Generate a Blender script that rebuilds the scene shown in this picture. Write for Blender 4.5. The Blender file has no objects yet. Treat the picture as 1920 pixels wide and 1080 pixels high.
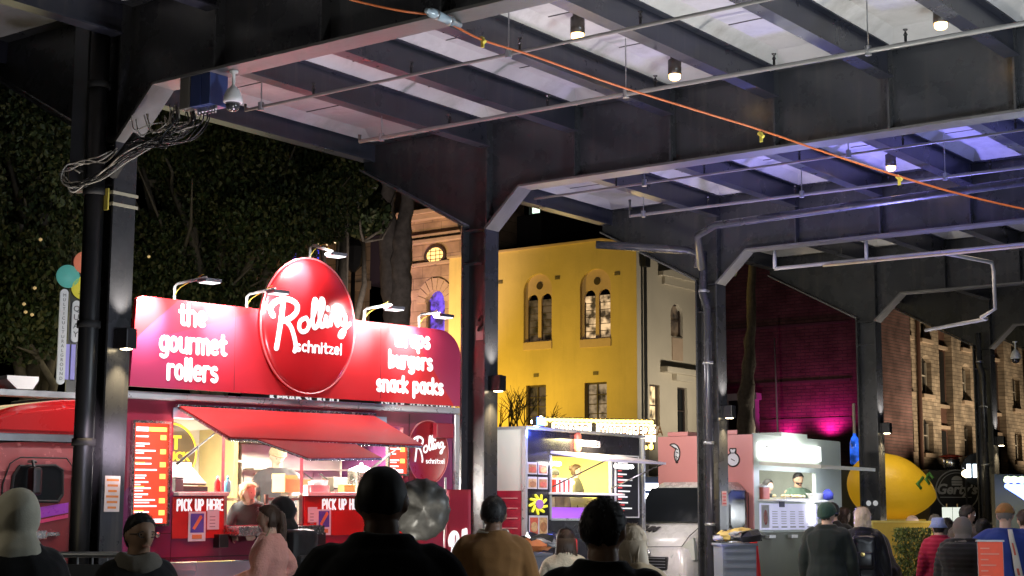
import bpy, bmesh, math, random
import numpy as np
from mathutils import Vector, Matrix, Euler, noise
R=math.radians; PI=math.pi
random.seed(7); np.random.seed(7)
scn=bpy.context.scene
# ------------------------------------------------------------ camera
CAM=Vector((10.8106,-8.6015,1.6)); FPX=2966.7; YAW=R(37.0837); PIT=R(8.2026); ROL=R(0.2751)
_fw=Vector((-math.sin(YAW)*math.cos(PIT),math.cos(YAW)*math.cos(PIT),math.sin(PIT)))
_r=Vector((math.cos(YAW),math.sin(YAW),0)); _u=_r.cross(_fw)
_r2=_r*math.cos(ROL)+_u*math.sin(ROL); _u2=_u*math.cos(ROL)-_r*math.sin(ROL)
_hf=Vector((-math.sin(YAW),math.cos(YAW),0))
cd=bpy.data.cameras.new('camera'); cam=bpy.data.objects.new('camera',cd); scn.collection.objects.link(cam)
cd.sensor_width=36; cd.lens=FPX/1920*36; cd.clip_start=.1; cd.clip_end=2000
M_=Matrix((_r2,_u2,-_fw)).transposed().to_4x4(); M_.translation=CAM; cam.matrix_world=M_
scn.camera=cam
def at(px,py,depth):                       # world point seen at photo pixel (px,py) at a given depth in metres
    d=_fw+_r2*((px-960)/FPX)-_u2*((py-540)/FPX)
    return CAM+d*(depth/d.dot(_hf))
# ------------------------------------------------------------ world: night sky
w=bpy.data.worlds.new('World'); scn.world=w; w.use_nodes=True
nt=w.node_tree; bg=nt.nodes['Background']; sk=nt.nodes.new('ShaderNodeTexSky'); sk.sky_type='NISHITA'
sk.sun_disc=False; sk.sun_elevation=R(-7); sk.sun_rotation=R(200)
nt.links.new(sk.outputs[0],bg.inputs[0]); bg.inputs[1].default_value=.1
scn.view_settings.view_transform='Standard'; scn.view_settings.look='None'
scn.view_settings.exposure=1.0; scn.view_settings.gamma=1.0
scn.cycles.use_denoising=True
scn.cycles.max_bounces=5; scn.cycles.diffuse_bounces=3; scn.cycles.glossy_bounces=3; scn.cycles.transmission_bounces=4
scn.cycles.caustics_reflective=False; scn.cycles.caustics_refractive=False
scn.cycles.sample_clamp_indirect=4.0
# ------------------------------------------------------------ lamps (some at lit fixtures, others added without any)
def lamp_obj(name,ld,loc,target=None):
    o=bpy.data.objects.new(name,ld); scn.collection.objects.link(o); o.location=loc
    if target is not None:
        o.rotation_euler=(Vector(target)-Vector(loc)).to_track_quat('-Z','Y').to_euler()
    return o
def spot(loc,target,e,col=(1,.95,.88),ang=90,blend=.6,rad=.05):
    l=bpy.data.lights.new('spot_lamp','SPOT'); l.energy=e; l.color=col; l.spot_size=R(ang); l.spot_blend=blend; l.shadow_soft_size=rad
    return lamp_obj('spot_lamp',l,loc,target)
def point(loc,e,col=(1,.95,.88),rad=.05):
    l=bpy.data.lights.new('point_lamp','POINT'); l.energy=e; l.color=col; l.shadow_soft_size=rad
    return lamp_obj('point_lamp',l,loc)
def area(loc,target,e,col=(1,.95,.88),sx=1,sy=.2):
    l=bpy.data.lights.new('area_lamp','AREA'); l.energy=e; l.color=col; l.shape='RECTANGLE'; l.size=sx; l.size_y=sy
    return lamp_obj('area_lamp',l,loc,target)
# added fill lamps, unseen and without fixtures, lighting soffit, steel, crowd and van
spot((5.0,2.3,.35),(4.8,2.7,6.2),420,(1,.95,.88),70,.9,.25)
spot((7.6,2.2,.35),(7.6,2.6,6.2),160,(1,.95,.88),70,.9,.25)
spot((1.9,1.2,.35),(1.7,2.4,6.2),430,(.95,.76,1.0),72,.9,.25)
spot((1.2,7.0,.35),(1.5,7.8,6.2),620,(.52,.44,1.0),74,.9,.25)
spot((1.6,9.7,.35),(4.3,7.8,6.2),1500,(.24,.23,1.0),70,.9,.25)
spot((9.0,8.6,2.6),(3.8,8.0,6.0),420,(.22,.26,1.0),60,.9,.4)  # blue flood beyond the right edge, inferred from the blue beam sides
spot((2.6,12.9,.35),(3.0,13.0,6.2),150,(.75,.70,1.0),66,.9,.25)
area((9.2,1.4,2.4),(3.0,2.4,5.0),130,(.80,.90,1.0),1.2,1.2)
spot((-.3,2.6,4.0),(-.4,2.2,6.2),26,(1,.45,.30),120,.9,.2)
spot((5.2,-2.4,.5),(3.2,.0,5.7),150,(1,.95,.86),58,.9,.3)
spot((2.8,-1.0,.4),(.0,.12,3.3),95,(.80,.78,1.0),62,.9,.2)
spot((2.6,4.1,.4),(.0,5.3,3.4),80,(.82,.78,1.0),60,.9,.2)
spot((2.0,9.7,.4),(.0,10.5,3.4),60,(1,.86,.80),60,.9,.2)
spot((2.0,14.6,.4),(.0,15.7,3.4),50,(1,.92,.82),60,.9,.2)
area((14.0,-7.0,4.2),(9.0,-2.5,1.0),3,(1,.93,.82),2,1)
area((3.0,-6.5,3.6),(6.0,-1.0,1.4),7,(1,.90,.72),1.5,1)
area((.9,6.6,3.0),(-.9,10.4,1.2),46,(1,.93,.80),1.0,.4)
spot((.2,-.9,.4),(-.4,.0,5.2),26,(1,.86,.5),50,.9,.2)
# yellow flood on the rendered house, magenta uplights on the brick wall, violet and warm washes
spot((-20,29.5,2.5),(-20.8,35.4,7.6),560,(1,.70,.10),105,.7,.3)
spot((-25,31.5,3.0),(-22.8,35.4,7.5),1000,(1,.65,.07),95,.7,.3)
spot((-12.5,36.5,3.0),(-17.2,38.0,8.0),680,(1,.88,.70),95,.9,.3)  # added fill for the cream side wall, no fixture there
spot((-22.45,55.85,5.15),(-22.45,56.2,6.2),60,(1,.02,.50),150,.9,.15)
spot((-20.4,55.80,5.25),(-20.4,56.2,6.4),130,(1,.02,.50),150,.9,.15)
spot((-24.4,55.9,4.0),(-24.4,56.25,6.0),40,(1,.02,.45),100,.9,.15)
spot((-21,50,4.0),(-22.5,56.3,9.5),95,(1,.66,.66),80,.9,.3)  # added fill over the brick, besides the magenta uplights
spot((-29.6,33.0,6.0),(-29.2,36.2,12.0),330,(.80,.25,.95),85,.8,.2)
spot((-26,31.0,5.5),(-26.6,36.2,11.0),1500,(1,.68,.42),90,.8,.3)
spot((-24.5,24.5,5.0),(-23.5,26.4,9.0),110,(1,.6,.3),100,.9,.3)
for yy,e in ((60.2,420),(63.8,520),(67.5,600),(72.5,640),(78,500)):
    spot((-15.6,yy,3.0),(-19.4,yy,8.4),e*1.5,(1,.82,.58),80,.9,.2)
# ------------------------------------------------------------ object helpers
COL=scn.collection
def link(o,parent=None):
    COL.objects.link(o)
    if parent is not None: o.parent=parent
    return o
def T(name,label,cat,loc=(0,0,0),rot=(0,0,0),group=None):
    o=bpy.data.objects.new(name,None); o.empty_display_size=.2; link(o); o.location=loc; o.rotation_euler=rot
    o['label']=label; o['category']=cat
    if group: o['group']=group
    return o
def tag(o,label,cat,group=None):
    o['label']=label; o['category']=cat
    if group: o['group']=group
    return o
def setting(o): o['kind']='structure'; return o
def obj(name,bm,mat,parent=None,smooth=False,loc=None):
    bmesh.ops.recalc_face_normals(bm,faces=bm.faces) if len(bm.faces)<60000 else None
    me=bpy.data.meshes.new(name); bm.to_mesh(me); bm.free()
    for m in (mat if isinstance(mat,(list,tuple)) else [mat]): me.materials.append(m)
    if smooth:
        me.polygons.foreach_set('use_smooth',[True]*len(me.polygons))
    o=bpy.data.objects.new(name,me); link(o,parent)
    if loc is not None: o.location=loc
    return o
def B(): return bmesh.new()
def box(bm,x0,x1,y0,y1,z0,z1,bev=0,mi=0):
    vs=[bm.verts.new((x,y,z)) for x in (x0,x1) for y in (y0,y1) for z in (z0,z1)]
    fs=[bm.faces.new([vs[i] for i in q]) for q in ((0,1,3,2),(4,6,7,5),(0,4,5,1),(2,3,7,6),(0,2,6,4),(1,5,7,3))]
    for f in fs: f.material_index=mi
    if bev:
        es=list({e for f in fs for e in f.edges})
        r=bmesh.ops.bevel(bm,geom=es,offset=bev,segments=2,affect='EDGES',profile=.6)
        for f in r['faces']: f.material_index=mi
    return bm
def bx(*a,**k): return box(B(),*a,**k)
def prism(bm,pts,axis,a,b,mi=0):
    # polygon pts in 2D extruded along axis from a to b. axis 'y': pts=(x,z); 'x': pts=(y,z); 'z': pts=(x,y)
    def mk(p,t): return {'y':(p[0],t,p[1]),'x':(t,p[0],p[1]),'z':(p[0],p[1],t)}[axis]
    A=[bm.verts.new(mk(p,a)) for p in pts]; Bv=[bm.verts.new(mk(p,b)) for p in pts]
    n=len(pts); f=[bm.faces.new(A),bm.faces.new(Bv[::-1])]
    for i in range(n): f.append(bm.faces.new((A[i],Bv[i],Bv[(i+1)%n],A[(i+1)%n])))
    for q in f: q.material_index=mi
    return bm
def basis(d):
    d=Vector(d).normalized(); a=Vector((0,0,1)) if abs(d.z)<.95 else Vector((1,0,0))
    x=d.cross(a).normalized(); return x,d.cross(x).normalized(),d
def loft(bm,rings,cap=True,mi=0):
    L=[[bm.verts.new(p) for p in r] for r in rings]; n=len(L[0])
    for a,b in zip(L,L[1:]):
        for i in range(n):
            f=bm.faces.new((a[i],a[(i+1)%n],b[(i+1)%n],b[i])); f.material_index=mi
    if cap:
        for r in (L[0][::-1],L[-1]):
            f=bm.faces.new(r); f.material_index=mi
    return bm
def ring(c,x,y,rx,ry,n=12):
    c=Vector(c); return [c+x*(rx*math.cos(2*PI*i/n))+y*(ry*math.sin(2*PI*i/n)) for i in range(n)]
def tube(bm,pts,rad,n=10,rnd=False,mi=0,mp=None):
    pts=[Vector(p) for p in pts]
    rads=[rad]*len(pts) if not isinstance(rad,(list,tuple)) else list(rad)
    if rnd:      # rounded ends
        a=(pts[0]-pts[1]).normalized(); b=(pts[-1]-pts[-2]).normalized(); r0,r1=rads[0],rads[-1]
        pts=[pts[0]+a*r0,pts[0]+a*r0*.8,pts[0]+a*r0*.45]+pts+[pts[-1]+b*r1*.45,pts[-1]+b*r1*.8,pts[-1]+b*r1]
        rads=[r0*.05,r0*.6,r0*.89]+rads+[r1*.89,r1*.6,r1*.05]
    rings=[]; x=None
    for i,p in enumerate(pts):
        d=(pts[min(i+1,len(pts)-1)]-pts[max(i-1,0)])
        if d.length<1e-9: d=Vector((0,0,1))
        d.normalize()
        if x is None: x,y,_=basis(d)
        else:
            x=(x-d*x.dot(d))
            if x.length<1e-6: x,y,_=basis(d)
            x.normalize(); y=d.cross(x)
        rings.append(ring(p,x,y,rads[i],rads[i],n))
    if mp: rings=[[mp(q) for q in r] for r in rings]
    return loft(bm,rings,True,mi)
def lathe(bm,prof,n=24,c=(0,0,0),mi=0,sx=1,sy=1):
    ring_=prof[0][0]>.3 and prof[-1][0]==prof[0][0] and abs(prof[0][1]-prof[-1][1])<.2 and len(prof)==4      # an open ring: no caps
    if ring_: prof=list(prof)+[prof[0]]
    c=Vector(c); return loft(bm,[[c+Vector((r*sx*math.cos(2*PI*i/n),r*sy*math.sin(2*PI*i/n),z)) for i in range(n)] for r,z in prof],not ring_,mi)
def arc(cx,cy,rx,ry,a0,a1,n=10):
    return [(cx+rx*math.cos(R(a0+(a1-a0)*i/n)),cy+ry*math.sin(R(a0+(a1-a0)*i/n))) for i in range(n+1)]
def smooth_path(pts,n=8):     # catmull-rom
    P=[pts[0]]+list(pts)+[pts[-1]]; out=[]
    for i in range(1,len(P)-2):
        a,b,c,d=[np.array(P[i+j],float) for j in (-1,0,1,2)]
        for k in range(n):
            t=k/n; out.append(tuple(.5*((2*b)+(c-a)*t+(2*a-5*b+4*c-d)*t*t+(3*b-a-3*c+d)*t**3)))
    out.append(tuple(pts[-1])); return out
def mesh_from(o):
    dg=bpy.context.evaluated_depsgraph_get(); return bpy.data.meshes.new_from_object(o.evaluated_get(dg))
def text_bm(s,size,extr=.004,off=0,align='CENTER',sx=1,font_shear=0):
    c=bpy.data.curves.new('lettering','FONT'); c.body=s; c.size=size; c.extrude=extr; c.offset=off; c.align_x=align; c.shear=font_shear
    c.resolution_u=3
    o=bpy.data.objects.new('lettering',c); COL.objects.link(o); me=mesh_from(o)
    bm=B(); bm.from_mesh(me); bpy.data.objects.remove(o); bpy.data.curves.remove(c); bpy.data.meshes.remove(me)
    for v in bm.verts: v.co=Vector((v.co.x*sx,-v.co.z,v.co.y))      # stands up, faces -y
    return bm
def put(bm,x,y,z,rz=0):
    m=Matrix.Translation((x,y,z))@Matrix.Rotation(rz,4,'Z'); bmesh.ops.transform(bm,matrix=m,verts=bm.verts); return bm
# ------------------------------------------------------------ materials
MATS={}
def mat(name,col,rough=.5,metal=0,var=.12,scale=6,bump=0,bscale=40,spec=.5,emit=None,es=0,evar=0,alpha=None,trans=0,coat=0,sheen=0):
    if name in MATS: return MATS[name]
    m=bpy.data.materials.new(name); m.use_nodes=True; n=m.node_tree; b=n.nodes['Principled BSDF']
    b.inputs['Roughness'].default_value=rough; b.inputs['Metallic'].default_value=metal
    b.inputs['Specular IOR Level'].default_value=spec; b.inputs['Coat Weight'].default_value=coat
    b.inputs['Transmission Weight'].default_value=trans; b.inputs['Sheen Weight'].default_value=sheen
    if emit: b.inputs['Emission Color'].default_value=(*emit,1); b.inputs['Emission Strength'].default_value=es
    tc=n.nodes.new('ShaderNodeTexCoord'); nz=n.nodes.new('ShaderNodeTexNoise'); nz.inputs['Scale'].default_value=scale; nz.inputs['Detail'].default_value=6
    nz.inputs['Roughness'].default_value=.62
    n.links.new(tc.outputs['Object'],nz.inputs['Vector'])
    mx=n.nodes.new('ShaderNodeMix'); mx.data_type='RGBA'
    mx.inputs[6].default_value=(*[c*(1-var*1.6) for c in col],1); mx.inputs[7].default_value=(*[min(1,c*(1+var*1.6)) for c in col],1)
    n.links.new(nz.outputs['Fac'],mx.inputs[0]); n.links.new(mx.outputs[2],b.inputs['Base Color'])
    if evar and emit:      # uneven light behind glass: room furnishings seen through the pane
        ne=n.nodes.new('ShaderNodeTexNoise'); ne.inputs['Scale'].default_value=evar; ne.inputs['Detail'].default_value=3; n.links.new(tc.outputs['Object'],ne.inputs['Vector'])
        me_=n.nodes.new('ShaderNodeMapRange'); me_.inputs[1].default_value=.38; me_.inputs[2].default_value=.62; me_.inputs[3].default_value=es*.08; me_.inputs[4].default_value=es*1.6
        n.links.new(ne.outputs['Fac'],me_.inputs[0]); n.links.new(me_.outputs[0],b.inputs['Emission Strength'])
    mr=n.nodes.new('ShaderNodeMapRange'); mr.inputs[3].default_value=max(.02,rough-.12); mr.inputs[4].default_value=min(1,rough+.12)
    n.links.new(nz.outputs['Fac'],mr.inputs[0]); n.links.new(mr.outputs[0],b.inputs['Roughness'])
    if bump:
        n2=n.nodes.new('ShaderNodeTexNoise'); n2.inputs['Scale'].default_value=bscale; n2.inputs['Detail'].default_value=5
        n.links.new(tc.outputs['Object'],n2.inputs['Vector'])
        bp=n.nodes.new('ShaderNodeBump'); bp.inputs['Strength'].default_value=bump; bp.inputs['Distance'].default_value=.02
        n.links.new(n2.outputs['Fac'],bp.inputs['Height']); n.links.new(bp.outputs[0],b.inputs['Normal'])
    MATS[name]=m; return m
def glow(name,col,s):
    return mat(name,col,.5,var=0,emit=col,es=s)
def brick(name,c1,c2,mortar,bw=.23,bh=.076,ms=.012,rough=.85,bump=.5,axis='xz'):
    if name in MATS: return MATS[name]
    m=bpy.data.materials.new(name); m.use_nodes=True; n=m.node_tree; b=n.nodes['Principled BSDF']; b.inputs['Roughness'].default_value=rough
    tc=n.nodes.new('ShaderNodeTexCoord'); sp=n.nodes.new('ShaderNodeSeparateXYZ'); cb=n.nodes.new('ShaderNodeCombineXYZ')
    n.links.new(tc.outputs['Object'],sp.inputs[0]); n.links.new(sp.outputs[axis[0].upper()],cb.inputs[0]); n.links.new(sp.outputs[axis[1].upper()],cb.inputs[1])
    t=n.nodes.new('ShaderNodeTexBrick'); n.links.new(cb.outputs[0],t.inputs['Vector'])
    t.inputs['Color1'].default_value=(*c1,1); t.inputs['Color2'].default_value=(*c2,1); t.inputs['Mortar'].default_value=(*mortar,1)
    t.inputs['Scale'].default_value=1; t.inputs['Brick Width'].default_value=bw; t.inputs['Row Height'].default_value=bh; t.inputs['Mortar Size'].default_value=ms
    nz=n.nodes.new('ShaderNodeTexNoise'); nz.inputs['Scale'].default_value=1.3; nz.inputs['Detail'].default_value=8; n.links.new(tc.outputs['Object'],nz.inputs['Vector'])
    mr=n.nodes.new('ShaderNodeMapRange'); mr.inputs[1].default_value=.3; mr.inputs[2].default_value=.7; mr.inputs[3].default_value=.55; mr.inputs[4].default_value=1.35
    n.links.new(nz.outputs['Fac'],mr.inputs[0])
    mx=n.nodes.new('ShaderNodeMix'); mx.data_type='RGBA'; mx.blend_type='MULTIPLY'; mx.inputs[0].default_value=1
    n.links.new(t.outputs['Color'],mx.inputs[6]); n.links.new(mr.outputs[0],mx.inputs[7]); n.links.new(mx.outputs[2],b.inputs['Base Color'])
    bp=n.nodes.new('ShaderNodeBump'); bp.inputs['Strength'].default_value=bump; bp.inputs['Distance'].default_value=.03; bp.invert=True
    n.links.new(t.outputs['Fac'],bp.inputs['Height'])
    n3=n.nodes.new('ShaderNodeTexNoise'); n3.inputs['Scale'].default_value=14; n3.inputs['Detail'].default_value=6; n.links.new(tc.outputs['Object'],n3.inputs['Vector'])
    b2=n.nodes.new('ShaderNodeBump'); b2.inputs['Strength'].default_value=.5; b2.inputs['Distance'].default_value=.03
    n.links.new(n3.outputs['Fac'],b2.inputs['Height']); n.links.new(bp.outputs[0],b2.inputs['Normal']); n.links.new(b2.outputs[0],b.inputs['Normal'])
    MATS[name]=m; return m
STEEL=mat('dark_painted_steel',(.047,.049,.054),.28,var=.25,scale=2.2,bump=.05,bscale=25,spec=.55)
STEELV=mat('blue_painted_steel',(.036,.038,.052),.3,var=.15,scale=2.5,spec=.5)
FLANGE=mat('worn_grey_flange',(.15,.145,.14),.38,var=.25,scale=4,bump=.06,bscale=18)
def streaks(m,amt=.5,col=(.16,.14,.12),sx=9,sz=.55):
    n=m.node_tree; b=n.nodes['Principled BSDF']; src=b.inputs['Base Color'].links[0].from_socket
    tc=n.nodes.new('ShaderNodeTexCoord'); mp=n.nodes.new('ShaderNodeMapping'); mp.inputs['Scale'].default_value=(sx,sx,sz); n.links.new(tc.outputs['Object'],mp.inputs[0])
    nz=n.nodes.new('ShaderNodeTexNoise'); nz.inputs['Scale'].default_value=1; nz.inputs['Detail'].default_value=7; nz.inputs['Roughness'].default_value=.7; n.links.new(mp.outputs[0],nz.inputs['Vector'])
    mr=n.nodes.new('ShaderNodeMapRange'); mr.inputs[1].default_value=.52; mr.inputs[2].default_value=.78; mr.inputs[4].default_value=amt; n.links.new(nz.outputs['Fac'],mr.inputs[0])
    mx=n.nodes.new('ShaderNodeMix'); mx.data_type='RGBA'; n.links.new(mr.outputs[0],mx.inputs[0]); n.links.new(src,mx.inputs[6]); mx.inputs[7].default_value=(*col,1); n.links.new(mx.outputs[2],b.inputs['Base Color'])
streaks(STEEL,.45); streaks(STEELV,.30); streaks(FLANGE,.5,(.07,.06,.05))
BLACK=mat('black_paint',(.012,.012,.013),.4)
BLACKM=mat('black_rubber',(.014,.014,.014),.75)
CONC=mat('board_marked_concrete',(.50,.49,.475),.8,var=.22,scale=1.6,bump=.35,bscale=9)
streaks(CONC,.75,(.22,.205,.185),1.3,1.3)
GALV=mat('galvanised_steel',(.42,.43,.44),.35,metal=.7,var=.15,scale=12)
WHITEP=mat('white_paint',(.78,.78,.77),.4,var=.06)
CHROME=mat('brushed_steel',(.60,.60,.59),.26,metal=1,var=.08,scale=30)
GLASS=mat('dark_window_glass',(.012,.014,.016),.14,var=0,spec=.3)
REDP=mat('red_truck_paint',(.50,.012,.014),.28,var=.12,scale=1.5,coat=.4)
MAROON=mat('maroon_wrap',(.26,.018,.03),.35,var=.2,scale=1.2)
PURPLEW=mat('purple_wrap',(.16,.035,.14),.35,var=.15,scale=1.4)
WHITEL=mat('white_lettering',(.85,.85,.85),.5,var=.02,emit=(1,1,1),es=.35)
LED=glow('led_tube',(1,.97,.92),14)
WARM=glow('warm_bulb',(1,.80,.45),18)
# ------------------------------------------------------------ ground
setting(obj('ground',bx(-90,60,-40,140,-.3,-.004),mat('asphalt',(.045,.045,.047),.6,var=.3,scale=.7,bump=.4,bscale=60)))
bm=B(); box(bm,-1.2,30,-30,60,-.003,.0)
setting(obj('pavement',bm,brick('paving_slabs',(.16,.155,.15),(.13,.13,.125),(.05,.05,.05),.6,.4,.01,.5,.2,'xy')))
# ============================================================ the elevated viaduct
S=5.2; FW=.24; XR=11.6; ZT=6.05; NF=8
XS=[1.21*j for j in range(0,10)]
vi=T('elevated_viaduct','dark steel portal frames carrying a concrete deck high over the market','viaduct',(0,0,0))
def plate_xz(bm,pts,y0,y1): return prism(bm,pts,'y',y0,y1)
for k in range(NF):
    y=k*S; ym=y+FW/2
    c=B()
    plate_xz(c,[(-.32,0),(-.022,0),(-.022,4.795),(-.32,4.795)],ym-.008,ym+.008)
    box(c,-.345,-.32,y,y+FW,0,4.86); box(c,-.022,.003,y,y+FW,0,4.797)
    for zz in (4.80,4.42): box(c,-.32,-.022,y+.012,ym-.008,zz,zz+.014); box(c,-.32,-.022,ym+.008,y+FW-.012,zz,zz+.014)
    box(c,-.42,.08,y-.09,y+FW+.09,.0,.03)
    obj('column',c,STEEL,vi)
    g=B()
    # one web plate: column head, haunch, girder and cantilever bracket
    plate_xz(g,[(-.32,4.815),(-.022,4.815),(.02,4.83),(.455,5.252),(XR,5.252),(XR,ZT-.022),(-1.97,ZT-.022),(-1.97,5.76),(-.345,4.90),(-.32,4.88)],ym-.008,ym+.008)
    box(g,-2.0,XR,y-.03,y+FW+.03,ZT-.02,ZT+.004)
    obj('girder_web',g,STEEL,vi)
    f=B()
    plate_xz(f,[(-.022,4.797),(.003,4.797),(.003,4.797),(.462,5.23),(.452,5.250),(-.022,4.82)],y,y+FW)
    box(f,.462,XR,y,y+FW,5.226,5.25)
    obj('girder_flange',f,FLANGE,vi)
    f=B(); plate_xz(f,[(-.345,4.862),(-.345,4.888),(-1.97,5.748),(-1.97,5.722)],y+.03,y+FW-.03); obj('bracket_flange',f,FLANGE if k else STEEL,vi)
    for x in [0.0]+XS[1:]:
        s=B()
        z0=5.25 if x>.4 else 4.84
        for a,b in ((y+.006,ym-.008),(ym+.008,y+FW-.006)): box(s,x-.010,x+.010,a,b,z0,ZT-.02)
        obj('stiffener',s,STEEL,vi)
for k in range(-1,NF-1):
    y0=k*S+FW/2+.01; y1=(k+1)*S+FW/2-.01
    for j,x in enumerate(XS):
        b=B()
        box(b,x-.075,x+.075,y0+.13,y1-.13,5.735,5.75); box(b,x-.007,x+.007,y0,y1,5.75,6.02); box(b,x-.075,x+.075,y0+.13,y1-.13,6.02,6.035)
        obj('deck_beam',b,[STEELV],vi)
    b=B(); box(b,-1.86,-1.70,y0+.13,y1-.13,5.80,5.82); box(b,-1.80,-1.788,y0,y1,5.82,6.08); box(b,-1.99,-1.80,y0,y1,6.08,6.42)
    obj('edge_beam',b,[STEELV],vi)
d=B()
for k in range(-1,NF-1):
    ya=k*S+FW+.031; yb=(k+1)*S-.031
    xs=[-1.80]+XS
    for a,b in zip(xs,xs[1:]):
        a2,b2=a+.08,b-.08
        o=[(a2,ya,6.03),(b2,ya,6.03),(b2,yb,6.03),(a2,yb,6.03)]
        i=[(a2+.14,ya+.28,6.12),(b2-.14,ya+.28,6.12),(b2-.14,yb-.28,6.12),(a2+.14,yb-.28,6.12)]
        O=[d.verts.new(p) for p in o]; I=[d.verts.new(p) for p in i]
        d.faces.new(I)
        for q in range(4): d.faces.new((O[q],O[(q+1)%4],I[(q+1)%4],I[q]))
box(d,-2.0,XR,-S,(NF-1)*S+.3,6.16,6.62)
for k in range(0,4):
    for a_,b_ in zip(xs,xs[1:]):
        for yy in (k*S+1.55,k*S+2.72,k*S+3.9): box(d,a_+.23,b_-.23,yy,yy+.012,6.112,6.119,0,1)
o=obj('deck_slab',d,[CONC,mat('dark_joint',(.10,.095,.09),.8)],vi)
vb=B()
box(vb,-2.05,-1.98,-S,(NF-1)*S,6.62,7.5)
obj('parapet',vb,CONC,vi)
# ------------------------------------------------------------ pipes, cable, lamps hung from the deck
PIPE=mat('grey_pipe_paint',(.22,.21,.195),.35,var=.12,scale=8)
WPIPE=mat('white_conduit',(.50,.50,.54),.4,var=.1)
def pipe(lbl,pts,r,m,hang=(),heads=(),zt=6.04,group=None,name='sprinkler_pipe',cat='pipe'):
    t=T(name,lbl,cat,pts[0],group=group); o=Vector(pts[0]); loc=[Vector(p)-o for p in pts]
    b=B(); tube(b,loc,r,10); obj('pipe',b,m,t,True)
    for x,y,z in hang:
        b=B(); tube(b,[Vector((x,y,z))-o,Vector((x,y,zt))-o],.006,6); tube(b,[Vector((x,y,z-.035))-o,Vector((x,y,z+.045))-o],.03,8); obj('hanger_rod',b,GALV,t)
    for x,y,z in heads:
        b=B(); p=Vector((x,y,z))-o
        lathe(b,[(.012,r),(.012,r+.05),(.02,r+.055),(.006,r+.085),(.022,r+.10),(.022,r+.105)],8,p); obj('sprinkler_head',b,BLACK,t)
    return t
pipe('thin grey sprinkler pipe crossing the first bay nearer the big girder',[(-.32,1.8,5.56),(-.32,1.8,5.5),(11,1.84,5.5)],.015,PIPE,[(-.1,1.8,5.5),(2.9,1.8,5.5),(6.2,1.82,5.5)],[(.6+1.21*i,1.8,5.5) for i in range(6)],group='sprinkler pipes')
pipe('thicker pale sprinkler pipe running just before the second girder',[(-.3,3.42,5.57),(-.3,3.42,5.5),(11,3.62,5.5)],.021,PIPE,[(0,3.43,5.5),(3.0,3.48,5.5),(5.4,3.53,5.5)],[(.9+1.21*i,3.45+.017*i,5.5) for i in range(6)],group='sprinkler pipes')
pipe('thin dark sprinkler pipe in the blue lit bay behind the second girder',[(-.6,6.95,5.5),(11,7.05,5.5)],.014,PIPE,[(1.0,6.96,5.5),(3.6,6.98,5.5)],[(.6+1.21*i,6.97,5.5) for i in range(6)],group='sprinkler pipes')
pipe('pale sprinkler pipe with an upturned left end in the blue lit bay',[(-.26,8.6,5.72),(-.26,8.6,5.5),(11,8.85,5.5)],.020,PIPE,[(-.05,8.6,5.5),(2.2,8.65,5.5),(4.0,8.7,5.5)],[(.9+1.21*i,8.63+.025*i,5.5) for i in range(5)],group='sprinkler pipes')
pipe('fat dark drain pipe crossing before the third girder to the downpipe',[(.05,9.9,4.95),(.35,9.3,5.28),(.8,8.98,5.32),(11,8.95,5.5)],.05,STEEL,name='drain_pipe')
pipe('fat drain elbow running left from the downpipe head',[(-.12,10.1,5.0),(-.12,10.1,5.18),(-.25,10.0,5.24),(-1.2,9.2,5.3)],.055,STEEL,name='drain_pipe')
# white conduit frame below the third girder
y3=10.4+FW+.05
ct=T('conduit_frame','white conduit trapeze hung under the third girder with a drop leg','conduit',(0,0,0))
b=B(); tube(b,[(.75,y3,4.98),(11,y3+.1,4.98)],.026,8); obj('rail',b,WPIPE,ct,True)
b=B(); tube(b,[(1.5,y3-.06,4.94),(11,y3+.05,4.94)],.016,8); obj('cable_run',b,mat('pale_cable',(.6,.5,.3),.5),ct,True)
for x in (.75,2.1,4.3,5.55,6.8):
    b=B(); tube(b,[(x,y3,4.98),(x,y3,5.24)],.026,8); obj('upright',b,WPIPE,ct,True)
b=B(); tube(b,[(3.1,y3,4.98),(3.35,y3+1.2,4.98),(3.35,y3+1.25,4.86),(3.35,y3+1.25,4.36),(3.1,y3+1.4,4.28),(3.1,y3+1.6,4.28),(1.9,y3+2.4,4.28)],.026,8); obj('drop_leg',b,WPIPE,ct,True)
# orange cable with yellow tags
ORG=mat('orange_cable',(.55,.13,.03),.45)
cpx=[(560,-30,10.4),(660,0,10.7),(750,20,10.8),(822,30,11.0),(850,47,11.4),(905,75,11.7),(1000,105,12.0),(1150,158,12.4),(1300,205,12.6),(1430,245,12.8),(1560,290,13.1),(1690,332,13.3),(1800,364,13.5),(1920,392,13.7),(2050,415,13.9)]
cp=[at(*q) for q in cpx]
ot=T('orange_cable','orange power cable slung diagonally under the deck with yellow ties','cable',cp[0]); o0=cp[0]
b=B(); tube(b,[Vector(p) for p in smooth_path([tuple(q-o0) for q in cp],6)],.0085,8); obj('cable',b,ORG,ot,True)
YEL=mat('yellow_tag',(.75,.62,.10),.5)
for px,py,d in ((905,75,11.7),(1427,253,12.8),(1686,334,13.3)):
    p=at(px,py,d)-o0; b=B(); box(b,p.x-.012,p.x+.012,p.y-.006,p.y+.006,p.z-.06,p.z+.02); tube(b,[p+Vector((-.02,0,.02)),p+Vector((.02,0,-.02))],.018,8); obj('tie',b,YEL,ot)
p=at(832,34,11.05); q=at(862,47,11.35)
t=T('cable_connector','clear plastic cable coupling where the orange cable meets the first girder','connector',p)
b=B(); dd=(q-p); tube(b,[-dd*1.0,-dd*.8,-dd*.78,dd*.5,dd*.52,dd],[.02,.02,.034,.034,.022,.022],12); obj('sleeve',b,mat('clear_plastic',(.45,.55,.62),.15,spec=.8),t,True)
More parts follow.
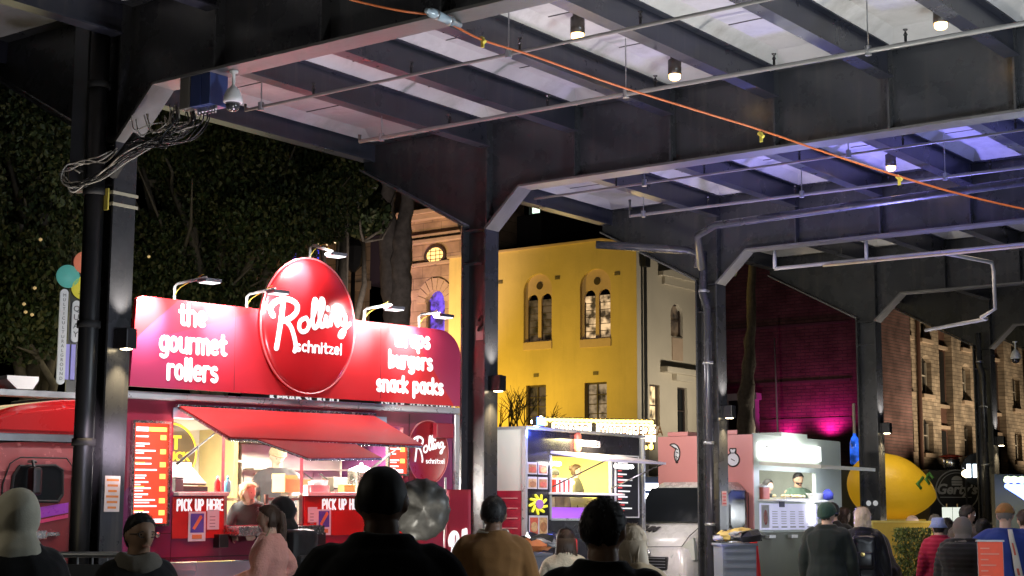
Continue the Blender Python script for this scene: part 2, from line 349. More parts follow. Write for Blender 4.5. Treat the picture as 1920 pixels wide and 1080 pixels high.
for kx in (-.6,.2):
    b=B(); tube(b,[dd*kx,dd*(kx+.12)],[.038,.038],12); obj('collar',b,GALV,t,True)
# downlights
BRZ=mat('bronze_can',(.045,.038,.03),.35)
for i,(x,y,l) in enumerate(((2.93,2.79,'cylinder downlight in the first bay, high beside the deck beam'),(2.94,4.46,'cylinder downlight in the first bay, just before the second girder'),
     (5.69,4.43,'cylinder downlight nearest the upper right, hung on pale concrete'),(2.96,9.58,'cylinder downlight on the blue lit soffit'),(2.88,11.53,'cylinder downlight half hidden behind the orange cable'),(2.95,7.7,'cylinder downlight on the violet soffit above the dark thin pipe'))):
    if i==5: continue
    t=T('downlight','bronze '+l,'ceiling light',(x,y,6.12),group='downlights under the deck')
    b=B(); lathe(b,[(.045,0),(.04,-.05),(.066,-.05),(.066,-.20),(.060,-.20),(.060,-.18)],20); obj('housing',b,BRZ,t,True)
    b=B(); lathe(b,[(.058,-.19),(.056,-.235),(.04,-.25),(.001,-.253)],20); obj('lens',b,glow('downlight_lens',(1,.60,.20),5),t,True)
    spot((x,y,5.83),(x,y,0),70,(1,.78,.5),100,.7,.06)
# dome cameras
def dome(loc,l,s=1):
    t=T('security_camera',l,'camera',loc)
    b=B(); lathe(b,[(.05,0),(.05,-.02),(.018,-.03),(.018,-.16),(.05,-.2),(.075,-.22),(.105,-.30),(.11,-.36),(.095,-.37)],20); obj('housing',b,WHITEP,t,True)
    b=B(); lathe(b,[(.085,-.37),(.08,-.41),(.06,-.445),(.03,-.46),(.001,-.463)],20); obj('dome',b,mat('smoked_dome',(.05,.05,.055),.05,spec=.9),t,True)
    t.scale=(s,s,s)
dome(Vector((1.33,.12,5.226)),'white dome camera hanging under the nearest girder',.74)
p=at(1903,640,28); dome(p,'small white dome camera hanging above the far crowd',.85)
b=B(); tube(b,[(0,0,0),(0,0,1.2)],.012,6)
# column wall lights
def wall_light(k,z,l,e=40):
    t=T('wall_light',l,'wall light',(.003,k*S+FW*.5,z),group='up and down lights on the columns')
    b=B(); box(b,.0,.03,-.06,.06,-.08,.08); obj('back_plate',b,BLACK,t)
    b=B(); box(b,.03,.17,-.055,.055,-.085,.085,.008); obj('body',b,BLACK,t)
    for s in (-1,1):
        b=B(); box(b,.06,.14,-.03,.03,*(sorted((s*.086,s*.092)))); obj('lens',b,glow('wall_light_lens',(1,.80,.48),16) if s<0 else BLACK,t)
        spot((.10+.003,k*S+FW*.5,z+s*.10),(.06,k*S+FW*.5,z+s*2),e,(1,.76,.42) if s<0 else (.95,.85,.75),80,.8,.03)
wall_light(0,3.08,'black up and down light on the nearest column'); wall_light(1,3.06,'black up and down light on the second column by the red truck')
wall_light(2,3.03,'black up and down light on the column with the grey downpipe'); wall_light(3,3.05,'black up and down light on the column before the giant lemon'); wall_light(4,3.05,'black up and down light on the column beside the round sign')
# downpipes
def downpipe(k,x,dy,r,l,m,zt=4.9):
    t=T('downpipe',l,'downpipe',(x,k*S+dy,0))
    b=B(); tube(b,[(0,0,0),(0,0,zt-.55),(-.03,0,zt-.45),(-.06,0,zt-.35),(-.06,0,zt+.25)],r,12); obj('pipe',b,m,t,True)
    for z in (.5,1.5,2.6,3.7,zt-.3):
        b=B(); lathe(b,[(r+.002,-.02),(r+.012,-.02),(r+.012,.02),(r+.002,.02)],14,(0 if z<4 else -.06,0,z)); box(b,-.12,-.0,.05,.075,z-.012,z+.012); obj('clamp',b,GALV,t,True)
downpipe(2,-.10,-.09,.058,'grey steel downpipe strapped to the third column',mat('downpipe_grey',(.07,.07,.085),.25,metal=.3,var=.1),5.0)
downpipe(4,-.12,-.10,.055,'dark downpipe with a crooked head on the fifth column',STEEL,4.85)
# nearest column: black cladding duct, stickers, poster, boxes and cables
t=T('riser_duct','tall black riser pipe in front of the nearest column','pipe',(-.15,-.085,0))
b=B(); tube(b,[(0,0,0),(0,0,6.1)],.085,16); obj('pipe',b,BLACK,t,True)
for z in (1.1,2.2,3.2,4.35,5.3):
    b=B(); lathe(b,[(.087,-.03),(.10,-.03),(.10,.03),(.087,.03)],16,(0,0,z)); obj('collar',b,BLACKM,t,True)
b=B(); box(b,-.30,-.10,-.05,.06,4.38,6.1,.01); obj('cover_duct',b,mat('blue_grey_duct',(.10,.11,.13),.4,var=.15),t)
def flat(px,py,d): return at(px,py,d)
def sticker(z0,z1,y0,y1,l,m,lines,k=0,name='sticker',cat='sticker',x=.006,mi=None):
    t=T(name,l,cat,(x,k*S,0)); b=B(); box(b,0,.003,y0,y1,z0,z1); obj('sheet',b,m,t)
    b=B(); n=lines; h=(z1-z0)/(n*2+1)
    for i in range(n):
        ww=(y1-y0)*(.8-.25*((i*7)%3)/2); c=(y0+y1)/2; box(b,.0035,.006,c-ww/2,c+ww/2,z1-h*(2*i+1.9),z1-h*(2*i+1.1))
    obj('print',b,mi or mat('faded_print',(.30,.20,.10),.7),t)
sticker(1.62,1.92,.03,.19,'faded orange and white event poster taped on the nearest column',mat('poster_paper',(.75,.62,.55),.6,var=.2),6,name='poster',cat='poster',mi=mat('orange_print',(.75,.25,.06),.7))
t=T('sticker','yellow warning sticker high on the nearest column','sticker',(-.2,.105,4.02)); b=B(); box(b,.10,.17,-.004,0,0,.16); obj('sheet',b,mat('sticker_yellow',(.55,.42,.14),.6,var=.25,scale=20),t)
b=B(); prism(b,[(.135,.135),(.155,.095),(.115,.095)],'y',-.006,-.0045); box(b,.115,.155,-.006,-.0045,.03,.04); box(b,.115,.155,-.006,-.0045,.055,.065); obj('print',b,mat('faded_print',(.30,.20,.10),.7),t)
t=T('junction_box','dark blue electrical boxes bolted under the nearest girder','electrical box',(.80,.10,4.98))
for x0,x1,m in ((-.02,.13,mat('grey_box',(.16,.15,.13),.5)),(.14,.30,mat('blue_box',(.035,.055,.17),.4)),(.31,.44,mat('blue_box',(.035,.055,.17),.4))):
    b=B(); box(b,x0*.82,x1*.82-.004,-.08,.12,-.02,.25,.008); obj('enclosure',b,m,t)
for x in (.17,.22,.27,.33,.38,.42):
    b=B(); lathe(b,[(.016,-.02),(.016,-.055),(.010,-.06),(.010,-.08)],10,(x*.82,.0,0)); obj('cable_gland',b,GALV,t)
CB=mat('black_cable',(.015,.015,.016),.4); WC=mat('white_cable',(.45,.42,.36),.5)
t=T('cable_bundle','tangled black and white cables looping from the boxes to the nearest column','cables',(0,0,0))
rs_=random.Random(3)
def cab(pxs,j,r,m):
    pts=[tuple(at(px+rs_.uniform(-j,j),py+rs_.uniform(-j,j),d+rs_.uniform(-.06,.06))) for px,py,d in pxs]
    b=B(); tube(b,[Vector(p) for p in smooth_path(pts,7)],r,6); obj('cable',b,m,t,True)
for i in range(26):
    x0=rs_.uniform(318,392); x1=rs_.uniform(270,350); dy=rs_.uniform(0,50)
    cab([(x0,200,13.0),(x0-6,222+dy*.3,12.95),(x1,222+dy,12.95),(x1-28,232+dy*.8,12.95),(x1-36,208+dy*.5,13.0)] if i%3==0 else [(x0,198,13.0),(x0+2,226,12.95),(x0-24,244+dy*.4,12.9),(x1-10,256+dy*.4,12.9),(268,262+dy*.3,12.95),(240,268+dy*.5,13.0)],5,rs_.choice((.004,.005,.0065)),CB if i%3 else WC)
for i in range(9):
    k=rs_.uniform(-9,9); cab([(300,262+k,12.95),(262,284+k,12.95),(228,304+k,12.95),(196,326+k,13.0),(165,342+k*.6,13.05),(140,348+k*.5,13.1),(122,338,13.15),(116,322,13.2),(132,314,13.2),(152,318+k,13.2)],4,rs_.choice((.0045,.006)),WC if i%3==0 else CB)
for i in range(5):
    cab([(214,282,13.0),(190,300,13.0),(160,300,13.1),(128,312,13.15),(118,330,13.15),(136,356,13.1),(158,346,13.1)],7,.006,CB if i%2 else WC)
b=B(); tube(b,[(.0,-.03,4.50),(.16,-.05,4.62),(.30,.0,4.80)],.055,10); obj('black_sleeve',b,BLACKM,t,True)
t=T('strap','pale ratchet strap wound round the nearest column under the cables','strap',(-.17,.12,4.23))
b=B()
for z in (0,.10): 
    box(b,-.20,.20,-.145,-.142,z,z+.028); box(b,.18,.183,-.142,.14,z,z+.028)
obj('webbing',b,mat('pale_webbing',(.50,.46,.33),.7),t)
b=B(); box(b,.09,.15,-.16,-.146,-.04,.15,.004); obj('buckle',b,YEL,t)
sticker(1.75,1.95,.05,.18,'small pink and white notice stuck low on the third column',mat('pink_notice',(.75,.50,.50),.6,var=.1),4,k=2,mi=mat('red_print',(.6,.1,.12),.7))
for xx in (-.235,-.115):
    t=T('reflector','round white reflector on the web of the fourth column, before the lemon','reflector',(xx,15.69,1.835),group='white reflectors on the fourth column'); b=B(); lathe(b,[(.001,0),(.04,0),(.045,.006),(.04,.012),(.001,.014)],18); bmesh.ops.rotate(b,matrix=Matrix.Rotation(PI/2,3,'X'),verts=b.verts); obj('disc',b,mat('reflector_white',(.8,.8,.8),.5,emit=(1,1,1),es=.12),t,True)
# a small hook plate on the second column
t=T('column_bracket','small grey hook plate fixed to the second column web','bracket',(-.16,5.2,3.62))
b=B(); box(b,-.04,.10,.095,.111,-.06,.10,.004); obj('plate',b,GALV,t)
b=B(); tube(b,[Vector(p) for p in smooth_path([(.0,.09,.16),(.07,.05,.20),(.10,.05,.13),(.05,.05,.08),(.0,.09,.05)],6)],.018,8); obj('hook',b,BLACK,t,True)
# ============================================================ background buildings
def facade(bm,w,h,holes,th=.25,mi=0):
    # wall from x 0..w, z 0..h, front at y=0; holes (x0,x1,z0,z1,arch_rise); reveals th deep
    xs=sorted({0,w,*[q for a in holes for q in a[:2]]}); zs=sorted({0,h,*[q for a in holes for q in a[2:4]]})
    def inh(x,z): return any(a[0]<x<a[1] and a[2]<z<a[3] for a in holes)
    for xa,xb in zip(xs,xs[1:]):
        for za,zb in zip(zs,zs[1:]):
            if not inh((xa+xb)/2,(za+zb)/2): bm.faces.new([bm.verts.new(p) for p in ((xa,0,za),(xb,0,za),(xb,0,zb),(xa,0,zb))])
    for a in holes:
        x0,x1,z0,z1=a[:4]; r=a[4] if len(a)>4 else 0
        zc=z1-r; n=12; cx=(x0+x1)/2; hw=(x1-x0)/2
        A=[(cx-hw*math.cos(PI*i/n),zc+r*math.sin(PI*i/n)) for i in range(n+1)] if r else [(x0,z1),(x1,z1)]
        out=[(x0,z0)]+A+[(x1,z0)]
        for p,q in zip(out,out[1:]+out[:1]):
            if abs(p[0]-q[0])+abs(p[1]-q[1])<1e-6: continue
            bm.faces.new([bm.verts.new(v) for v in ((p[0],0,p[1]),(q[0],0,q[1]),(q[0],th,q[1]),(p[0],th,p[1]))])
        if r:
            h2=n//2
            for seg,cor in ((A[:h2+1],(x0,z1)),(A[h2:],(x1,z1))):
                for p,q in zip(seg,seg[1:]): bm.faces.new([bm.verts.new((v[0],0,v[1])) for v in (p,q,cor)])
    return bm
YW=mat('yellow_render',(.58,.45,.20),.85,var=.22,scale=.45,bump=.3,bscale=14)
streaks(YW,.35,(.30,.24,.12),2.2,.22)
CREAM=mat('cream_render',(.48,.43,.34),.85,var=.12,scale=.7,bump=.2,bscale=14)
ROOF=mat('dark_slate_roof',(.022,.022,.024),.7,bump=.3,bscale=10)
STONE=brick('sandstone_blocks',(.40,.29,.20),(.34,.24,.165),(.22,.16,.11),.9,.42,.014,.9,.4)
TRIM=mat('pale_sandstone_trim',(.42,.31,.22),.85,var=.15,scale=3,bump=.3,bscale=20)
PINKTRIM=mat('pinkish_window_trim',(.52,.38,.30),.8,var=.1)
def pane_mat(nm,c,s): return mat(nm,(.03,.03,.035),.15,var=0,emit=c,es=s,evar=3.2)
LIT=pane_mat('lit_lead_pane',(1,.66,.34),.32); DIM=pane_mat('dim_lead_pane',(.6,.38,.2),.05); PURP=pane_mat('violet_glass',(.16,.07,.75),.55)
TIM=mat('dark_timber_frame',(.05,.035,.03),.6)
# -- yellow rendered house
X0,Y0=-25.3,35.38
hs=T('rendered_house','two storey rendered house lit yellow in front, cream on its side','house',(X0,Y0,0))
W=8.05
def lx(x): return x-X0
wins=[(lx(-21.92),lx(-20.70),7.30,9.96),(lx(-19.53),lx(-18.27),7.25,9.92)]
low=[(lx(-21.8),lx(-20.95),4.7,6.08),(lx(-19.35),lx(-18.45),4.7,6.06)]
b=facade(B(),W,10.46,[(a,c,z0+.28,z1,.58) for a,c,z0,z1 in wins]+low,.3)
# gentle gable: raise the left part
prism(b,[(0,10.46),(W,10.46),(W,10.52),(6.7,10.86),(0,10.86)],'y',.0,.3)
obj('front_wall',b,YW,hs)
b=B(); box(b,-.05,6.7,-.08,.0,10.86,10.93); prism(b,[(6.7,10.86),(6.7,10.93),(W+.1,10.59),(W+.1,10.52)],'y',-.08,.0); obj('coping',b,TRIM,hs)
for i,(a,c,z0,z1) in enumerate(wins):
    cx=(a+c)/2; hw=(c-a)/2
    fr=B()
    lights=[(cx-hw+.10,cx-.07),(cx+.07,cx+hw-.10)]
    # tracery slab with two lancets and a roundel
    holes=[(p-(cx-hw),q-(cx-hw),.05,z1-z0-.98,(q-p)/2) for p,q in lights]
    f2=facade(B(),2*hw,z1-z0-.28-.58,holes,.08)
    bmesh.ops.transform(f2,matrix=Matrix.Translation((cx-hw,.12,z0+.28)),verts=f2.verts)
    n=16; pts=[(cx-hw*math.cos(PI*j/n),z1-.58+.58*math.sin(PI*j/n)) for j in range(n+1)]; prism(f2,pts,'y',.12,.2)
    o=obj('window',f2,PINKTRIM,hs)
    b=B(); box(b,a-.0,c+.0,-.03,.12,z0,z0+.278,.01); obj('sill',b,PINKTRIM,o)
    b=B(); lathe(b,[(.001,0),(.13,.0),(.13,.02),(.001,.02)],16); bmesh.ops.rotate(b,matrix=Matrix.Rotation(PI/2,3,'X'),verts=b.verts); put(b,cx,.118,z1-.42); obj('roundel',b,TIM,o)
    for p,q in lights:
        g=B(); box(g,p-.02,q+.02,.19,.21,z0+.30,z1-.90); obj('pane',g,(LIT if i==1 else DIM),o)
        m=B()
        for zz in np.arange(z0+.55,z1-.98,.24): box(m,p,q,.175,.188,zz,zz+.022)
        box(m,p,p+.03,.17,.186,z0+.33,z1-1.1); box(m,q-.03,q,.17,.186,z0+.33,z1-1.1); obj('glazing_bar',m,TIM,o)
for i,(a,c,z0,z1) in enumerate(low):
    f=B(); box(f,a,a+.06,.1,.18,z0,z1); box(f,c-.06,c,.1,.18,z0,z1); box(f,a+.06,c-.06,.1,.18,z1-.06,z1); box(f,(a+c)/2-.02,(a+c)/2+.02,.11,.17,z0,z1-.06)
    for zz in (z0+.3,z0+.62,z0+.94): box(f,a+.06,(a+c)/2-.02,.115,.165,zz,zz+.03); box(f,(a+c)/2+.02,c-.06,.115,.165,zz,zz+.03)
    o=obj('window',f,TIM,hs); g=B(); box(g,a,c,.2,.215,z0,z1); obj('pane',g,DIM if i==0 else pane_mat('half_lit_pane',(1,.7,.4),.12),o)
for x,z in ((-20.47,9.74),(-18.01,9.67),(-22.95,9.8),(-21.37,6.41),(-18.89,6.36)):
    v=B(); x=lx(x); box(v,x-.10,x+.10,-.02,.0,z-.06,z+.06); 
    for q in range(3): box(v,x-.08,x+.08,-.03,-.02,z-.045+q*.035,z-.03+q*.035)
    obj('vent',v,mat('vent_grey',(.16,.13,.08),.6),hs)
sw=facade(B(),4.5,10.46,[(2.15,2.95,7.72,8.86,.38),(.76,1.40,4.6,5.98),(2.54,3.2,4.4,6.0)],.25)
bmesh.ops.transform(sw,matrix=Matrix.Translation((W,0.003,0))@Matrix.Rotation(PI/2,4,'Z'),verts=sw.verts); obj('side_wall',sw,CREAM,hs)
def onside(b): bmesh.ops.transform(b,matrix=Matrix.Translation((W,.003,0))@Matrix.Rotation(PI/2,4,'Z'),verts=b.verts); return b
b=B(); prism(b,[(1.35,9.72),(4.45,9.72),(4.45,9.85),(3.1,10.2),(1.35,9.85)],'y',-.22,0); box(b,1.6,4.4,-.12,0,9.45,9.72); obj('hood_mould',onside(b),CREAM,hs)
b=B(); box(b,1.45,4.4,-.30,0,6.42,6.62,.02); box(b,2.2,3.4,-.2,0,6.2,6.42,.02); obj('ledge',onside(b),CREAM,hs)
b=B(); box(b,2.2,2.9,-.03,0,6.9,7.68); obj('apron_panel',onside(b),TRIM,hs)
for a,c,z0,z1,m in ((2.15,2.95,7.72,8.86,DIM),(.76,1.40,4.6,5.98,pane_mat('lit_shop_pane',(1,.7,.35),.5)),(2.54,3.2,4.4,6.0,GLASS)):
    f=B(); box(f,a,a+.05,.1,.16,z0,z1); box(f,c-.05,c,.1,.16,z0,z1); box(f,a+.05,c-.05,.1,.16,z1-.05,z1); box(f,a+.05,c-.05,.1,.16,(z0+z1)/2-.02,(z0+z1)/2+.02); o=obj('window',onside(f),TIM,hs)
    g=B(); box(g,a,c,.17,.18,z0,z1); obj('pane',onside(g),m,o)
b=B(); tube(b,[(W+.12,.35,0),(W+.12,.35,10.0)],.06,8); box(b,W+.02,W+.25,.2,.5,9.85,10.2,.03); obj('rainwater_pipe',b,BLACK,hs)
b=B(); box(b,.1,W-.1,.32,4.4,10.3,10.42); obj('roof',b,ROOF,hs)
# -- dark block behind it with one lit window
hb=T('dark_block','dark building behind the yellow house with a lit upper window','building',(-31.5,44.6,0))
b=facade(B(),7.0,17,[(3.0,3.55,13.75,14.85),(1.9,2.15,13.6,14.9),(6.4,6.8,13.2,14.2)],.3); obj('wall',b,mat('dark_wall',(.045,.043,.045),.9,bump=.2),hb)
for a,c,z0,z1,m in ((3.0,3.55,13.75,14.85,glow('lit_office_pane',(.75,1,.80),1.0)),(1.9,2.15,13.6,14.9,pane_mat('faint_pane',(.8,.9,.8),.12)),(6.4,6.8,13.2,14.2,pane_mat('faint_yellow_pane',(1,.8,.4),.15))):
    f=B(); box(f,a,a+.05,.1,.16,z0,z1); box(f,c-.05,c,.1,.16,z0,z1); box(f,a+.05,c-.05,.1,.16,(z0+z1)/2,(z0+z1)/2+.04); o=obj('window',f,TIM,hb); g=B(); box(g,a,c,.2,.21,z0,z1); obj('pane',g,m,o)
b=B(); box(b,-1,8,-6,-.1,10.9,12.85); prism(b,[(-6,12.85),(-.1,12.85),(-.1,13.2)],'x',-1,8); obj('lower_roof',b,ROOF,hb)
# -- sandstone church front
ch=T('sandstone_church','sandstone church front with an arched violet window and a lit oval window','church',(-29.4,36.6,0))
def cx_(x): return x+29.4
wd=3.95
b=facade(B(),wd,12.9,[(cx_(-27.40),cx_(-26.50),7.0,9.98,.45)],.35); obj('front_wall',b,STONE,ch)
for z,h,d in ((12.9,.16,.42),(12.70,.2,.30),(12.05,.10,.14),(11.80,.14,.22),(10.95,.12,.12)):
    b=B(); box(b,-.1,wd,-d,0,z,z+h,.015); obj('cornice',b,TRIM,ch)
b=B(); box(b,-.15,wd+.4,.3,3,13.06,15.2); obj('upper_wall',b,STONE,ch)
b=B(); box(b,0,.62,-.14,0,0,10.9); box(b,.62,.75,-.05,0,0,10.9); obj('pilaster',b,STONE,ch)
b=B(); n=18; cx=cx_(-26.95); zc=9.53
for i in range(9):
    a0=PI*i/9+.02; a1=PI*(i+1)/9-.02; prism(b,[(cx+math.cos(a)*r_,zc+math.sin(a)*r_) for a,r_ in ((a0,.47),(a1,.47),(a1,.92),(a0,.92))],'y',-.06,0)
obj('arch_stones',b,TRIM,ch)
o=obj('window',put(box(box(B(),-.44,-.38,.10,.18,7,9.6),.38,.44,.10,.18,7,9.6),cx,0,0),TIM,ch)
g=B(); box(g,cx-.44,cx+.44,.2,.22,7,9.97); obj('pane',g,PURP,o)
b=B(); lathe(b,[(.36,0),(.46,0),(.46,.08),(.36,.08)],24,sx=1.15,sy=.80); bmesh.ops.rotate(b,matrix=Matrix.Rotation(PI/2,3,'X'),verts=b.verts); put(b,cx_(-26.96),-.0,11.31)
o=obj('oval_window',b,TIM,ch)
b=B(); lathe(b,[(.001,0),(.37,0),(.37,.03),(.001,.03)],24,sx=1.12,sy=.78); bmesh.ops.rotate(b,matrix=Matrix.Rotation(PI/2,3,'X'),verts=b.verts); put(b,cx_(-26.96),-.01,11.31); obj('pane',b,glow('amber_pane',(1,.60,.20),.9),o)
b=B()
for q in (-.15,0,.15): box(b,cx_(-26.96)-.38,cx_(-26.96)+.38,-.06,-.045,11.31+q-.012,11.31+q+.012)
for q in (-.2,.05,.25): box(b,cx_(-26.96)+q-.012,cx_(-26.96)+q+.012,-.075,-.062,11.06,11.56)
obj('glazing_bar',b,TIM,o)
b=B(); box(b,wd,wd+.8,-.35,3,0,13.0); box(b,wd+.15,wd+1.0,-.62,-.35,11.1,12.1,.1); box(b,wd+.05,wd+1.0,-.5,-.35,0,9.8); box(b,wd+.05,wd+1.1,-.62,-.35,8.3,8.5); obj('side_bay',b,STONE,ch)
b=B(); tube(b,[(wd-.08,-.12,0),(wd-.08,-.12,11.9),(wd-.25,-.15,12.3),(wd-.25,-.4,13)],.07,8); obj('rainwater_pipe',b,BLACK,ch)
# -- cottage with eaves lights
ct2=T('stone_cottage','stone cottage with a steep dark roof and violet windows behind the sign','house',(-26.2,26.5,0))
b=facade(B(),5.1,10.0,[(1.55,1.95,9.0,9.85),(2.55,2.95,9.0,9.85)],.3); obj('wall',b,STONE,ct2)
b=B(); prism(b,[(-.55,9.85),(-.55,10.05),(2.6,13.6),(2.6,13.3)],'x',-.2,5.25); obj('roof',b,ROOF,ct2)
for a in (1.55,2.55):
    o=obj('window',bx(a-.05,a+.45,-.04,0,8.92,8.99),TRIM,ct2); g=B()
    for q in range(5): box(g,a+.02,a+.38,.1,.12,9.03+q*.16,9.15+q*.16)
    obj('pane',g,pane_mat('violet_pane',(.10,.08,.9),.6),o)
b=B()
for i in range(15): lathe(b,[(.001,-.035),(.03,-.01),(.03,.01),(.001,.03)],8,(.1+i*.34,-.58,9.80-.05*(i%2)))
obj('eaves_bulb',b,pane_mat('eaves_bulb_glow',(1,.72,.4),1.2),ct2)
b=B(); box(b,-.05,5.15,-.06,0,8.35,8.6); obj('string_course',b,TRIM,ct2)
t=T('street_lamp','old black street lamp standing before the stone cottage','lamp post',at(660,620,45).xy.to_3d())
b=B(); tube(b,[(0,0,0),(0,0,8.6)],[.11,.06],10); obj('post',b,BLACK,t,True)
b=B(); lathe(b,[(.05,8.5),(.28,8.75),(.34,9.25),(.2,9.45),(.04,9.6)],8); obj('lantern',b,BLACK,t)
# -- magenta lit brick block
mg=T('brick_block','tall brick block washed by magenta uplights','building',(-26.2,56.3,0))
b=B(); facade(b,6.8,16,[],.3); box(b,6.8,7.1,0,6,0,16); obj('wall',b,brick('dark_red_brick',(.20,.10,.09),(.15,.075,.07),(.10,.07,.065),.46,.15,.02,.9,.6),mg)
b=B(); 
for z in (10.2,7.6,5.9): box(b,0,6.8,-.03,0,z,z+.12)
obj('string_course',b,mat('dark_stone',(.13,.08,.08),.9),mg)
t=T('flag_pole','bare white flag pole leaning before the magenta wall','pole',(-22.4,55.2,0)); b=B(); tube(b,[(.03,0,0),(-.15,0,9.6)],[.06,.035],8); obj('pole',b,WHITEP,t,True)
t=T('door_portal','pale stone door surround at the foot of the magenta wall','doorway',(-24.6,55.4,0))
b=B(); box(b,-.9,-.6,0,.4,0,6.9); box(b,.6,.9,0,.4,0,6.9); box(b,-1.0,1.0,-.05,.45,6.9,7.2); obj('surround',b,mat('grey_trim',(.42,.42,.42),.8),t)
b=B(); box(b,-.6,.6,.25,.3,0,6.9); obj('door_leaf',b,BLACK,t)
# -- stone warehouse: x=const plane facing +x
WX=-19.4; WY=56.9; wh=T('stone_warehouse','long sandstone warehouse with tall loading bays, warmly uplit','warehouse',(WX,WY,0),(0,0,PI/2))
WH=brick('warehouse_stone',(.40,.31,.22),(.27,.205,.145),(.20,.155,.11),.46,.19,.014,.95,1.0)
holes=[]; bays=[(2.6,3.9),(9.6,11.3),(16.9,18.7),(24.5,26.3)]
for a,c in bays: holes.append((a,c,3.2,15.0))
wins2=[]
for ws in ((5.0,6.2),(7.4,8.6),(12.6,13.7),(15.1,16.1),(19.9,21.0),(22.4,23.4)):
    for z0,z1 in ((10.25,12.0),(7.55,9.45),(4.7,6.45)):
        holes.append((ws[0],ws[1],z0,z1,.32)); wins2.append((ws[0],ws[1],z0,z1))
obj('wall',facade(B(),30,16,holes,.38),WH,wh)
TIMB=mat('bay_timber',(.10,.045,.03),.75)
for a,c in bays:
    b=B(); box(b,a,c,.385,.42,3.2,15.0); o=obj('loading_bay',b,TIMB,wh)
    for z in (11.0,10.0,7.05,6.0): obj('transom',bx(a,c,.20,.384,z,z+.16),TRIM,o)
    for za,zb in ((7.3,9.9),(11.2,13.5),(3.3,5.9)): obj('shutter',bx(a+.25,c-.25,.33,.384,za,zb),BLACK,o)
    b=B(); box(b,a+.10,a+.22,.25,.384,3.2,10.0); obj('downpipe',b,TIMB,o)
for a,c,z0,z1 in wins2:
    b=B(); box(b,a-.12,c+.12,-.14,.0,z0-.2,z0,.02); o=obj('window',b,TRIM,wh)
    b=B(); prism(b,[(a,z0),(a,z1-.32)]+[((a+c)/2-(c-a)/2*math.cos(PI*i/8),z1-.32+.32*math.sin(PI*i/8)) for i in range(1,8)]+[(c,z1-.32),(c,z0)],'y',.34,.37); obj('pane',b,GLASS,o)
    b=B(); box(b,a,a+.07,.26,.34,z0,z1-.3); box(b,c-.07,c,.26,.34,z0,z1-.3); box(b,(a+c)/2-.035,(a+c)/2+.035,.27,.34,z0,z1-.05); box(b,a+.07,(a+c)/2-.035,.28,.34,(z0+z1)/2-.03,(z0+z1)/2+.03); box(b,(a+c)/2+.035,c-.07,.28,.34,(z0+z1)/2-.03,(z0+z1)/2+.03); obj('frame',b,mat('white_sash',(.45,.40,.33),.6),o)
for x in (6.8,14.4,21.7):
    b=B(); tube(b,[(x,-.12,0),(x,-.12,15)],.10,8); obj('rainwater_pipe',b,TIMB,wh)
# ============================================================ trees
def leaf_crown(centers,n,size,seed,flat=.8):
    rs=np.random.RandomState(seed); bm=B()
    for i in range(n):
        c,r=centers[rs.randint(len(centers))]
        d=rs.normal(size=3); d/=np.linalg.norm(d); rr=r*(rs.random()**.42)
        p=Vector(c)+Vector((d[0]*rr,d[1]*rr,d[2]*rr*flat))
        nz=noise.noise(p*.55)
        if nz<-.16: continue
        s=size*rs.uniform(.45,1.7); e=Euler(rs.uniform(0,6.28,3)); m=e.to_matrix()
        vs=[bm.verts.new(p+m@Vector(q)*s) for q in ((-.5,0,0),(-.1,.32,.06),(.55,.04,0),(-.05,-.30,.06))]
        f=bm.faces.new(vs); f.material_index=rs.randint(3)
    return bm
LEAVES=[mat('leaf_dark',(.025,.045,.015),.6,var=.3),mat('leaf_mid',(.05,.075,.025),.55,var=.3),mat('leaf_olive',(.09,.095,.035),.55,var=.3)]
BARK=mat('rough_bark',(.14,.12,.10),.95,var=.4,scale=9,bump=1,bscale=12)
def tree(lbl,base,h,cents,n,size,seed,trunk=.35):
    t=T('tree',lbl,'tree',base)
    b=B(); rs=random.Random(seed)
    tube(b,[(0,0,0),(.1,.1,h*.25),(-.1,.2,h*.5),(.15,0,h*.75)],[trunk,trunk*.8,trunk*.6,trunk*.25],10)
    for c,r in cents:
        z0=h*rs.uniform(.25,.55); c=Vector(c); m_=Vector((0,.15,z0)).lerp(c,.5)+Vector((rs.uniform(-.4,.4),rs.uniform(-.4,.4),.3))
        tube(b,[Vector((0,.15,z0)),m_,c],[trunk*.35,trunk*.22,.04],7)
        for q in range(3):
            e=c+Vector((rs.uniform(-1,1),rs.uniform(-1,1),rs.uniform(-.6,.8)))*r; tube(b,[m_.lerp(c,.6),(m_+e)/2+Vector((0,0,.2)),e],[.05,.035,.012],5)
    obj('trunk',b,BARK,t,True)
    bm=leaf_crown(cents,n,size,seed)
    me_o=obj('crown',bm,LEAVES,t)
    return t
def cents(base,lst): return [(tuple(at(px,py,d)-base),r) for px,py,d,r in lst]
b1=at(60,640,27); b1.z=0
tree('big dark leafy tree left of the nearest column',b1,9,cents(b1,[(10,280,27,1.3),(90,330,28,1.3),(40,420,26,1.4),(110,450,28,1.1),(20,520,27,1.2),(90,560,26,1.0),(40,620,25.5,.8),(-30,250,28,1.3),(70,210,28,1.2),(-60,400,27,1.4),(140,250,28,1.2),(150,600,27,.7)]),60000,.085,1)
b2=at(400,640,33); b2.z=0
tree('broad dark tree standing behind the red sign',b2,10,cents(b2,[(300,300,33,1.5),(380,360,34,1.5),(450,330,33,1.4),(540,340,34,1.4),(600,390,33,1.0),(330,450,32,1.5),(430,470,33,1.4),(500,440,32,1.2),(270,390,33,1.5),(290,540,32,1.2),(400,560,32,1.2),(560,300,34,1.2),(480,270,34,1.3),(420,260,33.5,1.2),(630,330,33.5,.9),(350,250,33,1.2),(250,250,33,1.3),(265,320,33,1.3)]),95000,.085,2)
b3=at(640,260,42); b3.z=0
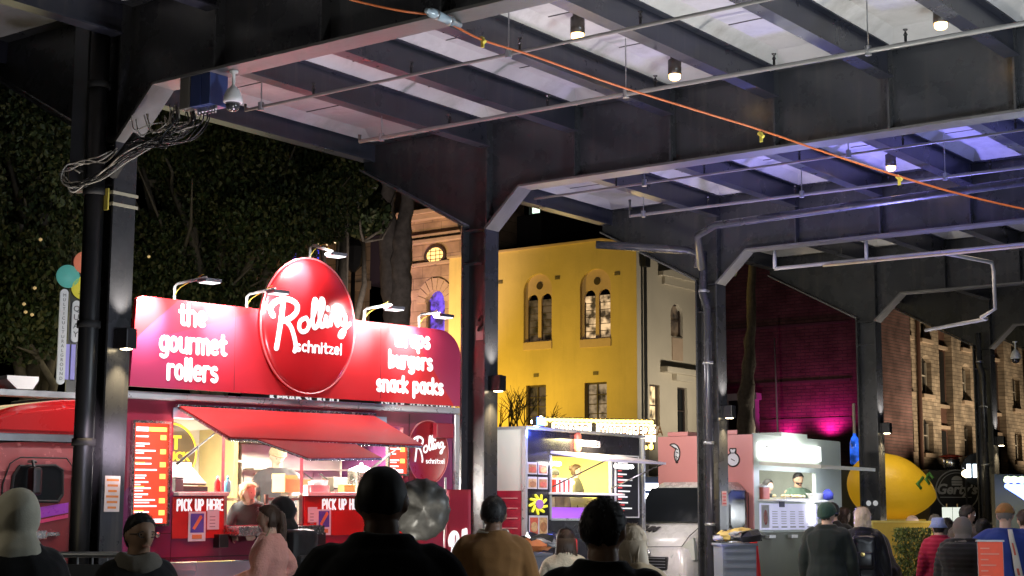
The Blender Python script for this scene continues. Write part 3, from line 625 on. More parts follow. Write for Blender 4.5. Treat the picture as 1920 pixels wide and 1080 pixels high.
tree('dim tree crown beyond the cottage roof',b3,12,cents(b3,[(590,300,42,1.5),(650,330,42,1.3),(640,270,43,1.5),(560,250,43,1.6),(680,400,43,.8)]),9000,.2,3)
for p,e,c in ((at(60,700,22),42,(1,.90,.5)),(at(330,640,27),40,(1,.92,.55)),(at(200,500,22),14,(1,.95,.6)),(at(470,560,27),12,(1,.9,.6)),(at(715,640,41),150,(1,.85,.75))): point(p,e*1.1,c,1.5)  # added fills for the foliage and palm bark, no fixtures
# lights showing through the leaves of the left tree
t=T('lantern_string','small warm lantern bulbs glinting through the left tree','lights',at(55,560,28.5),group=None)
b=B(); o0=at(55,560,28.5)
for px,py in ((76,449),(65,540),(45,570),(48,585),(60,590),(279,481)): 
    p=at(px,py,24.4 if px<200 else 28)-o0; lathe(b,[(.001,-.03),(.028,-.012),(.028,.012),(.001,.03)],8,p)
obj('bulb',b,glow('tree_bulb',(1,.72,.35),.12),t)
# forked palm-like trunk by the church
pb=at(745,620,47); pb.z=0
t=T('palm_tree','rough forked palm trunk rising in front of the sandstone church','tree',pb)
def tr(bm,pxs,rads,d):
    tube(bm,[Vector(p) for p in smooth_path([tuple(at(px,py,d)-pb) for px,py in pxs],5)],list(np.interp(np.linspace(0,1,(len(pxs)-1)*5+1),np.linspace(0,1,len(rads)),rads)),14)
b=B(); tr(b,[(742,960),(742,700),(744,610),(736,560),(730,500),(727,440),(727,380),(724,300),(720,180)],[.42,.40,.38,.30,.27,.25,.22,.2,.2],47)
tr(b,[(744,640),(748,590),(752,530),(753,480),(755,440),(762,390),(766,330),(770,200)],[.36,.34,.33,.33,.30,.2,.2,.18],46.9)
for v in b.verts: v.co+=Vector((noise.noise(v.co*3),noise.noise(v.co*3+Vector((9,0,0))),0))*.10
obj('trunk',b,mat('palm_bark',(.17,.15,.145),.95,var=.5,scale=5,bump=1.5,bscale=7),t,True)
def fronds(bm,c,n,L,seed):
    rs=random.Random(seed)
    for i in range(n):
        a=rs.uniform(0,2*PI); el=rs.uniform(-.3,1.0); d=Vector((math.cos(a)*math.cos(el),math.sin(a)*math.cos(el),math.sin(el))); side=d.cross(Vector((0,0,1))).normalized()
        prev=None
        for s in range(7):
            u=s/6; p=c+d*L*u-Vector((0,0,1))*(L*.55*u*u); w_=.22*L*math.sin(PI*min(.98,u*.9+.08))*.4
            cur=(bm.verts.new(p-side*w_-Vector((0,0,w_*.5))),bm.verts.new(p),bm.verts.new(p+side*w_-Vector((0,0,w_*.5))))
            if prev: bm.faces.new((prev[0],prev[1],cur[1],cur[0])); bm.faces.new((prev[1],prev[2],cur[2],cur[1]))
            prev=cur
b=B(); fronds(b,at(720,180,47)-pb,16,2.2,4); fronds(b,at(770,200,46.9)-pb,16,2.2,5); obj('crown',b,LEAVES[1],t)
# palm by the magenta wall
pb=at(1400,700,50); pb.z=0
t=T('palm_tree','slim palm with ragged dark trunk before the magenta wall','tree',pb)
b=B(); tr(b,[(1400,960),(1398,800),(1400,740),(1406,640),(1410,520),(1412,420)],[.30,.28,.26,.17,.12,.11],50)
for v in b.verts: v.co+=Vector((noise.noise(v.co*3),noise.noise(v.co*3+Vector((9,0,0))),0))*.08
obj('trunk',b,BARK,t,True)
b=B(); fronds(b,at(1412,420,50)-pb,14,2.0,8); obj('crown',b,LEAVES[1],t)
# bare twiggy tree before the yellow house
pb=at(950,820,33); pb.z=0
t=T('bare_tree','bare twiggy street tree before the yellow house','tree',pb); rs=random.Random(5); b=B()
def grow(p,d,L,r,lv):
    q=p+d*L; m_=(p+q)/2+Vector((rs.uniform(-1,1),rs.uniform(-1,1),rs.uniform(-1,1)))*L*.08
    tube(b,[p,m_,q],[r,r*.85,r*.65],5)
    if lv==0: return
    for i in range(3 if lv>1 else 2):
        nd=(d+Vector((rs.uniform(-1,1),rs.uniform(-.6,.6),rs.uniform(-.35,.75)))*.75).normalized(); grow(q if i else m_.lerp(q,.6),nd,L*rs.uniform(.62,.85),r*.62,lv-1)
zt=at(950,800,33).z
tube(b,[(0,0,0),(.05,0,zt*.55),(0,0,zt*.8)],[.10,.09,.07],8)
for dx in (-.6,.1,.7,1.3): grow(Vector((0,0,zt*.8)),Vector((dx,0,.8)).normalized(),.55,.035,4)
obj('branches',b,mat('twig_bark',(.06,.045,.03),.9),t,True)
# ============================================================ rounded sign lettering (strokes)
def A_(cx,cy,rx,ry,a0,a1,n=8): return arc(cx,cy,rx,ry,a0,a1,n)
w_=.30
LET={
 'o':(.62,[A_(.31,.5,.25,.44,90,450,16)]),
 'n':(.62,[[(.06,.0),(.06,.94)],[(.06,.6)]+A_(.31,.66,.25,.28,180,0,8)+[(.56,0)]]),
 'm':(.98,[[(.06,.0),(.06,.94)],[(.06,.6)]+A_(.27,.68,.21,.26,180,0,7)+[(.48,0)],[(.48,.6)]+A_(.69,.68,.21,.26,180,0,7)+[(.90,0)]]),
 'r':(.46,[[(.06,.0),(.06,.94)],[(.06,.6)]+A_(.30,.64,.24,.30,180,60,6)]),
 'u':(.62,[[(.06,.94),(.06,.34)]+A_(.31,.32,.25,.28,180,360,8),[(.56,.94),(.56,.0)]]),
 'h':(.62,[[(.06,.0),(.06,1.42)],[(.06,.6)]+A_(.31,.66,.25,.28,180,0,8)+[(.56,0)]]),
 'l':(.22,[[(.08,.0),(.08,1.42)]]),
 'k':(.58,[[(.06,.0),(.06,1.42)],[(.50,.92),(.10,.45),(.52,.02)]]),
 't':(.46,[[(.2,1.3),(.2,.22)]+A_(.36,.2,.16,.16,180,290,5),[(.02,.9),(.42,.9)]]),
 'e':(.62,[[(.07,.5),(.55,.5)]+A_(.31,.56,.25,.38,0,180,8)+A_(.31,.38,.25,.34,180,310,7)]),
 'g':(.62,[A_(.31,.5,.25,.44,90,450,16),[(.56,.94),(.56,-.12)]+A_(.31,-.14,.25,.24,0,-140,7)]),
 'a':(.62,[A_(.31,.5,.25,.44,90,450,16),[(.56,.94),(.56,.0)]]),
 'p':(.62,[A_(.31,.5,.25,.44,90,450,16),[(.06,.94),(.06,-.42)]]),
 'b':(.62,[A_(.31,.5,.25,.44,90,450,16),[(.06,1.42),(.06,.0)]]),
 'c':(.54,[A_(.31,.5,.25,.44,55,305,10)]),
 's':(.54,[A_(.27,.70,.20,.23,40,270,8)+A_(.27,.24,.21,.23,90,-140,8)]),
 'w':(.84,[[(.05,.94),(.05,.30)]+A_(.23,.28,.18,.24,180,360,7)+[(.41,.8)],[(.41,.3)]+A_(.59,.28,.18,.24,180,360,7)+[(.77,.94)]]),
 'i':(.22,[[(.08,.0),(.08,.92)],[(.08,1.25),(.08,1.3)]]),
 'z':(.54,[[(.05,.92),(.48,.92),(.05,.03),(.5,.03)]]),
 'P':(.62,[[(.07,0),(.07,1.4),(.3,1.4)]+A_(.3,1.03,.26,.37,90,-90,8)+[(.07,.66)]]),
 'I':(.26,[[(.1,0),(.1,1.4)]]),
 'C':(.60,[[(.54,1.3)]+A_(.33,.7,.26,.70,70,290,10)]),
 'K':(.60,[[(.07,0),(.07,1.4)],[(.54,1.4),(.1,.7),(.56,0)]]),
 'U':(.64,[[(.07,1.4),(.07,.3)]+A_(.32,.3,.25,.3,180,360,8)+[(.57,1.4)]]),
 'H':(.64,[[(.07,0),(.07,1.4)],[(.57,0),(.57,1.4)],[(.07,.7),(.57,.7)]]),
 'E':(.54,[[(.5,1.4),(.07,1.4),(.07,0),(.5,0)],[(.07,.7),(.44,.7)]]),
 'R':(.62,[[(.07,0),(.07,1.4),(.3,1.4)]+A_(.3,1.05,.25,.35,90,-90,8)+[(.07,.7)],[(.3,.7),(.56,0)]]),
 ' ':(.36,[]),
}
def word(bm,s,cx,base,width,xh,r,mp=None,flat=.35,y=-.004):
    tot=sum(LET[c][0]+.14 for c in s)-.14; sx=width/tot; x=0
    for c in s:
        for st in LET[c][1]:
            P=[Vector((cx-width/2+(x+p[0])*sx,0,base+p[1]*xh)) for p in st]
            f=(mp or (lambda q:Vector((q.x,y+q.y*flat,q.z))))
            tube(bm,P,r,8,True,mp=f)
        x+=LET[c][0]+.14
    return bm
def stroke(bm,pts,r,mp,n=6):
    tube(bm,[Vector((p[0],0,p[1])) for p in smooth_path(pts,n)],r,8,True,mp=mp)
def rolling(bm,x0,z0,wd,ht,r,mp):
    # brush script word on a unit box (0..1.0 wide, 0..1 high)
    U=lambda L:[(x0+a*wd,z0+b*ht) for a,b in L]
    for L,k in (([(.05,.62),(.02,.74),(.06,.86),(.16,.95),(.27,.94),(.34,.85),(.33,.72),(.26,.60),(.17,.53)],1.25),
                ([(.17,.90),(.15,.60),(.12,.25),(.10,.0)],1.2),
                ([(.19,.55),(.26,.44),(.30,.28),(.33,.08),(.32,-.03)],1.1),
                ([(.44,.62),(.38,.55),(.37,.42),(.41,.35),(.47,.40),(.49,.52),(.46,.62),(.44,.62)],1.0),
                ([(.49,.52),(.53,.60),(.58,.84),(.59,.98),(.56,1.0),(.54,.80),(.54,.55),(.56,.45),(.59,.47)],1.0),
                ([(.59,.47),(.63,.62),(.68,.88),(.68,1.01),(.65,1.02),(.63,.82),(.63,.58),(.65,.49),(.68,.50)],1.0),
                ([(.68,.50),(.72,.72),(.71,.56),(.73,.51),(.76,.55)],1.0),([(.735,.84),(.738,.87)],1.1),
                ([(.76,.55),(.79,.74),(.78,.54)],1.0),([(.785,.60),(.82,.73),(.85,.74),(.85,.60),(.87,.54),(.89,.58)],1.0),
                ([(.98,.76),(.93,.77),(.90,.67),(.92,.58),(.96,.60),(.99,.74),(.985,.50),(.95,.34),(.90,.33),(.92,.42),(1.0,.52),(1.05,.60)],.95)):
        stroke(bm,U(L),r*k,mp)
flatmp=lambda y,f=.35:(lambda q:Vector((q.x,y+q.y*f,q.z)))
# ============================================================ the red food truck
def rays(name,c0,c1,c2,cu,cz):
    m=bpy.data.materials.new(name); m.use_nodes=True; n=m.node_tree; b=n.nodes['Principled BSDF']; b.inputs['Roughness'].default_value=.32; b.inputs['Coat Weight'].default_value=.25
    tc=n.nodes.new('ShaderNodeTexCoord'); sp=n.nodes.new('ShaderNodeSeparateXYZ'); n.links.new(tc.outputs['Object'],sp.inputs[0])
    def mth(op,a,bv=None):
        k=n.nodes.new('ShaderNodeMath'); k.operation=op
        for i,v in enumerate((a,bv)):
            if v is None: continue
            if isinstance(v,(int,float)): k.inputs[i].default_value=v
            else: n.links.new(v,k.inputs[i])
        return k.outputs[0]
    X_=sp.outputs['X']; Z_=sp.outputs['Z']
    def lin(v,a0,a1):
        k=n.nodes.new('ShaderNodeMapRange'); k.interpolation_type='SMOOTHSTEP'; k.inputs[1].default_value=a0; k.inputs[2].default_value=a1; n.links.new(v,k.inputs[0]); return k.outputs[0]
    d1=mth('SUBTRACT',mth('ADD',mth('MULTIPLY',X_,.88),cz-.40),Z_)          # printed diagonal rays, lower left
    fl=mth('MULTIPLY',mth('GREATER_THAN',d1,0),lin(X_,1.15,-.1))
    d2=mth('SUBTRACT',mth('ADD',mth('MULTIPLY',X_,.30),cz-.42),Z_)
    fl2=mth('MULTIPLY',mth('GREATER_THAN',d2,0),mth('MULTIPLY',lin(X_,2.3,.3),.45))
    d3=mth('ADD',mth('MULTIPLY',mth('SUBTRACT',X_,4.0),1.25),mth('SUBTRACT',Z_,cz-.25))
    fr=mth('MULTIPLY',mth('GREATER_THAN',d3,0),lin(X_,3.5,4.6))
    f=mth('MULTIPLY',mth('MINIMUM',mth('ADD',mth('ADD',fl,fl2),fr),1.0),.6)
    mx=n.nodes.new('ShaderNodeMix'); mx.data_type='RGBA'; mx.inputs[6].default_value=(*c0,1); mx.inputs[7].default_value=(*c1,1); n.links.new(f,mx.inputs[0])
    nz=n.nodes.new('ShaderNodeTexNoise'); nz.inputs['Scale'].default_value=3; nz.inputs['Detail'].default_value=5; n.links.new(tc.outputs['Object'],nz.inputs['Vector'])
    mr=n.nodes.new('ShaderNodeMapRange'); mr.inputs[3].default_value=.24; mr.inputs[4].default_value=.42; n.links.new(nz.outputs['Fac'],mr.inputs[0]); n.links.new(mr.outputs[0],b.inputs['Roughness'])
    n.links.new(mx.outputs[2],b.inputs['Base Color']); return m
SIGNR=(.52,.020,.024)
ft=T('food_truck','red food truck with a tall lit sign board and open serving hatch','food truck',(-2.2,2.03,0),(0,-R(.70),R(81.356)))
# body shell
L1=4.62; DP=2.3; ZR=2.86
wl=facade(B(),L1,2.78-1.10,[(.60,1.25,1.83-1.10,2.60-1.10),(2.30,3.77,1.83-1.10,2.60-1.10),(1.25,2.30,1.47-1.10,2.60-1.10)],.06)
bmesh.ops.transform(wl,matrix=Matrix.Translation((0,0,1.10)),verts=wl.verts)
obj('side_wall',wl,rays('truck_side_wrap',(.24,.02,.045),(.14,.04,.15),(.24,.015,.02),2.3,2.2),ft)
b=B(); box(b,0,L1,DP-.04,DP,.6,2.78); box(b,-.04,0,.0,DP,.6,2.78); box(b,L1,L1+.04,0,DP,.6,2.78); obj('outer_shell',b,PURPLEW,ft)
b=B(); box(b,-.06,L1+.06,-.07,DP+.05,2.785,2.86,.01); obj('roof_rail',b,mat('pale_aluminium',(.55,.56,.60),.3,metal=.6,var=.08),ft)
b=B(); box(b,L1-.055,L1+.045,-.045,-.002,.5,2.78,.008); obj('corner_trim',b,mat('pale_aluminium',(.5,.5,.55),.3),ft)
IW=mat('cream_interior_panel',(.74,.70,.58),.45,var=.04)
b=B(); box(b,.02,L1-.02,DP-.08,DP-.05,.6,2.76); box(b,.02,.05,.07,DP-.08,.6,2.76); box(b,.05,L1-.02,.07,DP-.08,2.72,2.76); box(b,.05,L1-.02,.07,DP-.08,.56,.60); obj('interior_lining',b,IW,ft)
SS=mat('stainless_steel',(.50,.48,.42),.32,metal=.8,var=.1,scale=5)
for ua,ub in ((.62,1.25),(2.30,3.8)): obj('counter',bx(ua,ub,-.10,.42,1.785,1.825,.006),mat('white_counter',(.80,.78,.74),.3),ft)
SKIRT=mat('silver_skirt',(.44,.43,.50),.4,metal=.4,var=.15,scale=3)
b=B(); box(b,.02,L1-.01,-.02,-.003,.35,1.09); 
for z in (.62,.85,1.0): box(b,.02,L1-.01,-.028,-.0205,z,z+.02)
for u in (.9,1.75,2.9,3.7): box(b,u,u+.02,-.03,-.0205,.36,1.08)
obj('skirt',b,SKIRT,ft)
PAN=mat('bright_red_panel',(.50,.014,.010),.4,var=.1,scale=2)
for a,c,tx,tw in ((.60,1.243,.935,.57),(2.31,3.82,2.86,.60)):
    b=B(); box(b,a,c,-.02,-.004,1.34,1.775,.004); o=obj('front_panel',b,PAN,ft)
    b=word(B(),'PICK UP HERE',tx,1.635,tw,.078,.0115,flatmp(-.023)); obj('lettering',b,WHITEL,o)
PAP=mat('white_paper',(.78,.78,.80),.7,var=.05); BLU=mat('blue_poster_print',(.06,.07,.42),.5)
OR=mat('orange_poster_print',(.75,.25,.08),.5)
def food_poster(u,z,h=.29,w=.20,tilt=0,blank=False):
    b=B(); box(b,-w/2,w/2,-.004,0,-h/2,h/2); o=obj('menu_sheet',put(b,u,-.0235,z),PAP,ft)
    c=B()
    if not blank:
        box(c,-w/2+.025,w/2-.025,-.0065,-.0045,-h/2+.09,h/2-.02); obj('print',put(c,u,-.0235,z),BLU,o)
        c=B(); prism(c,[(-.06,-.02),(-.03,-.035),(.06,.09),(.05,.115),(.03,.115)],'y',-.009,-.007); box(c,-.06,.06,-.007,-.0045,-h/2+.025,-h/2+.07); obj('print',put(c,u,-.0235,z),OR,o)
    else:
        for i in range(4): box(c,-w/2+.03,w/2-.05,-.006,-.0045,h/2-.08-i*.035,h/2-.07-i*.035)
        obj('print',put(c,u,-.0235,z),mat('grey_print',(.35,.35,.38),.7),o)
food_poster(.90,1.465,.31,.215); food_poster(1.10,1.535,.21,.15,blank=True); food_poster(2.58,1.49,.29,.20); food_poster(2.42,1.575,.17,.13,blank=True)
b=B(); lathe(b,[(.001,0),(.03,0),(.03,.03),(.001,.04)],10); bmesh.ops.rotate(b,matrix=Matrix.Rotation(PI/2,3,'X'),verts=b.verts); put(b,.42,-.002,1.385); obj('latch',b,CHROME,ft)
# service shelves
for a,c in ((1.24,1.78),(1.99,2.38)):
    b=B(); box(b,a,c,-.30,.0,1.44,1.46); box(b,a,c,-.30,-.285,1.36,1.44); box(b,a,a+.012,-.285,-.0,1.36,1.44); box(b,c-.012,c,-.285,-.0,1.36,1.44); o=obj('serving_tray_shelf',b,CHROME,ft)
for u in (1.12,2.42):
    b=B(); box(b,u,u+.12,-.12,-.003,1.24,1.38,.006); obj('bracket',b,BLACK,ft)
for a,c in ((1.25,1.29),(1.79,1.83),(2.25,2.30)): obj('hatch_frame',bx(a,c,.0,.03,1.47,1.80),SS,ft)
obj('hatch_frame',bx(1.83,2.25,.0,.03,1.735,1.765),SS,ft); obj('hatch_frame',bx(1.29,1.77,.30,.33,1.735,1.765),SS,ft)
b=B(); box(b,.6,.601,-.006,-.001,1.1,1.75); box(b,.02,.60,-.006,-.001,1.392,1.402); box(b,3.84,4.56,-.006,-.001,1.392,1.402); box(b,3.86,3.868,-.006,-.001,1.402,2.76); box(b,.02,4.56,-.006,-.001,1.14,1.15); obj('panel_seams',b,mat('dark_seam',(.05,.01,.015),.6),ft)
# menu boards
BOARDR=mat('menu_board_red',(.62,.05,.025),.45,var=.2,scale=3,emit=(1,.10,.04),es=.35)
def menu_board(u0,u1,z0,z1,seed,price=True):
    f=B(); t_=.025
    box(f,u0,u1,-.05,-.004,z0,z0+t_); box(f,u0,u1,-.05,-.004,z1-t_,z1); box(f,u0,u0+t_,-.05,-.004,z0+t_,z1-t_); box(f,u1-t_,u1,-.05,-.004,z0+t_,z1-t_)
    o=obj('menu_board',f,CHROME,ft)
    c=B(); box(c,u0+t_,u1-t_,-.03,-.004,z0+t_,z1-t_); obj('screen',c,BOARDR,o)
    rs=random.Random(seed); W=B(); Y=W; z=z1-.06; a=u0+t_+.02; e=u1-t_-.02
    box(W,a,a+(e-a)*.4,-.034,-.031,z-.05,z-.005); box(Y,a+(e-a)*.42,e,-.034,-.031,z-.05,z-.005,0,1); z-=.095; i=0
    while z>z0+.09:
        l=rs.uniform(.35,.72); box(W,a,a+(e-a)*l,-.034,-.031,z-.016,z)
        if rs.random()<.6: box(W,a,a+(e-a)*l*rs.uniform(.4,.9),-.034,-.031,z-.040,z-.028)
        if i%2==0: box(Y,e-.075,e-.005,-.034,-.031,z-.042,z+.010,0,1)
        if i%4==3: box(Y,a,a+(e-a)*.3,-.034,-.031,z-.064,z-.050,0,1)
        z-=rs.uniform(.058,.08); i+=1
    box(W,e-.15,e-.03,-.034,-.031,z0+.035,z0+.075)
    obj('lettering',W,[mat('menu_white',(.85,.82,.85),.5,emit=(1,.93,1),es=.8),mat('menu_yellow',(.85,.65,.10),.5,emit=(1,.72,.15),es=.7)],o)
menu_board(.09,.545,1.475,2.56,1); menu_board(3.50,3.82,2.02,2.50,2)
for ua in (.58,3.30):
    obj('hinge_plate',bx(ua,ua+.2,-.02,-.003,2.60,2.71),mat('blue_grey_plate',(.30,.31,.40),.4,metal=.5),ft)
# awning: main hatch door and lower flap
AW=mat('red_awning_lining',(.62,.03,.03),.35,var=.12,scale=2)
b=B(); A0=Vector((.64,-.03,2.70)); A1=Vector((3.29,-.03,2.69)); A2=Vector((3.23,-.96,2.325)); A3=Vector((.65,-.96,2.345))
def slab(bm,q,th):
    n_=(q[1]-q[0]).cross(q[3]-q[0]).normalized()*th; lo=[bm.verts.new(p) for p in q]; hi=[bm.verts.new(p+n_) for p in q]
    bm.faces.new(lo); bm.faces.new(hi[::-1])
    for i in range(4): bm.faces.new((lo[i],lo[(i+1)%4],hi[(i+1)%4],hi[i]))
slab(b,[A0,A1,A2,A3],-.03); aw=obj('awning',b,AW,ft)
b=B()
for p,q in ((A0,A3),(A3,A2),(A2,A1),(A0,A1)): tube(b,[p,q],.014,6)
for k in (.33,.66): tube(b,[A0.lerp(A1,k)+Vector((0,0,-.006)),A3.lerp(A2,k)+Vector((0,0,-.006))],.008,6)
tube(b,[A0.lerp(A3,.45)+Vector((0,0,-.006)),A1.lerp(A2,.45)+Vector((0,0,-.006))],.010,6)
obj('edge_trim',b,CHROME,aw)
b=B(); F=[Vector((.99,-.97,2.338)),Vector((2.27,-.97,2.318)),Vector((2.31,-1.36,2.165)),Vector((1.35,-1.36,2.145))]; slab(b,F,-.02); fl=obj('awning_flap',b,AW,ft)
b=B()
for i in range(4): tube(b,[F[i],F[(i+1)%4]],.012,6)
obj('edge_trim',b,CHROME,fl)
b=B(); box(b,.62,3.32,-.05,.0,2.715,2.745,.004); obj('awning_hinge',b,CHROME,ft)
for p,q in (((.64,-.02,2.12),(.65,-.70,2.42)),((3.27,-.02,2.10),(3.25,-.70,2.41))):
    b=B(); tube(b,[Vector(p),Vector(p).lerp(Vector(q),.55),Vector(p).lerp(Vector(q),.56),Vector(q)],[.016,.016,.008,.008],8); obj('gas_strut',b,BLACK,ft)
# interior fittings
for u in (1.2,2.6,3.8):
    obj('light_tube',tube(B(),[(u-.5,.9,2.69),(u+.4,.9,2.69)],.016,8),LED,ft)
def local(t,p): return t.matrix_world@Vector(p)
bpy.context.view_layer.update()
def in_truck(t,p,tg,e,col=(1,.95,.84),sx=1.2,sy=.4): area(local(t,p),local(t,tg),e,col,sx,sy)
in_truck(ft,(.98,.75,2.66),(1.0,.9,1),105); in_truck(ft,(3.75,.7,2.66),(3.6,.9,1),105,(1,.93,.76))
in_truck(ft,(2.0,.35,2.55),(2.0,-1.2,1.6),20,(1,.95,.9),2.4,.2); in_truck(ft,(2.0,-.16,1.88),(2.0,-.75,2.5),110,(1,.95,.9),2.4,.1)  # second area is added, unseen, to brighten the awning lining
# round sign inside
b=B(); lathe(b,[(.001,0),(.36,0),(.38,.02),(.36,.05),(.001,.05)],32); bmesh.ops.rotate(b,matrix=Matrix.Rotation(PI/2,3,'X'),verts=b.verts)
rs_=obj('round_sign',put(b,1.93,2.2,2.31),mat('sign_dark_olive',(.12,.09,.055),.35),ft)
b=B(); tube(b,[Vector((1.93+.355*math.cos(a),2.155,2.31+.355*math.sin(a))) for a in np.linspace(0,2*PI,40)],.014,6); obj('rim',b,mat('sign_yellow',(.80,.55,.03),.4,emit=(1,.65,.05),es=.5),rs_)
b=put(text_bm('EAT',.23,.006,.006),1.86,2.145,2.36); c=put(text_bm('TRUCK',.15,.006,.004),1.94,2.14,2.22); me=bpy.data.meshes.new('t'); c.to_mesh(me); b.from_mesh(me); c.free(); bpy.data.meshes.remove(me)
obj('lettering',b,mat('sign_yellow',(.80,.55,.03),.4,emit=(1,.65,.05),es=.5),rs_)
b=B(); box(b,1.80,2.22,2.14,2.15,2.10,2.20,.004); obj('name_plate',b,WHITEL,rs_)
# partition, kitchen hood, fryer, back shelf
b=B(); box(b,2.36,2.42,1.45,2.2,.6,2.6); box(b,2.42,2.76,2.15,2.19,.6,2.55); obj('doorway',b,mat('dim_ochre_panel',(.42,.34,.16),.6),ft)
b=B(); prism(b,[(1.5,2.45),(2.2,2.45),(2.2,2.72),(1.75,2.72)],'x',2.95,4.5); obj('extractor_hood',b,SS,ft)
b=B(); box(b,2.95,4.5,2.14,2.19,1.2,2.44); box(b,3.0,4.5,1.95,2.14,2.12,2.14); obj('splashback',b,SS,ft)
b=B(); box(b,2.9,4.5,1.0,2.1,.6,1.82,.01); obj('fryer_bench',b,SS,ft)
# cab
b=B()
prof=[(.06,.45),(.06,2.0),(.20,2.32),(2.05,2.32),(2.2,2.0),(2.2,.45)]      # (y,z)
def cabring(u,zs=1,ys=0): return [Vector((u,p[0]+ys,.45+(p[1]-.45)*zs)) for p in prof]
loft(b,[cabring(-.08),cabring(-1.0),cabring(-1.55,.98),cabring(-2.0,.62),cabring(-2.15,.5)],True)
bmesh.ops.bevel(b,geom=list(b.edges),offset=.04,segments=2,affect='EDGES')
CABP=mat('maroon_metallic_paint',(.24,.05,.055),.25,metal=.25,var=.1,coat=.7)
cab=obj('cab',b,CABP,ft)
b=B(); pts=[(-1.19,1.74),(-1.16,1.98),(-1.10,2.075),(-.72,2.085),(-.64,2.04),(-.63,1.80),(-.68,1.73)]; prism(b,pts,'y',.048,.056); dr=obj('door_window',b,GLASS,cab)
b=B(); 
for p,q in zip(pts,pts[1:]+pts[:1]): tube(b,[(p[0],.05,p[1]),(q[0],.05,q[1])],.016,6)
obj('seal',b,BLACKM,dr)
b=B(); tube(b,[(-1.27,.05,.7),(-1.27,.05,1.9),(-1.2,.05,2.1),(-1.1,.05,2.16),(-.6,.05,2.16),(-.53,.05,2.08),(-.53,.05,.7)],.008,6); obj('door_seam',b,BLACKM,cab)
b=B(); box(b,-.82,-.66,.015,.055,1.39,1.43,.01); obj('door_handle',b,CHROME,cab)
b=B(); box(b,-.95,-.80,.0,.05,1.36,1.45,.02); obj('badge',b,CHROME,cab)
b=B(); prism(b,[(-1.25,1.62),(-.56,1.72),(-.56,1.62),(-1.25,1.50)],'y',.052,.058); obj('stripe',b,mat('purple_stripe',(.30,.05,.45),.3),cab)
b=B(); prism(b,[(-1.25,1.485),(-.56,1.605),(-.56,1.57),(-1.25,1.45)],'y',.052,.058); obj('stripe',b,mat('pink_stripe',(.55,.05,.16),.3),cab)
b=B(); box(b,-1.10,-1.00,-.24,-.10,1.79,2.06,.03); mr=obj('mirror',b,BLACK,cab); b=B(); tube(b,[(-1.05,-.15,2.06),(-1.05,-.12,2.12),(-1.0,.06,2.12),(-.92,.06,2.12)],.016,6); tube(b,[(-1.05,-.15,1.79),(-1.05,-.10,1.74),(-1.02,.06,1.72)],.014,6); obj('arm',b,BLACK,mr)
b=B(); prism(b,[(-1.25,2.33),(-.1,2.33),(-.1,2.40),(-1.3,2.40)],'y',.25,2.0); obj('cab_roof_seam',b,GALV,ft)
b=B(); loft(b,[[Vector((u,y,z)) for y,z in ((.10,2.40),(.08,2.40+h*.8),(.22,2.40+h),(2.0,2.40+h),(2.15,2.40+h*.8),(2.15,2.40))] for u,h in ((-.10,.37),(-.6,.355),(-1.1,.27),(-1.5,.14),(-1.75,.03))],True); bmesh.ops.bevel(b,geom=list(b.edges),offset=.03,segments=2,affect='EDGES'); obj('wind_deflector',b,REDP,ft)
for u in (-1.45,-.2):
    b=B(); box(b,u,u+.12,.02,.10,2.345,2.40,.01); obj('marker_lamp',b,CHROME,ft)
b=B(); box(b,-1.9,-.05,.3,.5,2.78,2.84); obj('roof_bar',b,GALV,ft)
b=B(); prism(b,[(-1.14,2.98),(-.80,2.98),(-.80,2.94),(-.86,2.85),(-1.03,2.85),(-1.14,2.94)],'y',.3,.7); obj('roof_vent',b,WHITEP,ft)
def wheel(parent,u,y,r=.42,axis='Y',wd=.26):
    b=B(); lathe(b,[(r*.62,-wd/2),(r*.93,-wd/2),(r,-wd*.36),(r,wd*.36),(r*.93,wd/2),(r*.62,wd/2)],28)
    bmesh.ops.rotate(b,matrix=Matrix.Rotation(PI/2,3,'X'),verts=b.verts); w=obj('wheel',put(b,u,y,r),BLACKM,parent,True)
    b=B(); lathe(b,[(.04,-wd*.30),(.08,-wd*.42),(r*.4,-wd*.30),(r*.61,-wd*.46),(r*.61,wd*.4),(.04,wd*.4)],20); bmesh.ops.rotate(b,matrix=Matrix.Rotation(-PI/2,3,'X'),verts=b.verts); obj('rim',put(b,u,y,r),GALV,w,True)
spot(local(ft,(-1.6,-2.6,2.2)),local(ft,(-.9,0,2.0)),60,(1,.80,.95),80,.9,.3); spot(local(ft,(-.9,-1.6,3.6)),local(ft,(-.9,.2,2.5)),38,(1,.92,.85),80,.9,.2)  # unseen lamps added to brighten the cab and wind deflector
for u in (-1.1,3.3): wheel(ft,u,.20); wheel(ft,u,2.05)
# sign board (banner) with dome
b=B(); zb0,zb1=2.905,3.84
pts=[(.0,zb0),(.06,zb1-.02),(.12,zb1+.01),(4.25,3.80)]+arc(4.25,3.47,.36,.33,90,0,8)+[(4.61,zb0-.03)]
prism(b,pts,'y',-.10,-.04); sb=obj('sign_board',b,rays('sign_print',SIGNR,(.20,.04,.13),(.52,.014,.03),2.3,3.75),ft)
for s,cx,bs,wd,xh in (('the',.74,3.585,.33,.155),('gourmet',.755,3.29,.82,.155),('rollers',.755,3.0,.62,.155),('wraps',3.83,3.555,.54,.135),('burgers',3.80,3.295,.68,.135),('snack packs',3.795,3.01,1.04,.125)):
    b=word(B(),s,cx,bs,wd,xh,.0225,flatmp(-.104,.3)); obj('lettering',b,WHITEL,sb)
b=B()
for u in (1.28,3.33): box(b,u,u+.006,-.1015,-.0995,2.92,3.80)
obj('panel_joint',b,mat('dark_seam',(.05,.01,.015),.6),sb)
b=B(); CU,CZ,RU,RZ=2.235,3.69,.655,.765
prof=[]
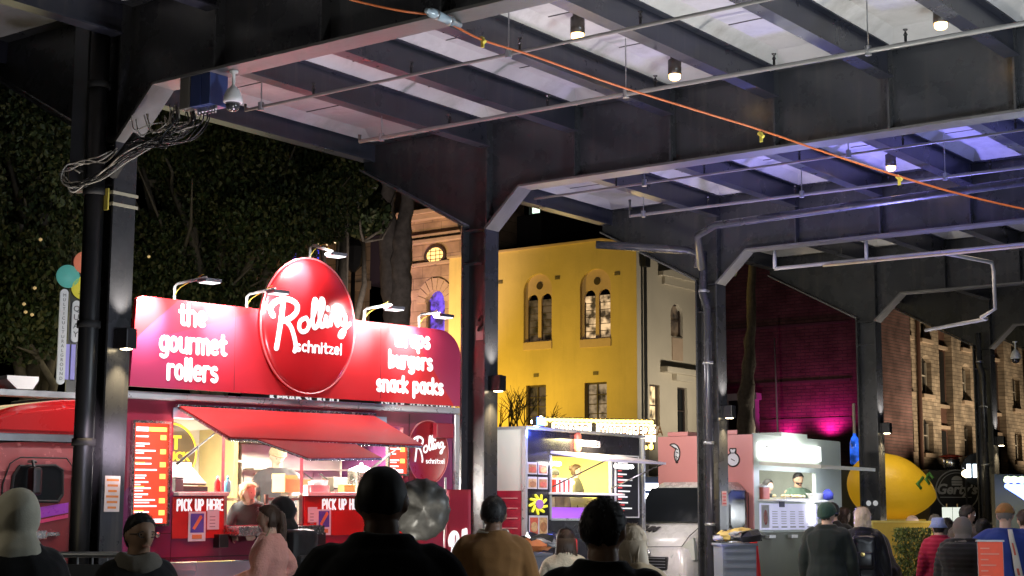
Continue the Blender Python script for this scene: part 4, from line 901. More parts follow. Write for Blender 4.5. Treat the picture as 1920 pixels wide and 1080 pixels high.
for i in range(15):
    a=i/14*PI/2; prof.append((math.cos(a)*.985,.10+.06*math.sin(a)))
prof=[(1.0,.04),(1.015,.07),(1.0,.10)]+prof[:-1]+[(.002,.16)]
loft(b,[[Vector((CU+RU*r*math.cos(t),-d-.06,CZ+RZ*r*math.sin(t))) for t in np.linspace(0,2*PI,64,endpoint=False)] for r,d in prof])
dm=obj('dome_sign',b,mat('glossy_red_dome',(.42,.012,.016),.22,var=.10,scale=1.5,coat=.35,spec=.5),ft,True)
b=B(); tube(b,[Vector((CU+RU*1.005*math.cos(a),-.155,CZ+RZ*1.005*math.sin(a))) for a in np.linspace(0,2*PI,72)],.011,6); obj('rim',b,mat('pale_red_rim',(.62,.12,.13),.35),dm)
def onDome(q,f=.3):
    rr=min(.97,math.sqrt(((q.x-CU)/RU)**2+((q.z-CZ)/RZ)**2)); return Vector((q.x,-.165-.06*math.sqrt(1-rr*rr)+q.y*f,q.z))
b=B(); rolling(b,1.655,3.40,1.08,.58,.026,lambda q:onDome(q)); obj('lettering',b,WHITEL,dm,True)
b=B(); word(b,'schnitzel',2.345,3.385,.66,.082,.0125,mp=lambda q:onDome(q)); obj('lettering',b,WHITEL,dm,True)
# roundel on the side wall
b=B(); lathe(b,[(.001,0),(.31,0),(.325,.008),(.335,.0),(.335,-.004)],40,sy=1.18); bmesh.ops.rotate(b,matrix=Matrix.Rotation(PI/2,3,'X'),verts=b.verts); rd=obj('roundel',put(b,4.16,-.004,2.305),mat('roundel_red',(.30,.012,.02),.3,var=.1),ft,True)
b=B(); tube(b,[Vector((4.16+.325*math.cos(a),-.012,2.305+.385*math.sin(a))) for a in np.linspace(0,2*PI,48)],.006,6); obj('ring',b,mat('pink_line',(.6,.2,.22),.5),rd)
b=B(); rolling(b,3.90,2.20,.50,.30,.0115,flatmp(-.016)); word(b,'schnitzel',4.27,2.175,.30,.038,.0055,flatmp(-.016)); obj('lettering',b,WHITEL,rd)
b=B(); box(b,4.22,4.5,-.10,-.02,2.48,2.66,.01); obj('vent_box',b,MAROON,ft)
# sign lamps on arms (parts) with real spot lamps
for u,z,hu,hz,on in ((.54,3.83,.60,3.98,False),(1.46,3.80,1.47,3.94,True),(2.32,4.44,2.25,4.43,True),(3.12,3.78,3.10,3.90,True),(3.97,3.78,3.86,3.87,True)):
    b=B(); tube(b,[(u,-.05,z-.1),(u,-.05,z+.16),(u+.02,-.08,z+.19),(hu,-.56,hz+.06)],.016,8); ar=obj('lamp_arm',b,WHITEP,ft,True)
    b=B(); tube(b,[Vector(q) for q in smooth_path([(u-.02,-.04,z),(u+.01,-.10,z+.12),(u+.03,-.25,z+.18),(hu,-.5,hz+.10)],5)],.006,5); obj('cable',b,YEL,ar)
    b=B(); box(b,hu-.10,hu+.10,-.70,-.54,hz,hz+.035,.008); hd=obj('lamp_head',b,mat('lamp_grey',(.35,.35,.38),.4),ar)
    b=B(); box(b,hu-.085,hu+.085,-.69,-.55,hz-.008,hz-.001); obj('lens',b,glow('flood_lens',(.97,.98,1),8 if on else 1),hd)
for u,z,tu,tz,e in ((.20,4.0,.15,3.70,46),(1.12,4.0,1.12,3.68,38),(1.55,3.98,1.72,3.8,16),(2.12,4.52,2.02,4.2,30),(3.02,3.98,2.98,3.72,42),(3.72,3.93,3.70,3.64,40)):
    spot(local(ft,(u,-.52,z)),local(ft,(tu,-.10,tz)),e*5.2,(1.0,.98,.95),62,.95,.05); spot(local(ft,(u,-.62,z+.02)),local(ft,(tu,-.10,tz-.25)),e*1.45,(1.0,.98,.95),130,.9,.05)
# partly hidden white roof lettering board behind the banner
b=put(text_bm('KEBAB SCROLL',.15,.004,.003,'LEFT'),1.85,.04,2.835); obj('lettering',b,WHITEL,ft)
b=put(text_bm('DELI & ZERO STREET',.13,.004,.003,'LEFT'),3.46,.04,2.815); obj('lettering',b,WHITEL,ft)
b=B(); box(b,1.5,4.6,.06,.09,2.865,2.90); obj('roof_board',b,BLACK,ft)
# loose things on the counter, each a thing of its own
def intr(name,lbl,cat,p,group=None): return T(name,lbl,cat,local(ft,p),(0,0,R(81.356)),group)
t=intr('sandwich_press','dark sandwich press with its lid up at the left of the serving window','grill',(.95,.28,1.83))
b=B(); box(b,-.20,.20,-.12,.16,.0,.06,.01); obj('base',b,BLACK,t); b=B(); slab(b,[Vector((-.2,-.10,.07)),Vector((.18,-.10,.07)),Vector((.14,.12,.24)),Vector((-.2,.12,.24))],.03); obj('lid',b,mat('brown_steel',(.11,.075,.06),.35,metal=.4),t)
for i,(u,c,l) in enumerate(((1.33,(.5,.02,.02),'red sauce bottle on the counter beside the blue one'),(1.46,(.08,.40,.60),'light blue bottle on the counter beside the red sauce'))):
    t=intr('sauce_bottle',l,'bottle',(u,.25,1.826)); b=B(); lathe(b,[(.03,0),(.036,.01),(.036,.11),(.014,.14),(.012,.17),(.004,.18)],14); obj('bottle',b,mat('bottle_%d'%i,c,.3),t,True)
    b=B(); lathe(b,[(.015,.14),(.016,.165),(.006,.17)],10); obj('cap',b,mat('bottle_%d'%i,c,.3) if i else WHITEP,t,True)
t=intr('carton','brown cardboard carton on the counter before the cook','carton',(2.42,.33,1.826)); b=B(); box(b,-.20,.16,-.10,.15,0,.15,.004); obj('carton_body',b,mat('cardboard',(.52,.36,.16),.8),t); b=B(); box(b,-.2,.16,.15,.155,.15,.20); box(b,-.205,-.2,-.1,.15,.15,.21); obj('flap',b,mat('cardboard',(.52,.36,.16),.8),t)
t=intr('plastic_tub','translucent pale plastic tub beside the carton','tub',(2.74,.30,1.826)); b=B(); lathe(b,[(.10,0),(.125,.14),(.13,.145),(.12,.145),(.095,.01)],4,sx=1.2); obj('tub_body',b,mat('pale_plastic',(.62,.64,.72),.3),t)
t=intr('napkin_stack','white stack of napkins on the counter over the tray','napkins',(2.50,.02,1.826)); b=B()
for i in range(6): box(b,-.13+.004*(i%2),.13,-.07,.07,.014*i,.014*i+.011)
obj('napkins',b,PAP,t)
for i,u in enumerate((3.25,3.48)):
    t=intr('fryer_basket',('left','right')[i]+' wire fryer basket with a long handle on the bench','basket',(u,1.15,1.822),'fryer baskets'); b=B(); box(b,-.09,.09,.0,.28,0,.10); obj('basket',b,SS,t); b=B(); tube(b,[(0,0,.09),(-.05,-.15,.16),(-.22,-.2,.23)],.010,6); obj('handle',b,BLACK,t)
t=intr('steel_urn','big stainless stock pot with a white lid on the fryer bench','pot',(4.10,1.20,1.822)); b=B(); lathe(b,[(.16,0),(.17,.02),(.17,.26),(.175,.27),(.15,.27)],24); obj('pot_body',b,CHROME,t,True); b=B(); lathe(b,[(.175,.272),(.16,.30),(.06,.34),(.02,.35),(.02,.38),(.001,.385)],24); obj('lid',b,WHITEP,t,True)
b=B(); tube(b,[(-.18,-.02,.12),(-.2,-.05,.12),(-.2,-.05,.16),(-.18,-.02,.16)],.008,6); obj('handle',b,CHROME,t)
t=intr('steel_box','square steel toaster beside the stock pot','toaster',(3.74,1.25,1.822)); b=B(); box(b,-.11,.11,-.1,.14,.02,.20,.012); obj('case',b,SS,t); b=B(); box(b,-.11,.11,-.14,-.1,.05,.07,.004); obj('handle',b,BLACK,t)
# shelf stock inside
for i,(u,y_,w,h,d,c,nm,l) in enumerate(((.80,2.0,.3,.22,.2,(.70,.62,.48),'carton','pale carton on the back bench left of the round sign'),(3.10,1.9,.22,.14,.2,(.35,.05,.04),'carton','red carton on the back bench under the hood'),(2.58,.15,.12,.12,.10,(.72,.70,.66),'cup_stack','stack of white cups beside the brown carton'),(3.0,.10,.16,.09,.12,(.60,.45,.12),'tray_stack','yellow trays stacked on the counter by the fryer'),(.74,.12,.10,.16,.08,(.05,.05,.06),'card_reader','small dark card terminal at the left end of the counter'))):
    z_=1.822 if y_>1 else 1.826
    t=intr(nm,l,nm.replace('_',' '),(u,y_ if y_<1 else 1.6,z_))
    b=B(); box(b,-w/2,w/2,-d/2,d/2,0,h*.82,.006); obj('body',b,mat('stock_%d'%i,c,.6),t); b=B(); box(b,-w/2-.004,w/2+.004,-d/2-.004,d/2+.004,h*.83,h,.006); obj('lid',b,mat('stock_lid_%d'%i,tuple(min(1,k*1.25) for k in c),.5),t)
b=B(); box(b,.62,1.5,1.3,2.1,.6,1.82,.01); obj('back_bench',b,SS,ft)
b=B()
for i in range(9): box(b,2.98+.155*i,2.98+.155*i+.004,2.128,2.139,1.25,2.1)
obj('panel_seams',b,GALV,ft)
b=B(); box(b,2.45,2.74,1.75,2.14,1.9,1.93); box(b,2.45,2.74,1.75,2.14,2.2,2.23); o=obj('wire_shelf',b,SS,ft); b=B()
rs=random.Random(12)
for z in (1.93,2.23):
    for i in range(4): lathe(b,[(.026,0),(.03,.01),(.03,.09),(.018,.11),(.018,.125)],10,(2.49+.07*i,1.95,z))
obj('jars',b,mat('jar_brown',(.40,.22,.08),.3,var=.5,scale=9),o)
# feather flag at the right end of the truck
pb=at(846,1075,16.6); pb.z=0
t=T('feather_flag','maroon feather flag with white script at the right end of the red truck','flag',pb)
zt=at(835,895,16.6).z; zf=at(850,918,16.6).z
b=B(); tube(b,[(-.09,0,0),(-.09,0,zt)],.012,8); obj('pole',b,WHITEP,t,True)
b=B(); NZ=14
L=[]
for i in range(NZ+1):
    z=.45+(zf-.45)*i/NZ; L.append([Vector((x,.02*math.sin(z*5+x*9),z)) for x in np.linspace(-.06,.20,7)])
vv=[[b.verts.new(p) for p in r] for r in L]
for i in range(NZ):
    for j in range(6): b.faces.new((vv[i][j],vv[i][j+1],vv[i+1][j+1],vv[i+1][j]))
fo=obj('fabric',b,mat('flag_maroon',(.40,.02,.05),.6,var=.15),t,True); fo.rotation_euler=(0,0,R(30))
m=fo.modifiers.new('thick','SOLIDIFY'); m.thickness=.004
b=B(); rolling(b,-.02,1.05,.26,.40,.014,flatmp(-.03)); o=obj('lettering',b,WHITEL,fo)
K2=.82
# ============================================================ second stall: black and white hot dog trailer
t2=T('hotdog_trailer','black and white trailer selling hot dogs behind the second column','food trailer',tuple(CAM+(Vector((-3.49,10.68,0))-CAM)*K2),(0,0,PI/2)); t2.scale=(K2,K2,K2); bpy.context.view_layer.update()
BLKP=mat('black_trailer_panel',(.016,.015,.022),.25,var=.2,scale=2,coat=.3)
wl=facade(B(),3.26,2.9-.45,[(.62,2.33,1.97-.45,2.52-.45),(.62,2.0,1.56-.45,1.90-.45)],.06); bmesh.ops.transform(wl,matrix=Matrix.Translation((0,0,.45)),verts=wl.verts); obj('front_wall',wl,BLKP,t2)
b=B(); box(b,-.03,.0,.03,2.2,.45,2.93); obj('end_wall',b,mat('white_trailer_panel',(.74,.76,.74),.35,var=.06,scale=1),t2)
b=B(); box(b,3.26,3.29,.03,2.2,.45,2.9); box(b,0,3.26,2.17,2.2,.45,2.9); obj('outer_shell',b,BLKP,t2)
b=B(); box(b,-.05,3.31,-.05,2.22,2.905,2.95,.008); box(b,-.05,-.001,-.04,.03,.45,2.90); box(b,3.262,3.31,-.04,.03,.45,2.90); obj('silver_trim',b,mat('pale_aluminium',(.55,.56,.60),.3),t2)
b=B(); box(b,.05,3.2,.1,2.15,1.0,1.03); box(b,.05,3.2,.1,2.15,2.84,2.87); obj('floor_and_ceiling',b,IW,t2)
b=B(); box(b,.05,3.2,2.12,2.16,1.03,2.84); box(b,.03,.05,.08,2.15,1.03,2.84); box(b,3.21,3.23,.08,2.15,1.03,2.84); obj('interior_lining',b,mat('yellow_interior',(.72,.64,.28),.5,var=.06),t2)
b=B(); box(b,.60,2.36,-.25,.35,1.93,1.965,.006); obj('counter',b,mat('white_counter',(.80,.78,.74),.3),t2)
b=B(); box(b,.62,2.0,.09,.12,1.55,1.74); obj('drinks_shelf',b,mat('purple_shelf',(.32,.10,.55),.4,emit=(.35,.1,.8),es=.5),t2)
b=B()
for u in (.62,2.30): box(b,u,u+.035,-.02,.03,1.55,2.53)
box(b,.655,2.30,-.02,.03,1.535,1.57); obj('window_frame',b,mat('pale_aluminium',(.55,.56,.60),.3),t2)
b=B(); slab(b,[Vector((.60,-.03,2.56)),Vector((2.36,-.03,2.56)),Vector((2.40,-1.0,2.42)),Vector((.60,-1.0,2.42))],-.035); aw2=obj('awning',b,mat('lilac_awning',(.55,.50,.66),.4),t2)
for ua in (.66,2.30): obj('gas_strut',tube(B(),[(ua,-1.0,2.43),(ua,-.03,2.05)],.012,6),BLACK,t2)
obj('light_tube',tube(B(),[(.5,-.12,2.40),(.72,-.12,2.40)],.03,8),LED,t2); obj('light_tube',tube(B(),[(2.0,-.30,2.40),(2.5,-.30,2.40)],.028,8),LED,t2)
b=B()
for u0,u1,z0,z1 in ((2.42,3.13,2.58,2.60),(2.42,3.13,1.58,1.60),(2.42,2.44,1.60,2.58),(3.11,3.13,1.60,2.58)): box(b,u0,u1,-.03,-.004,z0,z1)
mb=obj('menu_board',b,WHITEP,t2); b=B(); box(b,2.44,3.11,-.02,-.004,1.60,2.58); obj('chalkboard',b,mat('chalk_black',(.02,.02,.026),.6),mb)
b=B(); c=B(); rs=random.Random(4)
for i in range(9):
    z=2.46-i*.092; a=2.50+.0*i; box(b,a,a+rs.uniform(.25,.45),-.024,-.021,z,z+.022); box(c,a,a+rs.uniform(.1,.2),-.024,-.021,z-.035,z-.018)
obj('lettering',b,WHITEL,mb); obj('prices',c,mat('red_lettering',(.6,.05,.05),.5,emit=(1,.1,.1),es=.3),mb)
PH=[mat('photo_brown',(.30,.13,.06),.5,var=.6,scale=25),mat('photo_red',(.42,.08,.05),.5,var=.6,scale=25),mat('photo_tan',(.45,.28,.14),.5,var=.6,scale=25)]
for i,(u,z) in enumerate(((.16,2.32),(.43,2.32),(.16,2.10),(.43,2.10),(.20,1.46),(.44,1.46))):
    h=.18 if i<4 else .30; b=B(); box(b,u-.12,u+.12,-.012,-.003,z-h/2,z+h/2); o=obj('menu_picture',b,mat('pale_photo_frame',(.45,.42,.52),.5),t2)
    b=B(); box(b,u-.10,u+.10,-.016,-.0125,z-h/2+.02,z+h/2-.03); prism(b,arc(u,z-.02,.085,h*.25,0,350,14),'y',-.022,-.0165,1); obj('print',b,[PH[i%3],PH[(i+1)%3]],o)
b=B(); 
for i in range(9):
    a=2*PI*i/9; tube(b,[(.30+.09*math.cos(a),-.02,1.78+.07*math.sin(a)),(.30+.22*math.cos(a+.5),-.02,1.78+.14*math.sin(a+.5))],.022,6,True)
lathe_b=obj('burst_sign',b,mat('neon_yellow_print',(.75,.70,.03),.5,emit=(.8,.75,.05),es=.3),t2)
b=B(); prism(b,arc(.30,1.78,.10,.07,0,350,16),'y',-.05,-.035); obj('print',b,mat('purple_shelf2',(.35,.15,.5),.5),lathe_b)
# hot dog emblem and name strip
b=B(); tube(b,[(1.33,-.03,2.66),(1.33,-.03,2.86)],.062,12,True); obj('sausage_emblem',b,mat('sausage_pink',(.55,.14,.09),.4),t2,True)
b=B(); box(b,1.47,2.0,-.012,-.003,2.70,2.80); o=obj('name_strip',b,mat('lilac_strip',(.55,.50,.72),.5),t2); b=put(text_bm('HOT DOGS',.085,.002,.002),1.73,-.016,2.72); obj('lettering',b,BLKP,o)
b=B(); tube(b,[(1.0,-.02,.9),(1.0,-.02,1.32)],.06,10,True); tube(b,[(1.25,-.02,.85),(1.25,-.02,1.22)],.05,10,True); obj('sausage_emblem',b,mat('sausage_red',(.55,.03,.03),.4),t2,True)
b=B(); box(b,-.036,-.031,.05,2.1,.75,1.98); rp=obj('menu_panel',b,mat('raspberry_panel',(.36,.02,.05),.45,var=.2),t2)
b=B()
for i in range(7): box(b,-.042,-.0365,.12,.75-.06*(i%2),1.86-i*.15,1.875-i*.15)
obj('lettering',b,mat('pink_lines',(.7,.4,.4),.5),rp)
for u in (.8,2.5):
    for y_ in (.24,1.95):
        k0=len(bpy.data.objects); wheel(t2,u,y_,.49)
        for o in t2.children:
            if o.name.startswith('wheel') and abs(o.location.z)<1e-6: o.location.z=-.316
b=B(); box(b,-.01,3.27,.04,2.16,.30,.449); obj('chassis',b,BLACK,t2)
in_truck(t2,(1.4,1.1,2.80),(1.4,1.1,1),150,(1,.86,.42),2.4,.8); in_truck(t2,(1.6,-.35,2.36),(1.6,-.6,1.0),10,(.9,.75,1),1.2,.1)
point(local(t2,(.25,-.22,2.86)),9,(.06,.12,1.0),.05)
b=B(); box(b,.1,.32,-.12,-.04,2.955,3.10,.01); o=obj('flood_lamp',b,BLACK,t2); b=B(); box(b,.12,.30,-.128,-.1215,2.97,3.085); obj('lens',b,glow('blue_lens',(.05,.12,1),14),o)
t=T('cooler_box','red and white striped cooler on the hot dog trailer counter','cooler',local(t2,(.95,.1,1.966)),(0,0,PI/2)); 
for i in range(8):
    b=B(); box(b,-.2+.05*i,-.15+.05*i,-.1,.1,0,.16); obj('stripe',b,(PAN,WHITEP)[i%2],t)
b=B(); box(b,-.21,.21,-.11,.11,.162,.18,.004); obj('lid',b,WHITEP,t)
rs=random.Random(21)
b=B(); box(b,.5,3.0,1.75,2.1,1.95,1.98); box(b,.5,3.0,1.75,2.1,2.3,2.33); o=obj('shelf',b,SS,t2)
for i in range(14):
    z_=(1.98,2.33)[i%2]; h_=rs.uniform(.10,.22); u_=.62+.165*i; b=B(); box(b,u_,u_+.12,1.82,1.98,z_,z_+h_,.006); obj('stock_box',b,mat('shop_stock_%d'%(i%5),((.45,.10,.05),(.55,.42,.12),(.30,.16,.07),(.55,.52,.46),(.10,.20,.30))[i%5],.6),t2)
b=B(); prism(b,[(.55,1.03),(1.1,1.03),(1.1,1.9),(.55,1.9)],'x',1.3,2.6); obj('grill_bench',b,SS,t2)
# marquee sign on the stall behind
mp=at(1020,840,29); mq=at(1222,840,29); z0=at(1120,822,29).z; z1=at(1120,788,29).z
t=T('marquee_sign','glowing marquee sign edged with bulbs above the hot dog trailer','sign',(mp.x,mp.y,z0)); dv=(mq-mp); LM=dv.xy.length; t.rotation_euler=(0,R(1.2),math.atan2(dv.y,dv.x)-R(3)); hh=z1-z0
b=B(); box(b,-.05,LM+.05,.0,.2,-.16,hh+.06,.01); obj('case',b,BLACK,t)
b=B()
for a,c in ((.14,.86),(.95,1.96),(2.03,LM-.12)): box(b,a,c,-.012,-.001,-.02,hh-.045)
obj('light_panel',b,glow('marquee_panel',(1,.88,.66),2.6),t)
for s,cx,wd in (('POTATO',.50,.62),('WOODFIRED',1.455,.92),('PIZZA',2.03+(LM-.12-2.03)/2,.44)):
    if cx<LM:
        b=text_bm(s,.235,.002,.004); w0=max(v.co.x for v in b.verts)-min(v.co.x for v in b.verts)
        for v in b.verts: v.co.x*=wd/w0
        obj('lettering',put(b,cx,-.018,.10),mat('marquee_letter',(.10,.05,.02),.6),t)
b=B(); tube(b,[(.0,-.03,hh+.012),(LM,-.03,hh+.012)],.022,6); tube(b,[(LM-.01,-.03,hh),(LM-.01,-.03,-.14)],.02,6); obj('neon_edge',b,glow('marquee_neon',(1,.70,.16),3),t)
b=B()
for i in range(24): lathe(b,[(.001,-.04),(.04,-.02),(.04,.02),(.001,.04)],8,(.02+i*(LM-.04)/23,-.05,hh+.0))
for z in (-.10,.02,.14,.26): 
    for x in (.02,LM-.02): lathe(b,[(.001,-.04),(.04,-.02),(.04,.02),(.001,.04)],8,(x,-.05,z))
for i in range(8): lathe(b,[(.001,-.04),(.04,-.02),(.04,.02),(.001,.04)],8,(LM-.02-i*.1,-.05,-.13))
obj('bulb',b,glow('marquee_bulb',(1,.60,.10),4),t)
for xa in (.05,LM-.12): obj('post',bx(xa,xa+.07,.05,.15,-z0,-.16),BLACK,t)
for dx in (.6,1.9): point(Vector((mp.x,mp.y,0))+dv.normalized()*dx+Vector((.2,-.7,z1+.2)),16,(1,.70,.25),.1)
# lit menu light box between the trailers
p=at(1218,905,28); t=T('light_box','bright white light box between the hot dog trailer and pink truck','light box',(p.x,p.y,1.3),(0,0,YAW)); b=B(); box(b,-.22,.22,.0,.1,.0,1.0,.01); obj('case',b,mat('blue_case',(.05,.09,.22),.4),t); b=B(); box(b,-.2,.2,-.01,-.001,.03,.70); box(b,-.2,.2,-.01,-.001,.76,.88); obj('panel',b,glow('lightbox_panel',(1,.97,.95),4),t); b=B(); box(b,-.2,-.16,.02,.08,-1.3,0); box(b,.16,.2,.02,.08,-1.3,0); obj('leg',b,BLACK,t)
t=T('lamp_cluster','small round lamps on the corner behind the hot dog trailer roof','lights',at(1005,800,27)); o0=at(1005,800,27)
for px,py in ((1001,791),(1010,793),(1014,785),(1006,797)): obj('bulb',lathe(B(),[(.001,-.05),(.05,-.02),(.05,.02),(.001,.05)],8,at(px,py,27)-o0),WARM,t); b=B(); q=at(1008,791,27.1)-o0; tube(b,[q-Vector((0,0,3.0)),q],.03,6); obj('post',b,BLACK,t)
# ============================================================ pink dumpling van
t3=T('food_van','white van with a pink box body selling dumplings','food van',(-.26,11.86,0),(0,0,PI/2))
PINK=mat('candy_pink_paint',(.72,.30,.28),.4,var=.05,scale=1); MINT=mat('pale_mint_panel',(.60,.68,.62),.4,var=.05); VANW=mat('white_van_paint',(.64,.62,.57),.28,var=.04,coat=.5)
BW=1.6
wl=facade(B(),2.85,2.80-.55,[(.16,1.98,1.86-.55,2.28-.55)],.06); bmesh.ops.transform(wl,matrix=Matrix.Translation((0,0,.55)),verts=wl.verts); obj('side_wall',wl,MINT,t3)
b=B(); box(b,-.03,-.0005,.0,BW,.9,2.79); obj('front_wall',b,PINK,t3)
b=B(); box(b,0,2.85,BW-.03,BW,.55,2.79); box(b,2.85,2.88,0,BW,.55,2.79); box(b,0,2.85,.03,BW-.03,2.76,2.79); box(b,.88,1.72,.001,.5,2.79,2.86); obj('outer_shell',b,MINT,t3)
b=B(); box(b,-.025,.0,.25,.7,2.795,2.86,.01); box(b,.0,.8,1.1,1.45,2.795,2.86,.01); obj('roof_hatch',b,PINK,t3)
b=B(); box(b,.02,2.82,.08,BW-.05,.9,.93); box(b,.02,2.82,BW-.06,BW-.035,.93,2.75); box(b,.01,.03,.08,BW-.06,.93,2.75); box(b,2.80,2.82,.08,BW-.06,.93,2.75); box(b,.03,2.8,.08,BW-.06,2.72,2.75); obj('interior_lining',b,mat('grey_interior',(.36,.38,.34),.5),t3)
b=B(); box(b,.55,2.6,BW-.12,BW-.065,1.9,2.30); obj('back_shelf',b,BLACK,t3)
b=B(); box(b,.12,2.02,-.28,.3,1.83,1.86,.006); obj('counter',b,mat('white_counter',(.80,.78,.74),.3),t3)
b=B(); slab(b,[Vector((.10,-.03,2.35)),Vector((2.05,-.03,2.35)),Vector((1.95,-1.0,2.29)),Vector((.12,-1.0,2.29))],-.05); obj('awning',b,mat('pale_awning',(.72,.72,.62),.5),t3)
b=B(); box(b,.12,2.08,-.05,-.003,2.455,2.68,.008); o=obj('sign_box',b,glow('white_sign_panel',(1,1,.97),2.4),t3)
b=put(text_bm('DUMPLINGS',.045,.002,.001,'LEFT'),.22,-.055,2.61); obj('lettering',b,mat('pale_lettering',(.3,.3,.3),.6),o)
b=B(); box(b,.14,1.98,-.02,-.003,1.42,1.80,.004); pn=obj('menu_panel',b,mat('lilac_menu_panel',(.58,.58,.74),.4,emit=(.7,.7,1),es=.25),t3)
b=B(); box(b,.16,.40,-.026,-.0205,1.45,1.78); obj('sheet',b,PAP,pn); b=B(); prism(b,arc(.28,1.60,.055,.11,0,350,14),'y',-.034,-.028); obj('print',b,PH[1],pn)
b=B()
for i in range(5):
    for j in range(6): box(b,.50+i*.28,.66+i*.28,-.024,-.0205,1.68-j*.035,1.69-j*.035)
    box(b,.50+i*.28,.68+i*.28,-.024,-.0205,1.45,1.47)
obj('lettering',b,mat('grey_print',(.35,.35,.38),.7),pn)
b=B(); box(b,1.66,1.84,-.05,-.021,1.52,1.80); obj('light_strip',b,glow('strip_white',(1,1,1),5),t3)
b=B(); box(b,.72,.88,-.03,-.0205,1.75,1.83); obj('notice',b,mat('navy_notice',(.05,.05,.15),.5),t3)
b=B(); box(b,.02,2.84,-.03,-.003,.5,1.385); obj('lower_skirt',b,mat('olive_panel',(.075,.085,.055),.5,var=.2),t3)
for u in (.25,.95): 
    b=B(); box(b,u,u+.2,-.10,-.031,1.30,1.345,.005); obj('bracket',b,GALV,t3)
b=B(); tube(b,[(.3,.1,2.68),(1.9,.1,2.68)],.014,6); obj('light_tube',b,LED,t3)
in_truck(t3,(1.2,.7,2.70),(1.2,.7,1.2),42,(1,.97,.86),1.6,.5); in_truck(t3,(1.1,-.5,2.25),(1.1,-.1,1.4),9,(.75,.8,1),1.2,.1); point(local(t3,(1.1,-.28,2.72)),4,(1,1,1),.2); area(local(t3,(-1.9,1.2,3.4)),local(t3,(0,.8,2.2)),15,(1,.92,.9),.8,.3)  # last area added, without a fixture, to brighten the van front
# drawings on the pink front: dumpling, bottle, pouch
LINE=mat('line_drawing_black',(.03,.025,.025),.6)
def drawing(pts,fill,y0,z0,lines=()):
    # (a,b) drawn on the plane x=-.031 of the van: a along +y local (away from service side), b up
    b=B(); prism(b,[(y0+a,z0+c) for a,c in pts],'x',-.034,-.031); o=obj('drawing',b,fill,t3)
    b=B(); P=[Vector((-.036,y0+a,z0+c)) for a,c in pts]; tube(b,P+[P[0]],.010,6)
    for l in lines: tube(b,[Vector((-.037,y0+a,z0+c)) for a,c in l],.006,6)
    obj('outline',b,LINE,o)
dump=[(.10,.13)]+[(.10-.04*math.sin(PI*i/6),.13-.26*i/6) for i in range(1,6)]+[(-.10,-.12)]+[(-.10+.22*math.sin(PI*i/7)*.55+.20*i/7,-.12+.25*i/7-.10*math.sin(PI*i/7)) for i in range(1,7)]
drawing(arc(.02,0,.115,.145,60,250,10)+arc(-.05,-.03,.05,.11,250,420,5),PAP,1.31,2.54,[[(-.02,.08),(-.06,.05)],[(-.03,.02),(-.07,.0)],[(-.02,-.04),(-.06,-.07)]])
drawing(arc(0,-.03,.105,.10,110,430,14)+[(.055,.11),(.04,.13),(-.05,.13),(-.05,.10)],PAP,.32,2.46,[[(-.05,.065),(.05,.065)],[(-.03,-.05),(.03,-.02)],[(.0,.11),(.0,.13)]])
drawing(arc(0,-.08,.07,.09,110,430,12)+[(.03,.10),(.06,.18),(-.05,.2),(-.03,.1)],PAP,.82,2.50)
drawing(arc(0,0,.05,.12,80,440,12),PAP,.74,2.28)
# cab: van nose in front (-x local), windscreen, bonnet, lights
b=B()
def vr(u,z1,y0,y1,z0=.38): return [Vector((u,y0,z0)),Vector((u,y0-.02,z0+.45)),Vector((u,y0+.03,z1-.12)),Vector((u,y0+.16,z1)),Vector((u,y1-.16,z1)),Vector((u,y1-.03,z1-.12)),Vector((u,y1+.02,z0+.45)),Vector((u,y1,z0))]
Y0_,Y1_=.10,1.60
loft(b,[vr(-.03,2.10,Y0_,Y1_),vr(-.55,2.10,Y0_,Y1_),vr(-.80,1.98,Y0_,Y1_),vr(-1.18,1.50,Y0_,Y1_),vr(-1.52,1.34,Y0_+.03,Y1_-.03),vr(-1.66,1.18,Y0_+.06,Y1_-.06),vr(-1.72,.85,Y0_+.08,Y1_-.08,.36)])
bmesh.ops.bevel(b,geom=[e for e in b.edges],offset=.02,segments=2,affect='EDGES')
vc=obj('cab',b,VANW,t3,True)
b=B(); slab(b,[Vector((-.80,.24,2.00)),Vector((-.80,1.46,2.00)),Vector((-1.205,1.53,1.525)),Vector((-1.205,.17,1.525))],.02); ws=obj('windscreen',b,GLASS,vc)
b=B(); slab(b,[Vector((-1.10,.55,1.60)),Vector((-1.10,1.2,1.60)),Vector((-1.16,1.25,1.53)),Vector((-1.16,.5,1.53))],.05); obj('dash_paper',b,mat('dash_sheet',(.45,.45,.25),.7),ws)
b=B(); pts=[(-.12,1.62),(-.12,1.98),(-.52,1.98),(-.78,1.82),(-.98,1.55),(-.60,1.55),(-.5,1.42),(-.2,1.42)]; prism(b,pts,'y',.085,.10); obj('door_window',b,GLASS,vc)
b=B(); box(b,-.95,-.85,-.12,.05,1.45,1.78,.03); obj('mirror',b,BLACK,vc)
b=B(); box(b,-.95,-.85,1.65,1.82,1.45,1.78,.03); obj('mirror',b,BLACK,vc)
HL=mat('headlight_lens',(.55,.58,.50),.1,spec=.8)
for s in (0,1):
    def my(y): return y if s==0 else (Y0_+Y1_-y)
    b=B(); q=[(.12,1.32),(.30,1.20),(.46,1.06),(.40,.98),(.10,1.02)]; pts=[Vector((-1.69+.2*(1-(my(y)-.1 if s==0 else Y1_-my(y))/.5)-.01,my(y),z)) for y,z in q]
    lo=[b.verts.new(p) for p in pts]; hi=[b.verts.new(p+Vector((-.05,0,0))) for p in pts]; b.faces.new(lo); b.faces.new(hi[::-1])
    for i in range(5): b.faces.new((lo[i],lo[(i+1)%5],hi[(i+1)%5],hi[i]))
    obj('headlight',b,HL,vc)
